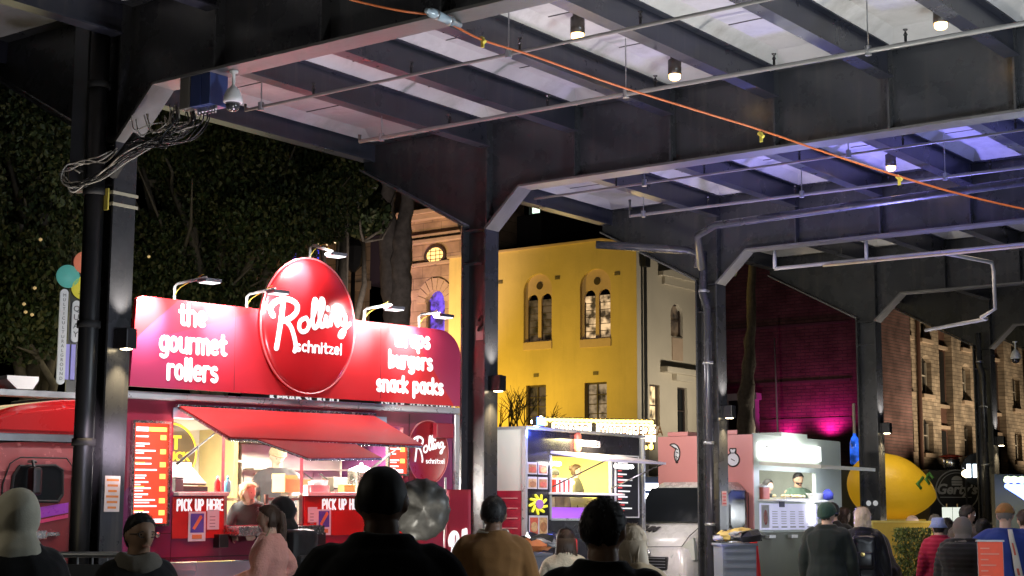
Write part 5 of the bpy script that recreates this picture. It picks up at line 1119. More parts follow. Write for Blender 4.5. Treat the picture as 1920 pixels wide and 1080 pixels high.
b=B(); box(b,-1.745,-1.66,.50,1.20,.88,1.06,.02)
gr=obj('grille',b,BLACK,vc); b=B()
for z in (.91,.95,.99,1.03): box(b,-1.755,-1.746,.52,1.18,z,z+.012)
obj('slats',b,GALV,gr)
b=B(); box(b,-1.80,-1.60,.12,1.58,.42,.80,.05); obj('bumper',b,BLACKM,vc)
b=B(); box(b,-1.815,-1.801,.62,1.12,.60,.72); o=obj('number_plate',b,mat('plate_white',(.6,.6,.5),.5),vc)
b=B()
for i,s in enumerate(('NUM','CHA')):
    c=text_bm(s,.15,.004,.012,sx=1.25,font_shear=.25)
    bmesh.ops.transform(c,matrix=Matrix.Translation((-1.40-.09*i,1.16-.0*i,1.415-.075*i))@Matrix.Rotation(-PI/2,4,'Z')@Matrix.Rotation(-R(58),4,'X')@Matrix.Rotation(R(6),4,'Y'),verts=c.verts)
    me=bpy.data.meshes.new('x'); c.to_mesh(me); c.free(); b.from_mesh(me); bpy.data.meshes.remove(me)
obj('lettering',b,LINE,vc)
for u in (-.9,2.1): wheel(t3,u,.22,.34); wheel(t3,u,1.5,.34)
b=B(); tube(b,[(-1.215,.45,1.535),(-1.10,.85,1.63)],.008,6); tube(b,[(-1.215,.95,1.535),(-1.10,1.35,1.63)],.008,6); obj('wiper',b,BLACK,vc)
b=B(); tube(b,[(-1.25,.16,1.50),(-1.55,.20,1.34),(-1.70,.24,1.20)],.006,6); tube(b,[(-1.25,1.54,1.50),(-1.55,1.50,1.34),(-1.70,1.46,1.20)],.006,6); tube(b,[(-1.70,.24,1.20),(-1.735,.85,1.19),(-1.70,1.46,1.20)],.006,6); obj('bonnet_seam',b,BLACKM,vc)
for ya in (.30,1.32):
    b=B(); lathe(b,[(.001,0),(.055,0),(.06,.02),(.055,.04),(.001,.04)],14); bmesh.ops.rotate(b,matrix=Matrix.Rotation(PI/2,3,'Y'),verts=b.verts); obj('fog_lamp',put(b,-1.83,ya,.60),HL,vc,True)
b=B(); lathe(b,[(.001,0),(.05,0),(.055,.012),(.001,.02)],14); bmesh.ops.rotate(b,matrix=Matrix.Rotation(-PI/2,3,'Y'),verts=b.verts); obj('badge',put(b,-1.735,.85,1.10),CHROME,vc,True)
b=B(); tube(b,[(-.05,.085,.6),(-.05,.082,1.95),(-.5,.082,1.98)],.006,6); tube(b,[(-1.02,.082,.6),(-1.02,.085,1.4)],.006,6); obj('door_seam',b,BLACKM,vc)
for sx_ in ((.30,.25),(1.05,.2),(1.7,.3),(2.4,.22)):
    b=B(); box(b,sx_[0],sx_[0]+sx_[1],BW-.35,BW-.13,1.9,2.05+sx_[1]*.4,.01); obj('stock_box',b,mat('stock_tan_%d'%int(sx_[0]*10),(.45,.30+.1*sx_[0]/3,.16+.1*sx_[0]),.7),t3)
b=B(); tube(b,[(.5,BW-.2,2.5),(2.3,BW-.2,2.5)],.012,6); obj('utensil_rail',b,CHROME,t3)
vc.scale=(1,.84,1)
t=T('mixing_bowl','white mixing bowl with a blue cloth on the dumpling counter','bowl',local(t3,(1.75,-.1,1.861))); b=B(); lathe(b,[(.08,0),(.14,.10),(.145,.105),(.13,.10),(.07,.02)],18); obj('bowl_body',b,WHITEP,t,True)
b=B(); lathe(b,[(.001,-.02),(.08,.0),(.09,.08),(.04,.14),(.001,.15)],9,(.16,.10,.02)); 
for v in b.verts: v.co+=Vector((noise.noise(v.co*20),noise.noise(v.co*20+Vector((5,0,0))),0))*.03
obj('cloth',b,mat('blue_cloth',(.04,.05,.35),.7),t,True)
t=T('food_tray','shallow tray of dumplings on the pink van counter','tray',local(t3,(1.2,.05,1.861)),(0,0,PI/2)); b=B(); box(b,-.4,.4,-.14,.14,0,.03,.006); obj('tray_body',b,SS,t); b=B(); rs=random.Random(3)
for i in range(26): lathe(b,[(.001,0),(.035,.01),(.03,.035),(.001,.05)],8,(rs.uniform(-.36,.36),rs.uniform(-.11,.11),.03))
o=obj('dumplings',b,mat('dumpling_tan',(.62,.48,.25),.6),t,True); o['kind']='stuff'
t=T('red_container','red food container at the left end of the pink van counter','container',local(t3,(.28,.05,1.861)),(0,0,PI/2)); b=B(); box(b,-.1,.1,-.1,.1,0,.17,.012); obj('body',b,mat('dull_red_plastic',(.42,.10,.08),.5),t); b=B(); box(b,-.11,.11,-.11,.11,.172,.195,.006); obj('lid',b,WHITEP,t)
# ============================================================ lemon stand, black burger stall, right-hand stalls
# lemon: local +x = tip direction (image right)
lp=at(1668,914,28); lt=T('lemon_stand','giant yellow lemon shaped drinks stand behind the fourth column','stand',(lp.x,lp.y,0),(0,0,YAW))
b=B(); RL=.76
def lemr(z):
    if z>=0: return RL*.76*max(0,1-(z/(RL*1.10))**1.75)**.72
    return RL*.76*max(0,1-(-z/(RL*.98))**2.6)**.55
prof=[(max(.004,lemr(z)),z) for z in np.concatenate([-RL*.98*np.cos(np.linspace(0,PI/2,14)),RL*1.10*np.sin(np.linspace(.1,PI/2,14))])]
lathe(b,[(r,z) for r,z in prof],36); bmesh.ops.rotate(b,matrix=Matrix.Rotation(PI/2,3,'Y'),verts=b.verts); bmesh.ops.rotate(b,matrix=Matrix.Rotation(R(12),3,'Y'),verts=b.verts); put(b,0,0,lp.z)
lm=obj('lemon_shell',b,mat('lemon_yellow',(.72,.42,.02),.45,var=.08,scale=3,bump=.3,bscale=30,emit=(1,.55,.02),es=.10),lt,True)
for s,x in (('L',.44),('E',.66)):
    c=text_bm(s,.28,.0,.010); 
    bmesh.ops.subdivide_edges(c,edges=c.edges,cuts=2)
    bmesh.ops.rotate(c,matrix=Matrix.Rotation(R(38),3,'Y'),verts=c.verts)
    for v in c.verts:
        X_=v.co.x+x*.80+.02; Z_=v.co.z+(.10 if s=='L' else .22); rr=lemr(X_); v.co=Matrix.Rotation(R(12),3,'Y')@Vector((X_,-math.sqrt(max(.0004,rr*rr-Z_*Z_))-.012,Z_))+Vector((0,0,lp.z))
    o=obj('lettering',c,mat('leaf_green_letter',(.10,.28,.06),.5),lm); md=o.modifiers.new('thick','SOLIDIFY'); md.thickness=.02; md.offset=0
b=B(); box(b,-.5,.5,-.5,.5,0,lp.z-RL*.72,.02); obj('base',b,mat('yellow_counter',(.55,.36,.03),.5),lt)
point(at(1730,990,27)+Vector((.2,-.6,.0)),5,(1,.85,.6),.1); spot(at(1700,760,26.5),lp,30,(1,.9,.7),80,.8,.2)
p=at(1692,1000,24.5); t=T('sign_panel','yellow painted counter panel below the giant lemon','counter',(p.x,p.y,0),(0,0,YAW)); zt=at(1692,980,24.5).z; b=B(); box(b,-.45,.42,-.03,.03,.5,zt,.006); obj('panel',b,mat('ochre_panel',(.50,.33,.04),.5),t); b=B(); box(b,-.47,.44,-.04,.04,zt+.001,zt+.03); box(b,.42,.46,-.04,.04,0,zt); box(b,-.47,-.451,-.04,.04,0,zt); obj('frame',b,mat('amber_frame',(.60,.45,.10),.5),t)
# hedge planter
p=at(1720,1040,22.0); zt=at(1720,990,22.0).z; t=T('hedge_planter','clipped green hedge in a box before the lemon stand','hedge',(p.x,p.y,0),(0,0,YAW))
b=B(); box(b,-.30,.25,-.2,.2,0,.35,.01); obj('planter',b,mat('planter_timber',(.22,.13,.06),.7),t)
rsn=np.random.RandomState(9); b=B()
for i in range(5200):
    x=rsn.uniform(-.31,.26); y=rsn.uniform(-.21,.21); z=rsn.uniform(.35,zt)
    if rsn.rand()<.55: y=-.2+abs(rsn.normal())*.03
    m=Euler(rsn.uniform(0,6.3,3)).to_matrix(); c=Vector((x,y,z)); s=rsn.uniform(.03,.055)
    f=b.faces.new([b.verts.new(c+m@Vector(q)*s) for q in ((-.6,0,0),(0,.25,.05),(.6,0,0),(0,-.25,.05))]); f.material_index=rsn.randint(2)
obj('foliage',b,[mat('hedge_green',(.16,.20,.04),.6,var=.3),mat('hedge_dark',(.05,.08,.02),.6,var=.3)],t)
# blue glowing bottle on the far kiosk
p=at(1604,885,29); t=T('glowing_bottle','tall blue glowing bottle behind the pink van awning','lamp',(p.x,p.y,p.z+.04)); b=B(); lathe(b,[(.07,.10),(.09,.12),(.09,.48),(.06,.58),(.03,.62),(.028,.66)],18); obj('bottle',b,mat('blue_bottle_glow',(.02,.10,.6),.1,emit=(.03,.16,1),es=.4,evar=6),t,True); b=B(); lathe(b,[(.028,.66),(.028,1.2),(.02,1.21)],10); obj('neck_pole',b,WHITEP,t); b=B(); box(b,-.2,.2,-.2,.2,-p.z-.04,-.001); obj('plinth',b,BLACK,t)
# black burger stall
bp=at(1795,930,31); t=T('burger_stall','black burger stall with a round line drawn emblem beyond the lemon','stall',(bp.x,bp.y,0),(0,0,YAW+R(2)))
zt=at(1795,880,31).z; zc=at(1795,920,31).z
b=B(); box(b,-.55,.62,.0,1.4,0,zt,.02); obj('front',b,mat('stall_black',(.004,.004,.0045),.45),t)
GL=mat('grey_line_paint',(.35,.35,.35),.5); b=B()
tube(b,[Vector((.0+.42*math.cos(a),-.008,zc+.40*math.sin(a))) for a in np.linspace(0,2*PI,40)],.012,6)
tube(b,[Vector((.0+.36*math.cos(a),-.008,zc+.345*math.sin(a))) for a in np.linspace(-.2,PI+.2,28)],.007,6)
obj('emblem_ring',b,GL,t)
b=B(); prism(b,arc(0,zc+.20,.105,.085,0,180,10),'y',-.012,-.002); prism(b,[(-.105,zc+.15),(.105,zc+.15),(.105,zc+.185),(-.105,zc+.185)],'y',-.012,-.002); prism(b,[(-.10,zc+.10),(.10,zc+.10),(.105,zc+.14),(-.105,zc+.14)],'y',-.012,-.002); obj('burger_emblem',b,GL,t)
c=text_bm("Gerty's",.27,.004,.008,font_shear=.25); obj('lettering',put(c,-.02,-.010,zc-.06),GL,t)
b=B(); box(b,-.34,.28,-.006,-.002,zc-.135,zc-.12); obj('underline',b,GL,t)
t=T('chimney_pot','steel cooking pot with a red rim on the burger stall roof','pot',(bp.x,bp.y,zt)); t.rotation_euler=(0,0,YAW); b=B(); lathe(b,[(.12,0),(.16,.05),(.17,.2),(.14,.24)],18,(-.03,.25,0)); obj('pot_body',b,CHROME,t,True); b=B(); lathe(b,[(.001,.24),(.23,.245),(.23,.265),(.05,.30),(.001,.30)],20,(-.03,.25,0)); obj('lid',b,mat('red_rim',(.45,.06,.03),.4),t,True)
for dx,l in ((-.32,'left'),(.20,'right')):
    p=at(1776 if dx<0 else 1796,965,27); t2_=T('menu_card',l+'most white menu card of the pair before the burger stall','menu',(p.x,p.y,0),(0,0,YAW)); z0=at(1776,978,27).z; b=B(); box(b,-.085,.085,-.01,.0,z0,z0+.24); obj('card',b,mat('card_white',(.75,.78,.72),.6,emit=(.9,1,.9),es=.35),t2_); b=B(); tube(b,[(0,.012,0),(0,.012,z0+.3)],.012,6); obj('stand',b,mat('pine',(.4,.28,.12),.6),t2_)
# round mirror-like sign by the fifth column
p=at(1832,880,31.0); t=T('round_sign','round glass sign beside the fifth column, with a window reflection put on as glowing panels','sign',(p.x,p.y,p.z),(0,0,YAW)); b=B(); lathe(b,[(.001,0),(.30,0),(.32,.03),(.30,.06),(.001,.06)],28); bmesh.ops.rotate(b,matrix=Matrix.Rotation(PI/2,3,'X'),verts=b.verts); obj('disc',b,mat('glass_disc',(.10,.12,.15),.08,metal=.4),t,True); b=B(); box(b,-.22,-.14,-.075,-.062,-.16,.10); box(b,-.10,-.02,-.075,-.062,-.16,.10); obj('painted_reflection',b,glow('reflection_glow',(.75,.9,1),1.6),t); b=B(); tube(b,[(0,.05,-p.z),(0,.05,-.25)],.03,8); obj('post',b,BLACK,t)  # the reflection is built as glowing panels on the disc
p=at(1811,888,30); t=T('globe_lamp','round warm globe lamp beside the black burger stall','lamp',p); b=B(); lathe(b,[(.001,-.08),(.07,-.04),(.08,0),(.07,.04),(.001,.08)],14); obj('globe',b,glow('globe_glow',(1,.82,.5),3),t,True); b=B(); tube(b,[(0,0,-p.z),(0,0,-.08)],.02,6); obj('post',b,BLACK,t)
p=at(1834,940,31.3); t=T('blue_kiosk','narrow dark blue kiosk panel beside the fifth column','kiosk',(p.x,p.y,0),(0,0,YAW)); b=B(); box(b,-.15,.35,0,.5,0,2.3,.01); obj('shell',b,mat('navy_panel',(.03,.045,.09),.4),t); b=B(); 
for z in (1.3,1.75,2.1): box(b,-.14,.34,-.008,-.001,z,z+.02)
obj('trim',b,GALV,t)
# bright stall with blue edged awning, far right
p=at(1922,930,25); t=T('bright_stall','bright white stall with a blue edged awning at the far right','stall',(p.x,p.y,0),(0,0,YAW+R(18)))
za=at(1895,948,25).z
b=B(); slab(b,[Vector((-.28,-.6,za-.02)),Vector((1.6,-.6,za-.02)),Vector((1.6,.1,za+.28)),Vector((-.28,.1,za+.28))],.04); o=obj('awning',b,glow('white_awning_glow',(.95,.97,1),1.0),t); b=B(); tube(b,[(-.28,-.61,za-.0),(1.6,-.61,za)],.025,6); tube(b,[(-.28,.1,za+.30),(-.28,-.6,za+.02)],.025,6); tube(b,[(-.28,.1,za+.31),(1.6,.1,za+.31)],.03,6); obj('edge_light',b,glow('blue_edge_light',(.10,.16,1),5),o)
b=B(); box(b,-.2,1.6,.5,.6,0,za+.5); obj('back_wall',b,mat('olive_wall',(.05,.05,.028),.6),t); b=B(); box(b,-.2,1.6,-.3,.2,0,1.0,.01); obj('counter',b,mat('olive_wall',(.05,.05,.028),.6),t)
b=B(); 
for x in (-.2,-.08,.06,.25,.45): lathe(b,[(.001,-.06),(.06,-.03),(.065,0),(.05,.05),(.001,.065)],10,(x,.15,za+.40))
obj('globe_lamp',b,glow('green_white_globe',(.80,1,.60),.9),t)
b=B(); 
for x,a in ((-.12,.12),(.05,-.02),(.2,.16)): tube(b,[(x,-.35,za-.1),(x+a*.4,-.36,za-.3),(x+a,-.34,za-.5)],.022,6)
obj('ribbon',b,mat('neon_ribbon',(.70,.80,.05),.5,emit=(.8,.9,.1),es=.3),t)
b=B(); box(b,-.2,-.05,-.40,-.25,za-.42,za-.12); obj('speaker',b,BLACK,t)
area(Vector((p.x,p.y,za))+Vector((.2,-.8,-.15)),Vector((p.x,p.y,0))+Vector((.0,-2.5,.8)),12,(.9,.95,1),1.2,.3); point(Vector((p.x+.4,p.y+.2,za-.2)),3,(.95,1,.85),.15)
# red menu A-frame
p=at(1857,1060,16); z1=at(1857,1016,16).z; t=T('menu_stand','red menu board on a stand, low at the right edge','menu board',(p.x,p.y,0),(0,0,YAW))
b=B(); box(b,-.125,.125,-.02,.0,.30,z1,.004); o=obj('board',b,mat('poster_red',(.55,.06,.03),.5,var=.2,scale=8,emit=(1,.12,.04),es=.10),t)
b=B(); rs=random.Random(8)
for i in range(14): box(b,-.10,-.10+rs.uniform(.06,.19),-.024,-.0205,z1-.07-i*.055,z1-.058-i*.055)
obj('lettering',b,mat('faded_pink_print',(.75,.35,.28),.6),o)
b=B(); box(b,-.14,.14,-.03,.01,z1+.001,z1+.02); box(b,-.128,-.1255,-.02,.0,.3,z1); box(b,.1255,.128,-.02,.0,.3,z1); box(b,-.02,.02,.002,.03,0,z1); box(b,-.15,.15,-.15,.2,0,.03); obj('frame',b,GALV,t)
# bins and clutter
def bin_(px,d,wpx,ytop,l,m,group=None):
    p=at(px,1060,d); z1=at(px,ytop,d).z; w2=wpx/FPX*d/2; t=T('storage_bin',l,'bin',(p.x,p.y,0),(0,0,YAW+R(8)))
    b=B(); prism(b,[(-w2*.92,.05),(w2*.92,.05),(w2,z1-.03),(-w2,z1-.03)],'y',-.2,.2); o=obj('tub',b,m,t)
    b=B()
    for z in np.arange(.2,z1-.1,.09): box(b,-w2*.88,w2*.88,-.212,-.2,z,z+.035)
    obj('ribs',b,m,o)
    b=B(); box(b,-w2-.02,w2+.02,-.22,.22,z1-.03,z1,.008); obj('rim',b,m,t); return t,p,z1,w2
GB=mat('grey_blue_plastic',(.16,.18,.22),.5,var=.12)
def clutter(px,d,z1,w2,l,cols,n,seed,p):
    t=T('rubbish_heap',l,'rubbish',(p.x,p.y,z1),(0,0,YAW)); rs=random.Random(seed)
    for i in range(n):
        b=B(); s=rs.uniform(.06,.13); c=(rs.uniform(-w2*.8,w2*.8),rs.uniform(-.14,.14),s*.55+rs.uniform(0,.05)); lathe(b,[(.001,-.5*s),(.8*s,-.35*s),(s,.05*s),(.6*s,.5*s),(.001,.6*s)],9,c,sx=1.5)
        k=rs.uniform(0,99)
        for v in b.verts: v.co+=Vector((noise.noise(v.co*11+Vector((k,0,0))),noise.noise(v.co*11+Vector((0,k,0))),noise.noise(v.co*11+Vector((0,0,k)))*.6))*.07
        obj('packet',b,cols[i%len(cols)],t)
BAGS=[mat('black_plastic_bag',(.02,.02,.022),.3),mat('clear_plastic_bag',(.35,.36,.38),.25),mat('amber_paper',(.50,.35,.10),.6)]
t,p,z1,w2=bin_(1378,19,64,1018,'grey ribbed bin with rubbish on top beside the third column',GB); clutter(1378,19,z1,w2,'black bags and amber paper heaped on the bin by the third column',BAGS,12,2,p)
t,p,z1,w2=bin_(1004,15,44,1036,'grey blue plastic tub left of the woman in the cream top',mat('slate_plastic',(.13,.14,.19),.5)); clutter(1004,15,z1,w2,'plastic bags and packets heaped on the tub beside the trailer',BAGS[:2]+[OR],9,4,p)
p=at(1420,1060,19.3); z1=at(1420,995,19.3).z; t=T('red_flag','furled red flag propped beside the grey bin','flag',(p.x,p.y,0),(0,0,YAW)); b=B(); NZ=10
rings=[ring((-.04+.10*(1-i/NZ)**2,0,.2+(z1-.2)*i/NZ),Vector((1,0,0)),Vector((0,1,0)),.02+.045*math.sin(PI*(.1+.85*(1-i/NZ))),.025,10) for i in range(NZ+1)]
loft(b,rings); obj('fabric',b,mat('signal_red',(.60,.02,.015),.55,var=.2),t,True); b=B(); tube(b,[(-.06,.02,0),(-.06,.02,z1+.03)],.01,6); obj('pole',b,BLACK,t)
# crowd barrier at lower left
p=at(80,1045,10.2); q=at(196,1045,10.2); t=T('crowd_barrier','grey steel crowd barrier at the foot of the nearest column','barrier',(p.x,p.y,0)); dv=(q-p); dv.z=0; zr=at(150,1040,10.2).z
t.rotation_euler=(0,0,math.atan2(dv.y,dv.x)); Lb=dv.length+.3
b=B(); tube(b,[(-.25,0,.15),(-.25,0,zr-.03),(-.20,0,zr),(Lb,0,zr),(Lb+.05,0,zr-.03),(Lb+.05,0,.15)],.019,8); tube(b,[(-.25,0,.25),(Lb+.05,0,.25)],.016,8); obj('frame',b,GALV,t,True)
b=B()
for i in range(9): tube(b,[(-.15+i*(Lb+.1)/8.5,0,.25),(-.15+i*(Lb+.1)/8.5,0,zr)],.007,6)
obj('bars',b,GALV,t)
b=B(); box(b,-.05,Lb-.1,-.008,.008,.45,zr-.06,.003); obj('mesh_cover',b,mat('dark_mesh_cover',(.05,.05,.05),.7,var=.4,scale=8),t)
b=B(); 
for x in (-.2,Lb): box(b,x-.03,x+.03,-.28,.28,.0,.02)
obj('foot',b,GALV,t)
# coloured totem sign left of nearest column
tp=at(125,900,20); t=T('totem_sign','totem sign of coloured discs over white capsules left of the nearest column','sign',(tp.x,tp.y,0),(0,0,YAW+R(28)))
def disc(px,py,rpx,m,nm,dy):
    q=at(px,py,20)-tp; r_=rpx/FPX*20; x=(px-130)/FPX*20*1.12; z=at(px,py,20).z
    b=B(); lathe(b,[(.001,0),(r_,0),(r_+.008,.02),(r_,.04),(.001,.04)],30,sy=1.0); bmesh.ops.rotate(b,matrix=Matrix.Rotation(PI/2,3,'X'),verts=b.verts)
    for v in b.verts: v.co.z*=1.0
    return obj(nm,put(b,x,-dy,z),m,t,True),x,z
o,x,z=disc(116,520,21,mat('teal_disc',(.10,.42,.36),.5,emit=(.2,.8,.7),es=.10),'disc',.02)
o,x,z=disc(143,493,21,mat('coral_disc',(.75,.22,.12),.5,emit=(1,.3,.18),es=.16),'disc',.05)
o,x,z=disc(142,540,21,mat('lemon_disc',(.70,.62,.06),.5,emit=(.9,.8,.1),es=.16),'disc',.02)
b=B(); box(b,x-.01,x+.01,-.068,-.061,z-.02,z+.09); box(b,x-.05,x+.05,-.068,-.061,z-.06,z-.05); box(b,x-.06,x+.06,-.068,-.061,z-.085,z-.075); obj('print',b,mat('olive_print',(.35,.30,.05),.6),o)
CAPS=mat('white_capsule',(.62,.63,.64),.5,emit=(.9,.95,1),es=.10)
def capsule(px0,py0,px1,py1,wpx,word_,m=CAPS):
    z0=at(px0,py0,20).z; z1=at(px1,py1,20).z; x=((px0+px1)/2-130)/FPX*20*1.12; r_=wpx/FPX*20/2
    b=B(); prism(b,arc(x,z0-r_,r_,r_,0,180,10)+arc(x,z1+r_,r_,r_,180,360,10),'y',-.05,.0); o=obj('capsule',b,m,t)
    n=len(word_); hh=(z0-z1-2*r_)/n; b=B()
    for i,ch in enumerate(word_):
        if ch==' ': continue
        c=text_bm(ch,hh*.95,.002,0); put(c,x,-.055,z0-r_-hh*(i+.85)); me=bpy.data.meshes.new('x'); c.to_mesh(me); c.free(); b.from_mesh(me); bpy.data.meshes.remove(me)
    obj('lettering',b,mat('capsule_print',(.12,.13,.14),.6),o)
capsule(115,544,108,722,14.5,'MULTICULTURALGROUND'); capsule(134,564,131,642,14,'QUAY')
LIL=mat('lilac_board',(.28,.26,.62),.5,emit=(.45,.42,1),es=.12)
for px in (121,131):
    x=(px-130)/FPX*20*1.12; b=B(); box(b,x-.026,x+.026,-.03,.0,at(130,712,20).z,at(130,646,20).z); obj('board',b,LIL,t)
b=B(); box(b,-.06,.10,.002,.05,0,at(130,480,20).z); obj('post',b,BLACK,t)
# ============================================================ people
def remesh(bm,vox,smooth_it=2):
    me=bpy.data.meshes.new('tmp'); bm.to_mesh(me); bm.free(); o=bpy.data.objects.new('tmp',me); COL.objects.link(o)
    m=o.modifiers.new('r','REMESH'); m.mode='VOXEL'; m.voxel_size=vox; m.use_smooth_shade=True
    s=o.modifiers.new('s','SMOOTH'); s.factor=.5; s.iterations=smooth_it
    me2=mesh_from(o); bpy.data.objects.remove(o); bpy.data.meshes.remove(me); return me2
def mobj(name,me,m,parent):
    me.materials.clear(); me.materials.append(m); o=bpy.data.objects.new(name,me); me.name=name; link(o,parent); return o
def crumple(me,amp,sc,seed,quilt=0):
    n=len(me.vertices); co=np.empty(n*3,np.float32); me.vertices.foreach_get('co',co); co=co.reshape(-1,3)
    no=np.empty(n*3,np.float32); me.vertices.foreach_get('normal',no); no=no.reshape(-1,3)
    if quilt:      # stitched horizontal channels
        off=np.abs(np.sin(co[:,2]*quilt))*.9-.3+.4*np.array([noise.noise(Vector((c[0]*sc*2+seed,c[1]*sc*2,c[2]*sc*2))) for c in co],np.float32)
    else:          # soft drape plus creases
        off=np.array([.8*noise.noise(Vector((c[0]*sc+seed,c[1]*sc,c[2]*sc*.6)))+1.1*(.28-abs(noise.noise(Vector((c[0]*sc*.9+c[2]*sc*.5,c[1]*sc*.9+seed,c[2]*sc*.75-c[0]*sc*.4))))) for c in co],np.float32)
    co+=no*(off*amp)[:,None]; me.vertices.foreach_set('co',co.ravel()); me.update()
def sstep(a,b,x): t=np.clip((x-a)/(b-a),0,1); return t*t*(3-2*t)
def head_grid(n=40,m=30):
    th=np.linspace(0,2*PI,n,endpoint=False); ph=np.linspace(0.02,PI-.02,m)
    T_,P=np.meshgrid(th,ph); return np.stack([np.sin(P)*np.cos(T_),np.sin(P)*np.sin(T_),np.cos(P)],-1)   # z up, +y front
def head_pts(D,off=0.0,face=True,wide=1.0):
    x,y,z=D[...,0],D[...,1],D[...,2]
    X=x*.079*wide; Yv=y*.096; Z=z*.113
    bx_=1+.17*np.sqrt(x*x+y*y)*np.clip(z,0,1); X=X*bx_; Yv=Yv*bx_; Z=Z*(1+.10*np.sqrt(x*x+y*y)*np.clip(z,0,1))
    lowr=np.clip(-z,0,1); X=X*(1-(.16+.18*np.clip(y*1.5+.5,0,1))*lowr**1.4); Yv=np.where(y>0,Yv*(1-.10*lowr),Yv*(1-.34*lowr**1.6)); Yv=Yv+.006*lowr
    Yv=np.where((y>0)&(z>-.1),Yv*(1-.05*np.clip(z,0,1)),Yv)
    if face:
        fr=np.clip(y,0,1)
        def g(cx,cz,s,sz=None): return np.exp(-((x-cx)/s)**2-((z-cz)/(sz or s))**2)*fr
        nose=g(0,-.24,.14,.16)*.020+g(0,-.05,.10,.22)*.010
        eyes=(g(.40,.03,.20,.13)+g(-.40,.03,.20,.13))*.010
        brow=(g(.35,.20,.3,.09)+g(-.35,.20,.3,.09))*.004
        lips=g(0,-.56,.26,.07)*.005+g(0,-.69,.24,.07)*.005-g(0,-.62,.3,.03)*.004
        chin=g(0,-.90,.4,.14)*.008
        Yv=Yv+nose-eyes+brow+lips+chin
    r=np.stack([X,Yv,Z],-1); ln=np.linalg.norm(r,axis=-1,keepdims=True)
    o=off if np.isscalar(off) else off[...,None]
    return r*(1+o/ln)
def grid_bm(bm,G,M):
    m,n,_=G.shape; V=[[bm.verts.new(M@Vector(G[i,j])) for j in range(n)] for i in range(m)]
    for i in range(m-1):
        for j in range(n): bm.faces.new((V[i][j],V[i+1][j],V[i+1][(j+1)%n],V[i][(j+1)%n]))
    bm.faces.new(V[0][::-1]); bm.faces.new(V[-1]); return bm
def eloft(bm,rings,n=18):
    # rings: (center Vector, xaxis, yaxis, rx, ry) superelliptic
    L=[]
    for c,x,y,rx,ry in rings:
        P=[]
        for i in range(n):
            t=2*PI*i/n; ct,st=math.cos(t),math.sin(t); e=.86
            P.append(c+x*(rx*math.copysign(abs(ct)**e,ct))+y*(ry*math.copysign(abs(st)**e,st)))
        L.append(P)
    return loft(bm,L)
def limb(bm,pts,rads,n=12,sub=4):
    P=[tuple(p) for p in pts]; q=[Vector(p) for p in smooth_path(P,sub)]
    rr=list(np.interp(np.linspace(0,1,len(q)),np.linspace(0,1,len(rads)),rads)); tube(bm,q,rr,n,True)
SKIN={'fair':(.62,.40,.30),'tan':(.45,.27,.18),'olive':(.38,.23,.15),'brown':(.20,.11,.07)}
HAIR={'black':(.012,.010,.010),'brown':(.055,.030,.018),'blonde':(.50,.36,.18),'pale':(.62,.50,.36),'grey':(.20,.18,.165),'dark':(.022,.016,.013)}
def cloth(name,c,rough=.85,bump=.12,bs=140): return mat('cloth_'+name,c,rough,var=.16,scale=5,bump=bump,bscale=bs,sheen=.15,spec=.25)
PID=[0]
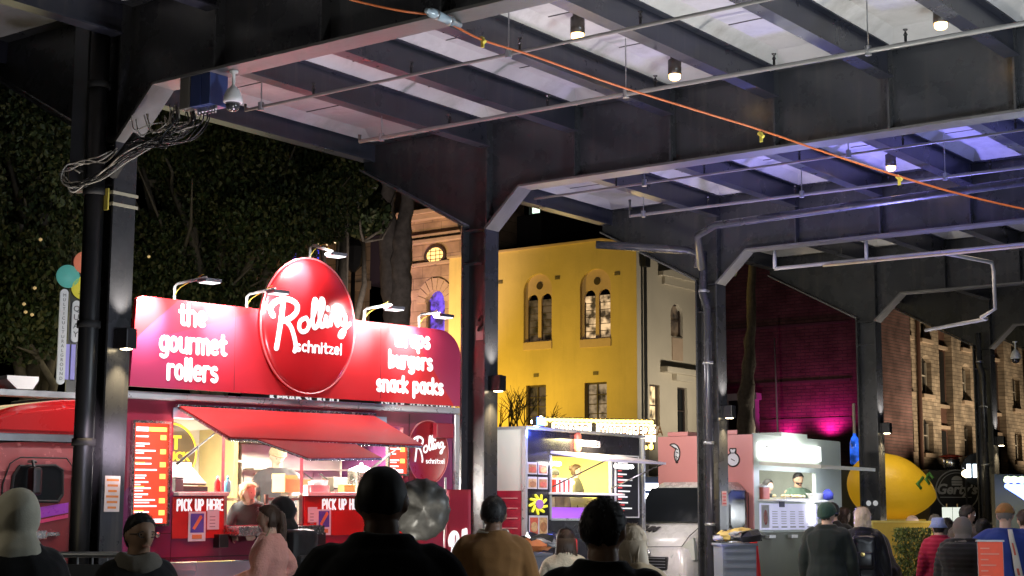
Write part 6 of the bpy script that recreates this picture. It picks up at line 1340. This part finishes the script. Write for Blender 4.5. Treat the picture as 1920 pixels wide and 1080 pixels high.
def person(label,pos,ang,H=1.72,wide=1.0,skin='fair',hair=('short','brown'),top=('black',(.012,.012,.013),.03,.47),legs=('navy',(.02,.024,.04)),
           armL=None,armR=None,lean=0,headyaw=0,headpitch=0,hat=None,collar=.0,vox=.013,female=False,scarf=None,glasses=False,stride=0,shiny=False,hood=None,beard=False,group=None,puff=0):
    PID[0]+=1; seed=PID[0]*3.7; rs=random.Random(PID[0])
    # heading: 0 = walking straight away from the viewer, + turns to the viewer's left
    pos=Vector(pos); v=(pos-CAM); base=math.atan2(v.y,v.x)-PI/2
    t=T('person',label,'person',pos,(0,0,base+R(ang)),group)
    X=Vector((1,0,0)); Lq=R(lean); hip=Vector((0,0,.52*H))
    rot=Matrix.Rotation(-Lq,3,'X')
    def tp(p):           # torso point after leaning forward about the hips
        p=Vector(p)
        k=min(1,max(0,(p.z-.50*H)/(.10*H))); return hip+(Matrix.Rotation(-Lq*k,3,'X')@(p-hip)) if p.z>.5*H else p
    ya=rot@Vector((0,1,0)); za=rot@Vector((0,0,1)); W=wide*H/1.0
    sh=(.112 if not female else .100)*wide*H
    def tor(e,zl=.47,ee=None):
        R_=[]
        for z,rx,ry,yo in ((.455,.080,.064,0),(.50,.096,.074,-.004),(.545,.094,.072,-.004),(.60,.082,.062,0),(.66,.086,.064,.002),(.72,.098,.070,.002),(.765,.106,.068,0),(.795,.104,.058,-.004),(.815,.086,.048,-.006),(.832,.052,.042,-.006)):
            if z<zl-.001: continue
            if female and .58<z<.64: rx*=.92
            if female and .70<z<.73: ry*=1.12
            c=tp((0,yo*H,z*H)); k=0 if z<.53 else 1
            R_.append((c,X,(ya if k else Vector((0,1,0))),rx*W+e*(1.25 if z<.62 else 1),ry*H*(.5+.5*wide)+e*(1.15 if z<.62 else 1)))
        if zl<.45:
            f0=R_[0]; R_.insert(0,(Vector((0,0,zl*H)),X,Vector((0,1,0)),f0[3]*1.06+.01,f0[4]*1.08+.01))
        return R_
    hd_c=tp((0,.012*H,.928*H))+ya*.0
    hrot=rot.lerp(Matrix.Identity(3),.6) if lean else Matrix.Identity(3)
    HM=Matrix.Translation(hd_c)@(Matrix.Rotation(R(headyaw),4,'Z')@Matrix.Rotation(-R(headpitch)-Lq*.4,4,'X'))@Matrix.Scale(H/1.72*(1.0 if not female else .96),4)
    armpts=[]
    for s,a in ((-1,armL),(1,armR)):
        up,fo=(a if a else ((.20,.04,-1),(.10,.22,-1)))
        S_=tp((s*sh,-.004*H,.797*H)); u_=Vector((up[0]*s,up[1],up[2])).normalized(); f_=Vector((fo[0]*s,fo[1],fo[2])).normalized()
        E_=S_+u_*.172*H; Wr=E_+f_*.148*H; armpts.append((s,S_,E_,Wr,f_))
    legpts=[]
    for s in (-1,1):
        st=stride*s; legpts.append((s,Vector((s*.052*H,0,.49*H)),Vector((s*.056*H,.05*H*st+.012*H,.275*H)),Vector((s*.058*H,.10*H*st-.012*H,.045*H))))
    # ---- body: one continuous skin surface
    b=B(); eloft(b,tor(-.004))
    eloft(b,[(tp((0,-.004*H,.815*H)),X,ya,.044*H,.042*H),(tp((0,.0,.845*H)),X,ya,.037*H,.038*H),(tp((0,.006*H,.885*H)),X,ya,.035*H,.037*H)],14)
    grid_bm(b,head_pts(head_grid()),HM)
    for s in (-1,1):     # ears
        e=B(); lathe(e,[(.001,-.034),(.018,-.022),(.023,.006),(.017,.028),(.001,.034)],8,sx=.6); 
        for v_ in e.verts: v_.co=HM@Vector((v_.co.x+s*.081,v_.co.y-.008,v_.co.z-.006))
        me=bpy.data.meshes.new('e'); e.to_mesh(me); e.free(); b.from_mesh(me); bpy.data.meshes.remove(me)
    for s,S_,E_,Wr,f_ in armpts:
        limb(b,[S_,S_.lerp(E_,.5),E_,E_.lerp(Wr,.4),Wr],[.031*H,.029*H,.023*H,.024*H,.0155*H])
        # hand: palm, four fingers of unequal length, thumb from the side of the palm
        side=f_.cross(Vector((0,1,0)) if abs(f_.y)<.9 else Vector((0,0,1))).normalized()*s; pal=f_.cross(side).normalized()
        if pal.y<0 and abs(f_.y)<.9: pal=-pal
        k=.058*H; pc=Wr+f_*k*.55
        eloft(b,[(Wr-f_*.01,pal,side,.017*H,.013*H),(Wr+f_*.2*k,pal,side,.021*H,.011*H),(Wr+f_*k*.9,pal,side,.026*H,.010*H),(Wr+f_*k*1.02,pal,side,.022*H,.008*H)],10)
        for i,(o_,l_) in enumerate(((-.75,.036),(-.25,.043),(.25,.046),(.75,.041))):
            a_=Wr+f_*k*.95+pal*o_*.021*H; cu=side*(-.012*H*(1+.2*i))
            limb(b,[a_,a_+f_*l_*H*.55+cu*.35,a_+f_*l_*H*.95+cu],[.0058*H,.0054*H,.0046*H],7,3)
        a_=Wr+f_*k*.35+pal*.020*H; limb(b,[a_,a_+f_*.020*H+pal*.016*H,a_+f_*.040*H+pal*.018*H-side*.006*H],[.0068*H,.0062*H,.0050*H],7,3)
    for s,a_,k_,an in legpts:
        limb(b,[a_,a_.lerp(k_,.5),k_,k_.lerp(an,.4),an],[.050*H*wide,.044*H*wide,.031*H,.031*H,.019*H])
        tube(b,[an+Vector((0,-.03*H,-.018*H)),an+Vector((0,.02*H,-.016*H)),an+Vector((.0,.09*H,-.026*H))],[.02*H,.022*H,.014*H],9,True)
    body=mobj('body',remesh(b,min(vox,.0105)),mat('skin_'+skin,SKIN[skin],.5,var=.06,scale=20),t)
    # ---- face details
    for s in (-1,1):
        e=B(); lathe(e,[(.001,-.011),(.009,-.006),(.0115,0),(.009,.006),(.001,.011)],10); 
        for v_ in e.verts: v_.co=HM@Vector((v_.co.x+s*.030,v_.co.y+.0735,v_.co.z+.003))
        o=obj('eye',e,mat('eye_dark',(.03,.022,.018),.15),t,True)
        e=B(); tube(e,[HM@Vector((s*.016,.086,.020)),HM@Vector((s*.030,.084,.025)),HM@Vector((s*.045,.072,.020))],.0035,6,True); obj('eyebrow',e,mat('hair_'+hair[1],HAIR[hair[1]],.6),t,True)
    e=B(); 
    for dz in (-.062,-.071): tube(e,[HM@Vector((-.021,.077,dz+.001)),HM@Vector((0,.0885,dz)),HM@Vector((.021,.077,dz+.001))],.0042,6,True)
    obj('lips',e,mat('lips_'+skin,tuple(c*.75 if i else c for i,c in enumerate(SKIN[skin])),.45),t,True)
    if glasses:
        e=B()
        for s in (-1,1):
            tube(e,[HM@Vector((s*(.032+.024*math.cos(a)),.092-.012*abs(math.cos(a))*0-.004*(1+s*0),.002+.017*math.sin(a))) for a in np.linspace(0,2*PI,18)],.0024,6)
            tube(e,[HM@Vector((s*.056,.088,.006)),HM@Vector((s*.074,.05,.006)),HM@Vector((s*.080,-.01,.004))],.0024,6)
        tube(e,[HM@Vector((-.009,.094,.006)),HM@Vector((.009,.094,.006))],.0024,6); obj('glasses',e,BLACK,t)
    # ---- hair
    D=head_grid(44,34); x,y,z=D[...,0],D[...,1],D[...,2]
    hm=mat('hair_'+hair[1],HAIR[hair[1]],.45,var=.25,scale=30,bump=.6,bscale=90)
    hs=hair[0]
    if hs!='none':
        th=.012 if hs in('short','buzz') else .020
        if hs=='buzz': th=.006
        line=.42 if not female else .50
        f=sstep(-.12,.10,(z-(line*np.clip(y+.15,0,1)*1.35))-.02-(-.38)*np.clip(-y,0,1)*1.5+(.0))
        # behind the ears the hair runs down to the nape
        f=np.where(y<-.05,sstep(-.80,-.55,z) if (female or hs not in ('short','buzz')) else sstep(-.85,-.60,z)*(.40+.60*sstep(-.60,.0,z)),f)*1.0
        f=np.where((np.abs(x)>.75)&(y>-.3)&(y<.25),np.minimum(f,sstep(-.15,.08,z)),f) if hs in('short','buzz') else f
        off=-.012+(th+.012)*f
        g=head_pts(D,off,False); g+=(np.array([[noise.noise(Vector((a[0]*40+seed,a[1]*40,a[2]*18))) for a in r] for r in g])[...,None])*D*(.004 if th>.008 else .0015)
        bm=grid_bm(B(),g,HM)
        def strand(p,rx,ry,n=14):
            eloft(bm,[(HM@Vector(c),Vector(X),Vector((0,1,0)),a,b_) for c,a,b_ in zip(p,rx,ry)],n)
        if hs=='long':
            eloft(bm,[(HM@Vector((0,-.045,.03)),X,ya,.086,.065),(HM@Vector((0,-.055,-.06)),X,ya,.092,.058),(HM@Vector((.0,-.065,-.15)),X,ya,.100,.045),(HM@Vector((.0,-.085,-.25)),X,ya,.098,.034),(HM@Vector((.0,-.10,-.34)),X,ya,.075,.020)],20)
        if hs=='bob':
            eloft(bm,[(HM@Vector((0,-.035,.04)),X,ya,.088,.070),(HM@Vector((0,-.045,-.05)),X,ya,.096,.065),(HM@Vector((.0,-.050,-.13)),X,ya,.092,.055),(HM@Vector((.0,-.052,-.16)),X,ya,.070,.040)],20)
        if hs=='ponytail':
            limb(bm,[HM@Vector((0,-.085,.04)),HM@Vector((0,-.125,.03)),HM@Vector((0,-.135,-.08)),HM@Vector((.0,-.13,-.22)),HM@Vector((.0,-.135,-.36)),HM@Vector((.0,-.14,-.47))],[.025,.036,.042,.042,.036,.012],14)
        if hs=='bun': lathe(bm,[(.001,-.04),(.034,-.025),(.042,0),(.032,.028),(.001,.038)],12,HM@Vector((0,-.10,.06)))
        for v_ in bm.verts:
            q=v_.co; v_.co=q+Vector((noise.noise(q*Vector((1,1,.3)).length*0+Vector((q.x*38,q.y*38,q.z*9))),noise.noise(Vector((q.x*38+7,q.y*38,q.z*9))),0))*(.007 if hs in('long','ponytail','bob') else .003)
        # loose strands break up the outline of the hair mass
        rs2=random.Random(int(seed*10)); cand=[(i,j) for i in range(1,D.shape[0]-1) for j in range(D.shape[1]) if f[i,j]>.6]
        Lh={'buzz':.012,'short':.020}.get(hs,.055)
        for q in range(0 if hood or hs=='buzz' else 380):
            i,j=rs2.choice(cand); d=Vector(D[i,j]); p0=Vector(g[i,j])*.985; tn=(Vector((0,-.25,-1))-d*d.dot(Vector((0,-.25,-1)))); tn=tn.normalized() if tn.length>.05 else Vector((rs2.uniform(-1,1),rs2.uniform(-1,1),0)).normalized()
            tn=(tn+Vector((rs2.uniform(-.5,.5),rs2.uniform(-.5,.5),rs2.uniform(-.2,.2)))).normalized(); l_=Lh*rs2.uniform(.5,1.4); sd=d.cross(tn).normalized()*rs2.uniform(.002,.0042)
            a_=HM@(p0-sd); b_=HM@(p0+sd); c_=HM@(p0+tn*l_*.6+d*.006-sd*.7); e_=HM@(p0+tn*l_*.6+d*.006+sd*.7); k_=HM@(p0+tn*l_+d*rs2.uniform(-.001,.007))
            A1,B1,C1,E1,K1=[bm.verts.new(v) for v in (a_,b_,c_,e_,k_)]; bm.faces.new((A1,B1,E1,C1)); bm.faces.new((C1,E1,K1))
        if hs in('long','bob','ponytail') and not (hood and 'cream' in hood[0]):
            for q in range(150):
                a=rs2.uniform(0,2*PI); zt=rs2.uniform(-.16,.0) if hs!='ponytail' else rs2.uniform(-.36,-.04); l_={'long':.20,'bob':.10,'ponytail':.12}[hs]*rs2.uniform(.5,1.1)
                cx0,cy0,rx0,ry0=(0,-.06,.096,.055) if hs!='ponytail' else (0,-.135,.040,.040)
                ps=[Vector((cx0+rx0*math.cos(a)*(1-.25*k*(hs=='long'))+rs2.uniform(-.008,.008),cy0+ry0*math.sin(a)*(1-.3*k)-.04*k*(hs=='long'),zt-l_*k)) for k in (0,.5,1)]
                tube(bm,[HM@p for p in ps],[.005,.0045,.001],4)
        obj('hair',bm,hm,t,True)
    if beard:
        f=sstep(.1,.3,y)*sstep(-.25,-.45,z)*(1-np.exp(-(x/.22)**2-((z+.60)/.10)**2)); g=head_pts(D,-.01+.016*f); obj('beard',grid_bm(B(),g,HM),hm,t,True)
    # ---- headwear
    if hat:
        kind,hc,hn=hat; hm2=cloth(hn,hc,.9,.5,50)
        if kind=='beanie':
            f=sstep(-.18,.02,z-.32*np.clip(y,0,1)+.35*np.clip(-y,0,1)); g=head_pts(D,-.015+(.040+.012*np.clip(z,0,1)**2)*f,False); bm=grid_bm(B(),g,HM)
            obj('beanie',bm,hm2,t,True); bm=B(); tube(bm,[HM@Vector((.088*math.cos(a),.106*math.sin(a)-.002,.030*math.sin(a)+.012)) for a in np.linspace(0,2*PI,32)],.016,8); obj('beanie_cuff',bm,hm2,t,True)
        if kind=='cap':
            f=sstep(.05,.2,z-.12*np.clip(y,0,1)+.12*np.clip(-y,0,1)); g=head_pts(D,-.015+.040*f,False); bm=grid_bm(B(),g,HM); 
            n=14; prism_pts=[(.078*math.cos(PI*i/n),.085+.075*math.sin(PI*i/n)) for i in range(n+1)]
            A=[bm.verts.new(HM@Vector((p[0],p[1],.045))) for p in prism_pts]; C_=[bm.verts.new(HM@Vector((p[0],p[1],.053))) for p in prism_pts]
            bm.faces.new(A); bm.faces.new(C_[::-1])
            for i in range(n): bm.faces.new((A[i],A[i+1],C_[i+1],C_[i]))
            obj('cap',bm,hm2,t,True)
        if kind=='bucket':
            bm=B(); loft(bm,[[HM@Vector((r_*math.cos(a)*.9,r_*1.05*math.sin(a),z_)) for a in np.linspace(0,2*PI,24,endpoint=False)] for r_,z_ in ((.150,-.005),(.105,.055),(.100,.11),(.085,.135),(.01,.14))]); obj('bucket_hat',bm,hm2,t,True)
    if hood:          # raised hood
        hn,hc,hr=hood; f=1-sstep(.55,.78,y-.15*np.abs(z+.1)); g=head_pts(D,-.02+(.050)*f,False,1.05); g[...,2]=np.where(z<0,g[...,2]*1.15,g[...,2])
        bm=grid_bm(B(),g,HM); eloft(bm,[(tp((0,-.010*H,.81*H)),X,ya,.085*H,.066*H),(tp((0,-.014*H,.85*H)),X,ya,.062*H,.062*H),(HM@Vector((0,-.03,-.06)),X,ya,.078,.075)],18)
        me=remesh(bm,.010,3); crumple(me,.012,8,seed); mobj('hood',me,cloth(hn,hc,hr),t)
    # ---- clothes
    nm,c,e,hem=top; e+=puff
    b=B(); eloft(b,tor(e,hem))
    for s,S_,E_,Wr,f_ in armpts:
        W2=E_.lerp(Wr,.94); e2=e*.55; limb(b,[S_-Vector((s*.05,0,-.015)),S_-Vector((s*.02,0,.015)),S_.lerp(E_,.5),E_,E_.lerp(W2,.4),W2],[.032*H+e2,.036*H+e2,.033*H+e2,.028*H+e2,.027*H+e2,.022*H+e2])
    tz=[(.79,.104,.056),(.815,.094,.050),(.835,.070,.045),(.852,.050,.042),(.866,.042,.040)]; eloft(b,[(tp((0,-.008*H,z_*H)),X,ya,rx_*W+e*.55,ry_*H+e*.5) for z_,rx_,ry_ in tz[:4 if hem>.46 and not collar else 5]])
    if collar: eloft(b,[(tp((0,-.006*H,.825*H)),X,ya,.052*H+.012,.046*H+.012),(tp((0,-.004*H,(.84+collar*.4)*H)),X,ya,.044*H+.010,.046*H+.010),(tp((0,-.004*H,(.845+collar)*H)),X,ya,.043*H+.008,.045*H+.008)],16)
    me=remesh(b,vox,2); crumple(me,.012 if not puff else .010,7 if not puff else 8,seed,0 if not puff else 58); mobj('jacket',me,cloth(nm,c,.38 if shiny else .85,.5 if 'fleece' in nm else .12,60 if 'fleece' in nm else 160),t)
    b=B(); R_=[r for r in tor(.012,.455)][:3]; eloft(b,R_)
    for s,a_,k_,an in legpts:
        A2=an+Vector((0,0,.012*H)); limb(b,[a_+Vector((0,0,.02*H)),a_.lerp(k_,.5),k_,k_.lerp(an,.45),A2],[.056*H*wide,.051*H*wide,.040*H,.037*H,.032*H])
    me=remesh(b,max(vox,.013),2); crumple(me,.006,9,seed+5); mobj('trousers',me,cloth(*legs),t)
    for s,a_,k_,an in legpts:
        b=B(); z0=an.z
        eloft(b,[(an+Vector((0,-.035*H,-z0+.035)),X,Vector((0,0,1)),.020*H,.034),(an+Vector((0,-.01*H,-z0+.045)),X,Vector((0,0,1)),.024*H,.044),(an+Vector((0,.04*H,-z0+.038)),X,Vector((0,0,1)),.027*H,.037),(an+Vector((0,.085*H,-z0+.028)),X,Vector((0,0,1)),.026*H,.027),(an+Vector((0,.112*H,-z0+.020)),X,Vector((0,0,1)),.014*H,.018)],12)
        obj('shoe',b,mat('shoe_dark',(.03,.03,.032),.5),t,True)
    if scarf:
        b=B()
        for k,rr in ((.820,.066),(.838,.060),(.853,.053)): tube(b,[tp((rr*H*math.cos(a)*1.05,(rr*.86*math.sin(a)+.004)*H,k*H+.012*math.sin(a*3+k*9))) for a in np.linspace(0,2*PI,28)],.026,9)
        me=remesh(b,.012,3); crumple(me,.008,14,seed); mobj('scarf',me,cloth(*scarf),t)
    t['_top']=0; del t['_top']
    return t,tp,HM
def backpack(lbl,P,m,w=.30,h=.42,d=.15,z=1.28,y=-.20,pocket=True):
    t,tp,HM=P; q=T('backpack',lbl,'backpack',t.matrix_basis@Vector((0,y,z)),tuple(t.rotation_euler))
    b=B(); box(b,-w/2,w/2,-d/2,d/2,-h/2,h/2,.06); me=remesh(b,.012,6); crumple(me,.008,9,3); mobj('bag_body',me,m,q)
    if pocket: b=B(); box(b,-w*.36,w*.36,-d/2-.05,-d/2+.01,-h*.42,h*.02,.03); obj('pocket',b,m,q,True)
    b=B()
    for s in (-1,1): tube(b,[Vector(p) for p in smooth_path([(s*w*.3,d*.45,h*.45),(s*w*.36,d*.7,h*.52),(s*w*.40,d*1.2,h*.40),(s*w*.42,d*1.3,-h*.05),(s*w*.40,d*.5,-h*.42)],6)],.018,8)
    obj('strap',b,m,q,True); return q
def gp(px,d): 
    p=at(px,960,d); p.z=0; return p
BK=('black',(.010,.010,.011))
# ---- foreground silhouettes
person('person in a pale cream hood and black jacket at the lower left edge',gp(34,7.4),12,1.70,1.05,'fair',('short','pale'),('black',(.010,.010,.011),.045,.45),hood=('cream_hood',(.66,.63,.50),.85),collar=.0,vox=.012,female=True)
person('woman in thin dark glasses and a grey scarf looking toward the viewer',gp(262,8.4),-162,1.61,1.0,'olive',('short','black'),('black',(.010,.010,.011),.035,.42),glasses=True,scarf=('grey_scarf',(.15,.135,.11),.95),female=True,headyaw=10,vox=.011)
person('broad man in black seen from behind, tallest and darkest of the crowd',gp(716,5.55),2,1.775,1.10,'brown',('buzz','black'),('black',(.010,.010,.011),.045,.42),collar=.02,headyaw=-8,vox=.011,armL=((.30,.10,-1),(.10,.45,-.8)),armR=((.30,.10,-1),(.10,.45,-.8)))
Pb=person('man in a rust brown coat with a pale collar standing before the second column',gp(925,11.0),-4,1.735,1.06,'brown',('short','black'),('rust_brown',(.20,.095,.028),.045,.42),collar=.012,vox=.012)
t_,tp_,HM_=Pb; b=B(); tube(b,[tp_((.058*1.735*math.cos(a),(-.006+.05*math.sin(a))*1.735,(.862+.006*math.sin(a))*1.735)) for a in np.linspace(0,2*PI,28)],.011,8); obj('shirt_collar',b,cloth('pale_collar',(.55,.52,.45)),t_,True)
person('dark haired man in black close to the viewer, right of the brown coat',gp(1130,5.95),-6,1.665,1.06,'tan',('short','dark'),('black',(.010,.010,.011),.04,.42),headyaw=-10,vox=.011)
person('long haired girl in a cream top beside the slate tub',gp(1060,14.2),10,1.49,1.0,'fair',('long','brown'),('cream_fleece',(.62,.55,.42),.04,.45),female=True)
person('person in a beige coat half hidden behind the dark haired man',gp(1183,9.0),0,1.555,1.0,'fair',('long','pale'),('beige_coat',(.50,.38,.24),.05,.40),female=True)
# ---- queue at the red truck
P1=person('woman in a pink fleece with a long ponytail at the red truck',gp(507,14.3),80,1.69,1.0,'fair',('ponytail','brown'),('pink_fleece',(.60,.30,.26),.045,.50),('pale_denim',(.33,.38,.50)),female=True,armL=((.25,.25,-1),(-.2,.8,-.25)),armR=((.55,-.60,-.9),(-.35,.75,-.5)),headyaw=8,stride=.3)
p=gp(488,14.1); p.z=.86; t=T('shoulder_bag','small beige shoulder bag at the hip of the woman in pink','bag',p,(0,0,R(20))); b=B(); box(b,-.11,.11,-.05,.05,-.09,.10,.035); obj('bag_body',b,mat('beige_leather',(.45,.36,.24),.6),t,True); b=B(); tube(b,[Vector(q) for q in smooth_path([(-.1,0,.08),(-.06,.02,.35),(.08,.05,.62)],6)],.009,6); obj('strap',b,mat('beige_leather',(.45,.36,.24),.6),t,True)
P2=person('person in a raised black hood with a backpack at the red truck',gp(533,15.2),42,1.765,1.0,'fair',('short','brown'),('black',(.012,.012,.013),.04,.46),('khaki',(.22,.19,.12)),hood=('black_hood',(.012,.012,.013),.85),headyaw=12)
backpack('black backpack on the hooded person at the red truck',P2,cloth('black_nylon',(.014,.014,.016),.5),.34,.50,.20,1.22,-.22)
sv=local(ft,(1.84,.34,.36)); person('blonde server in black leaning out of the red truck hatch',sv,172,1.66,1.0,'fair',('bun','blonde'),('black_tee',(.015,.015,.017),.02,.48),lean=27,female=True,headyaw=55,headpitch=-8,armL=((.15,.45,-.8),(-.35,.9,-.15)),armR=((.15,.45,-.8),(-.35,.9,-.15)))
ck=local(ft,(2.83,1.25,.60)); person('cook in a dark tee and cap working inside the red truck',ck,178,1.79,1.08,'fair',('short','brown'),('charcoal_tee',(.045,.045,.05),.025,.48),hat=('cap',(.30,.26,.16),'khaki_cap'),headpitch=22,headyaw=20,armL=((.25,.35,-1),(-.2,.8,-.35)),armR=((.25,.35,-1),(-.2,.8,-.35)))
# foil balloon held up beside the tall man
bp_=at(790,955,9.5); t=T('foil_balloon','round silver foil balloon hovering before the right end of the red truck','balloon',bp_,(0,0,YAW+R(10)))
b=B(); rbl=.178; loft(b,[[Vector((rbl*r_*math.cos(a)*(1-.035*abs(math.sin(a*9))*(r_>.8)),dy,rbl*1.05*r_*math.sin(a)*(1-.035*abs(math.sin(a*9))*(r_>.8)))) for a in np.linspace(0,2*PI,72,endpoint=False)] for r_,dy in ((.02,-.11),(.3,-.105),(.55,-.09),(.75,-.065),(.9,-.03),(1,0),(.9,.03),(.75,.065),(.55,.09),(.3,.105),(.02,.11))])
for v_ in b.verts: v_.co.y+=noise.noise(v_.co*13)*.045
obj('foil',b,mat('silver_foil',(.07,.068,.062),.46,metal=.3,var=.62,scale=11,bump=.3,bscale=14),t,True)
b=B(); tube(b,[Vector(q) for q in smooth_path([(0,0,-.21),(.02,.0,-.45),(-.02,.0,-.8),(.0,0,-bp_.z+.02)],6)],.003,5); obj('string',b,WHITEP,t); b=B(); lathe(b,[(.05,-bp_.z),(.055,-bp_.z+.03),(.02,-bp_.z+.05),(.001,-bp_.z+.05)],12); obj('weight',b,BLACK,t)
# ---- servers in the other trailers
person('server in a dark cap behind the striped cooler of the hot dog trailer',local(t2,(1.62,.62,.93)),175,1.42*K2,1.0,'tan',('short','black'),('dark_tee',(.05,.04,.05),.02,.48),hat=('cap',(.03,.03,.03),'black_cap'),headpitch=10)
person('server with a hair bun facing right inside the hot dog trailer',local(t2,(2.35,.72,.93)),-100,1.52*K2,1.0,'fair',('bun','brown'),('olive_tee',(.09,.085,.05),.02,.48),female=True)
person('bearded server in a green sweater at the pink van counter',local(t3,(2.2,.42,.72)),-150,1.58,1.05,'tan',('short','black'),('green_knit',(.09,.14,.10),.03,.48),beard=True,headpitch=8,armL=((.2,.4,-1),(-.2,.8,-.3)),armR=((.2,.4,-1),(-.2,.8,-.3)))
person('dark haired worker in black deeper inside the pink van',local(t3,(1.62,.65,.72)),-120,1.46,1.0,'fair',('bob','black'),('black',(.012,.012,.013),.025,.48),female=True)
# ---- right-hand crowd
person('man in a dark green beanie and black jacket before the pink van',gp(1550,18.6),-14,1.755,1.08,'fair',('short','brown'),('bottle_black',(.014,.020,.018),.05,.44),hat=('beanie',(.035,.075,.055),'green_beanie'),headyaw=-30,collar=.01)
person('black haired person just behind the green beanie',gp(1561,21.8),0,1.80,1.0,'fair',('short','black'),('black',(.012,.012,.013),.04,.45))
person('brown haired person in a dark coat between the green beanie and blonde woman',gp(1581,22.0),-20,1.74,1.0,'tan',('bob','brown'),('dark_plum',(.03,.015,.018),.04,.44),female=True,headyaw=-30)
P3=person('blonde woman in a shiny black leather jacket with a backpack',gp(1617,18.9),2,1.725,1.02,'fair',('bob','pale'),('black_leather',(.014,.014,.016),.05,.49),('dark_navy',(.012,.014,.028)),female=True,shiny=True,collar=.012)
q=backpack('black leather backpack with a gold badge on the blonde woman',P3,mat('black_leather_bag',(.014,.014,.018),.35,var=.2),.28,.40,.14,1.20,-.20)
b=B(); lathe(b,[(.001,0),(.026,0),(.024,.008),(.001,.01)],12); bmesh.ops.rotate(b,matrix=Matrix.Rotation(PI/2,3,'X'),verts=b.verts); obj('badge',put(b,-.02,-.13,-.02),mat('gold_badge',(.65,.50,.18),.3,metal=.8),q)
person('man in a black jacket stooping left with one hand at his pocket',gp(1655,19.6),58,1.70,1.08,'fair',('short','black'),('black',(.012,.012,.013),.055,.44),lean=22,headpitch=18,armL=((.2,.2,-1),(.0,.35,-1)),armR=((.3,.0,-1),(.05,.35,-.9)),stride=.4)
person('woman in a quilted red jacket and pale blue bucket hat',gp(1759,20.2),18,1.60,1.0,'fair',('short','black'),('quilted_red',(.36,.015,.045),.04,.48),female=True,hat=('bucket',(.28,.34,.60),'blue_bucket'),puff=.01,collar=.01)
person('black haired person close at the right of the blue bucket hat',gp(1774,21.5),-10,1.60,.95,'tan',('bob','black'),('black',(.012,.012,.013),.03,.46),female=True)
person('woman in a black puffer coat with a grey fur hood, back to viewer',gp(1803,17.2),-12,1.60,1.12,'fair',('short','blonde'),('black_puffer',(.014,.014,.015),.05,.38),female=True,hood=('grey_fur_hood',(.16,.14,.125),.95),puff=.03)
person('dark haired man in a grey brown coat looking right behind the fur hood',gp(1812,20.6),-38,1.77,1.05,'fair',('short','dark'),('grey_brown_coat',(.085,.068,.058),.05,.42),headyaw=-25,collar=.02)
person('woman in a dark top with a white bag strap before the fifth column',gp(1842,19.2),6,1.60,1.0,'fair',('bun','black'),('navy_knit',(.018,.02,.03),.03,.46),female=True)
P4=person('man in a royal blue jacket and brown cap with both arms raised',gp(1884,17.6),-6,1.755,1.12,'fair',('short','grey'),('royal_blue',(.025,.05,.24),.05,.47),('dark_denim',(.03,.04,.07)),hat=('cap',(.34,.17,.05),'tan_cap'),headpitch=15,armL=((.8,.35,-.7),(-.5,.75,.35)),armR=((.8,.35,-.7),(-.5,.75,.35)))
t,tp,HM=P4; q=T('patterned_scarf','long pale patterned scarf hanging down the back of the blue jacket','scarf',t.matrix_basis@Vector((.05,-.19,1.40)),tuple(t.rotation_euler)); b=B()
L=[[Vector((.02+.10*k/9+.05*(i-.5)*2*(.5+.4*k/9),-.02-.02*math.sin(k*1.3),.08-.62*k/9)) for i in (0,.33,.66,1)] for k in range(10)]
vv=[[b.verts.new(p) for p in r] for r in L]
for k in range(9):
    for i in range(3): f=b.faces.new((vv[k][i],vv[k][i+1],vv[k+1][i+1],vv[k+1][i])); f.material_index=1 if k in (2,3,6) and i==1 else 0
o=obj('fabric',b,[cloth('pale_pattern',(.60,.58,.52)),cloth('red_pattern',(.55,.12,.08))],q,True); m=o.modifiers.new('thick','SOLIDIFY'); m.thickness=.02
person('person in a dark coat cut off by the right edge beside the blue jacket',gp(1922,18.2),20,1.70,1.05,'fair',('short','brown'),('black',(.012,.012,.013),.05,.42))
person('worker in a bright yellow vest behind the hedge',gp(1736,25.0),30,1.55,1.05,'fair',('short','brown'),('hi_vis_yellow',(.62,.62,.05),.04,.46))
person('brown haired person standing near the white menu cards',gp(1752,25.5),-15,1.66,1.0,'fair',('bob','grey'),('dark_green_coat',(.03,.04,.03),.04,.44),female=True)
person('person in a pale knit hat bent under the giant lemon',gp(1712,26.5),60,1.62,1.0,'fair',('short','brown'),('brown_coat',(.10,.06,.03),.04,.44),hat=('beanie',(.60,.45,.42),'pale_pink_beanie'))
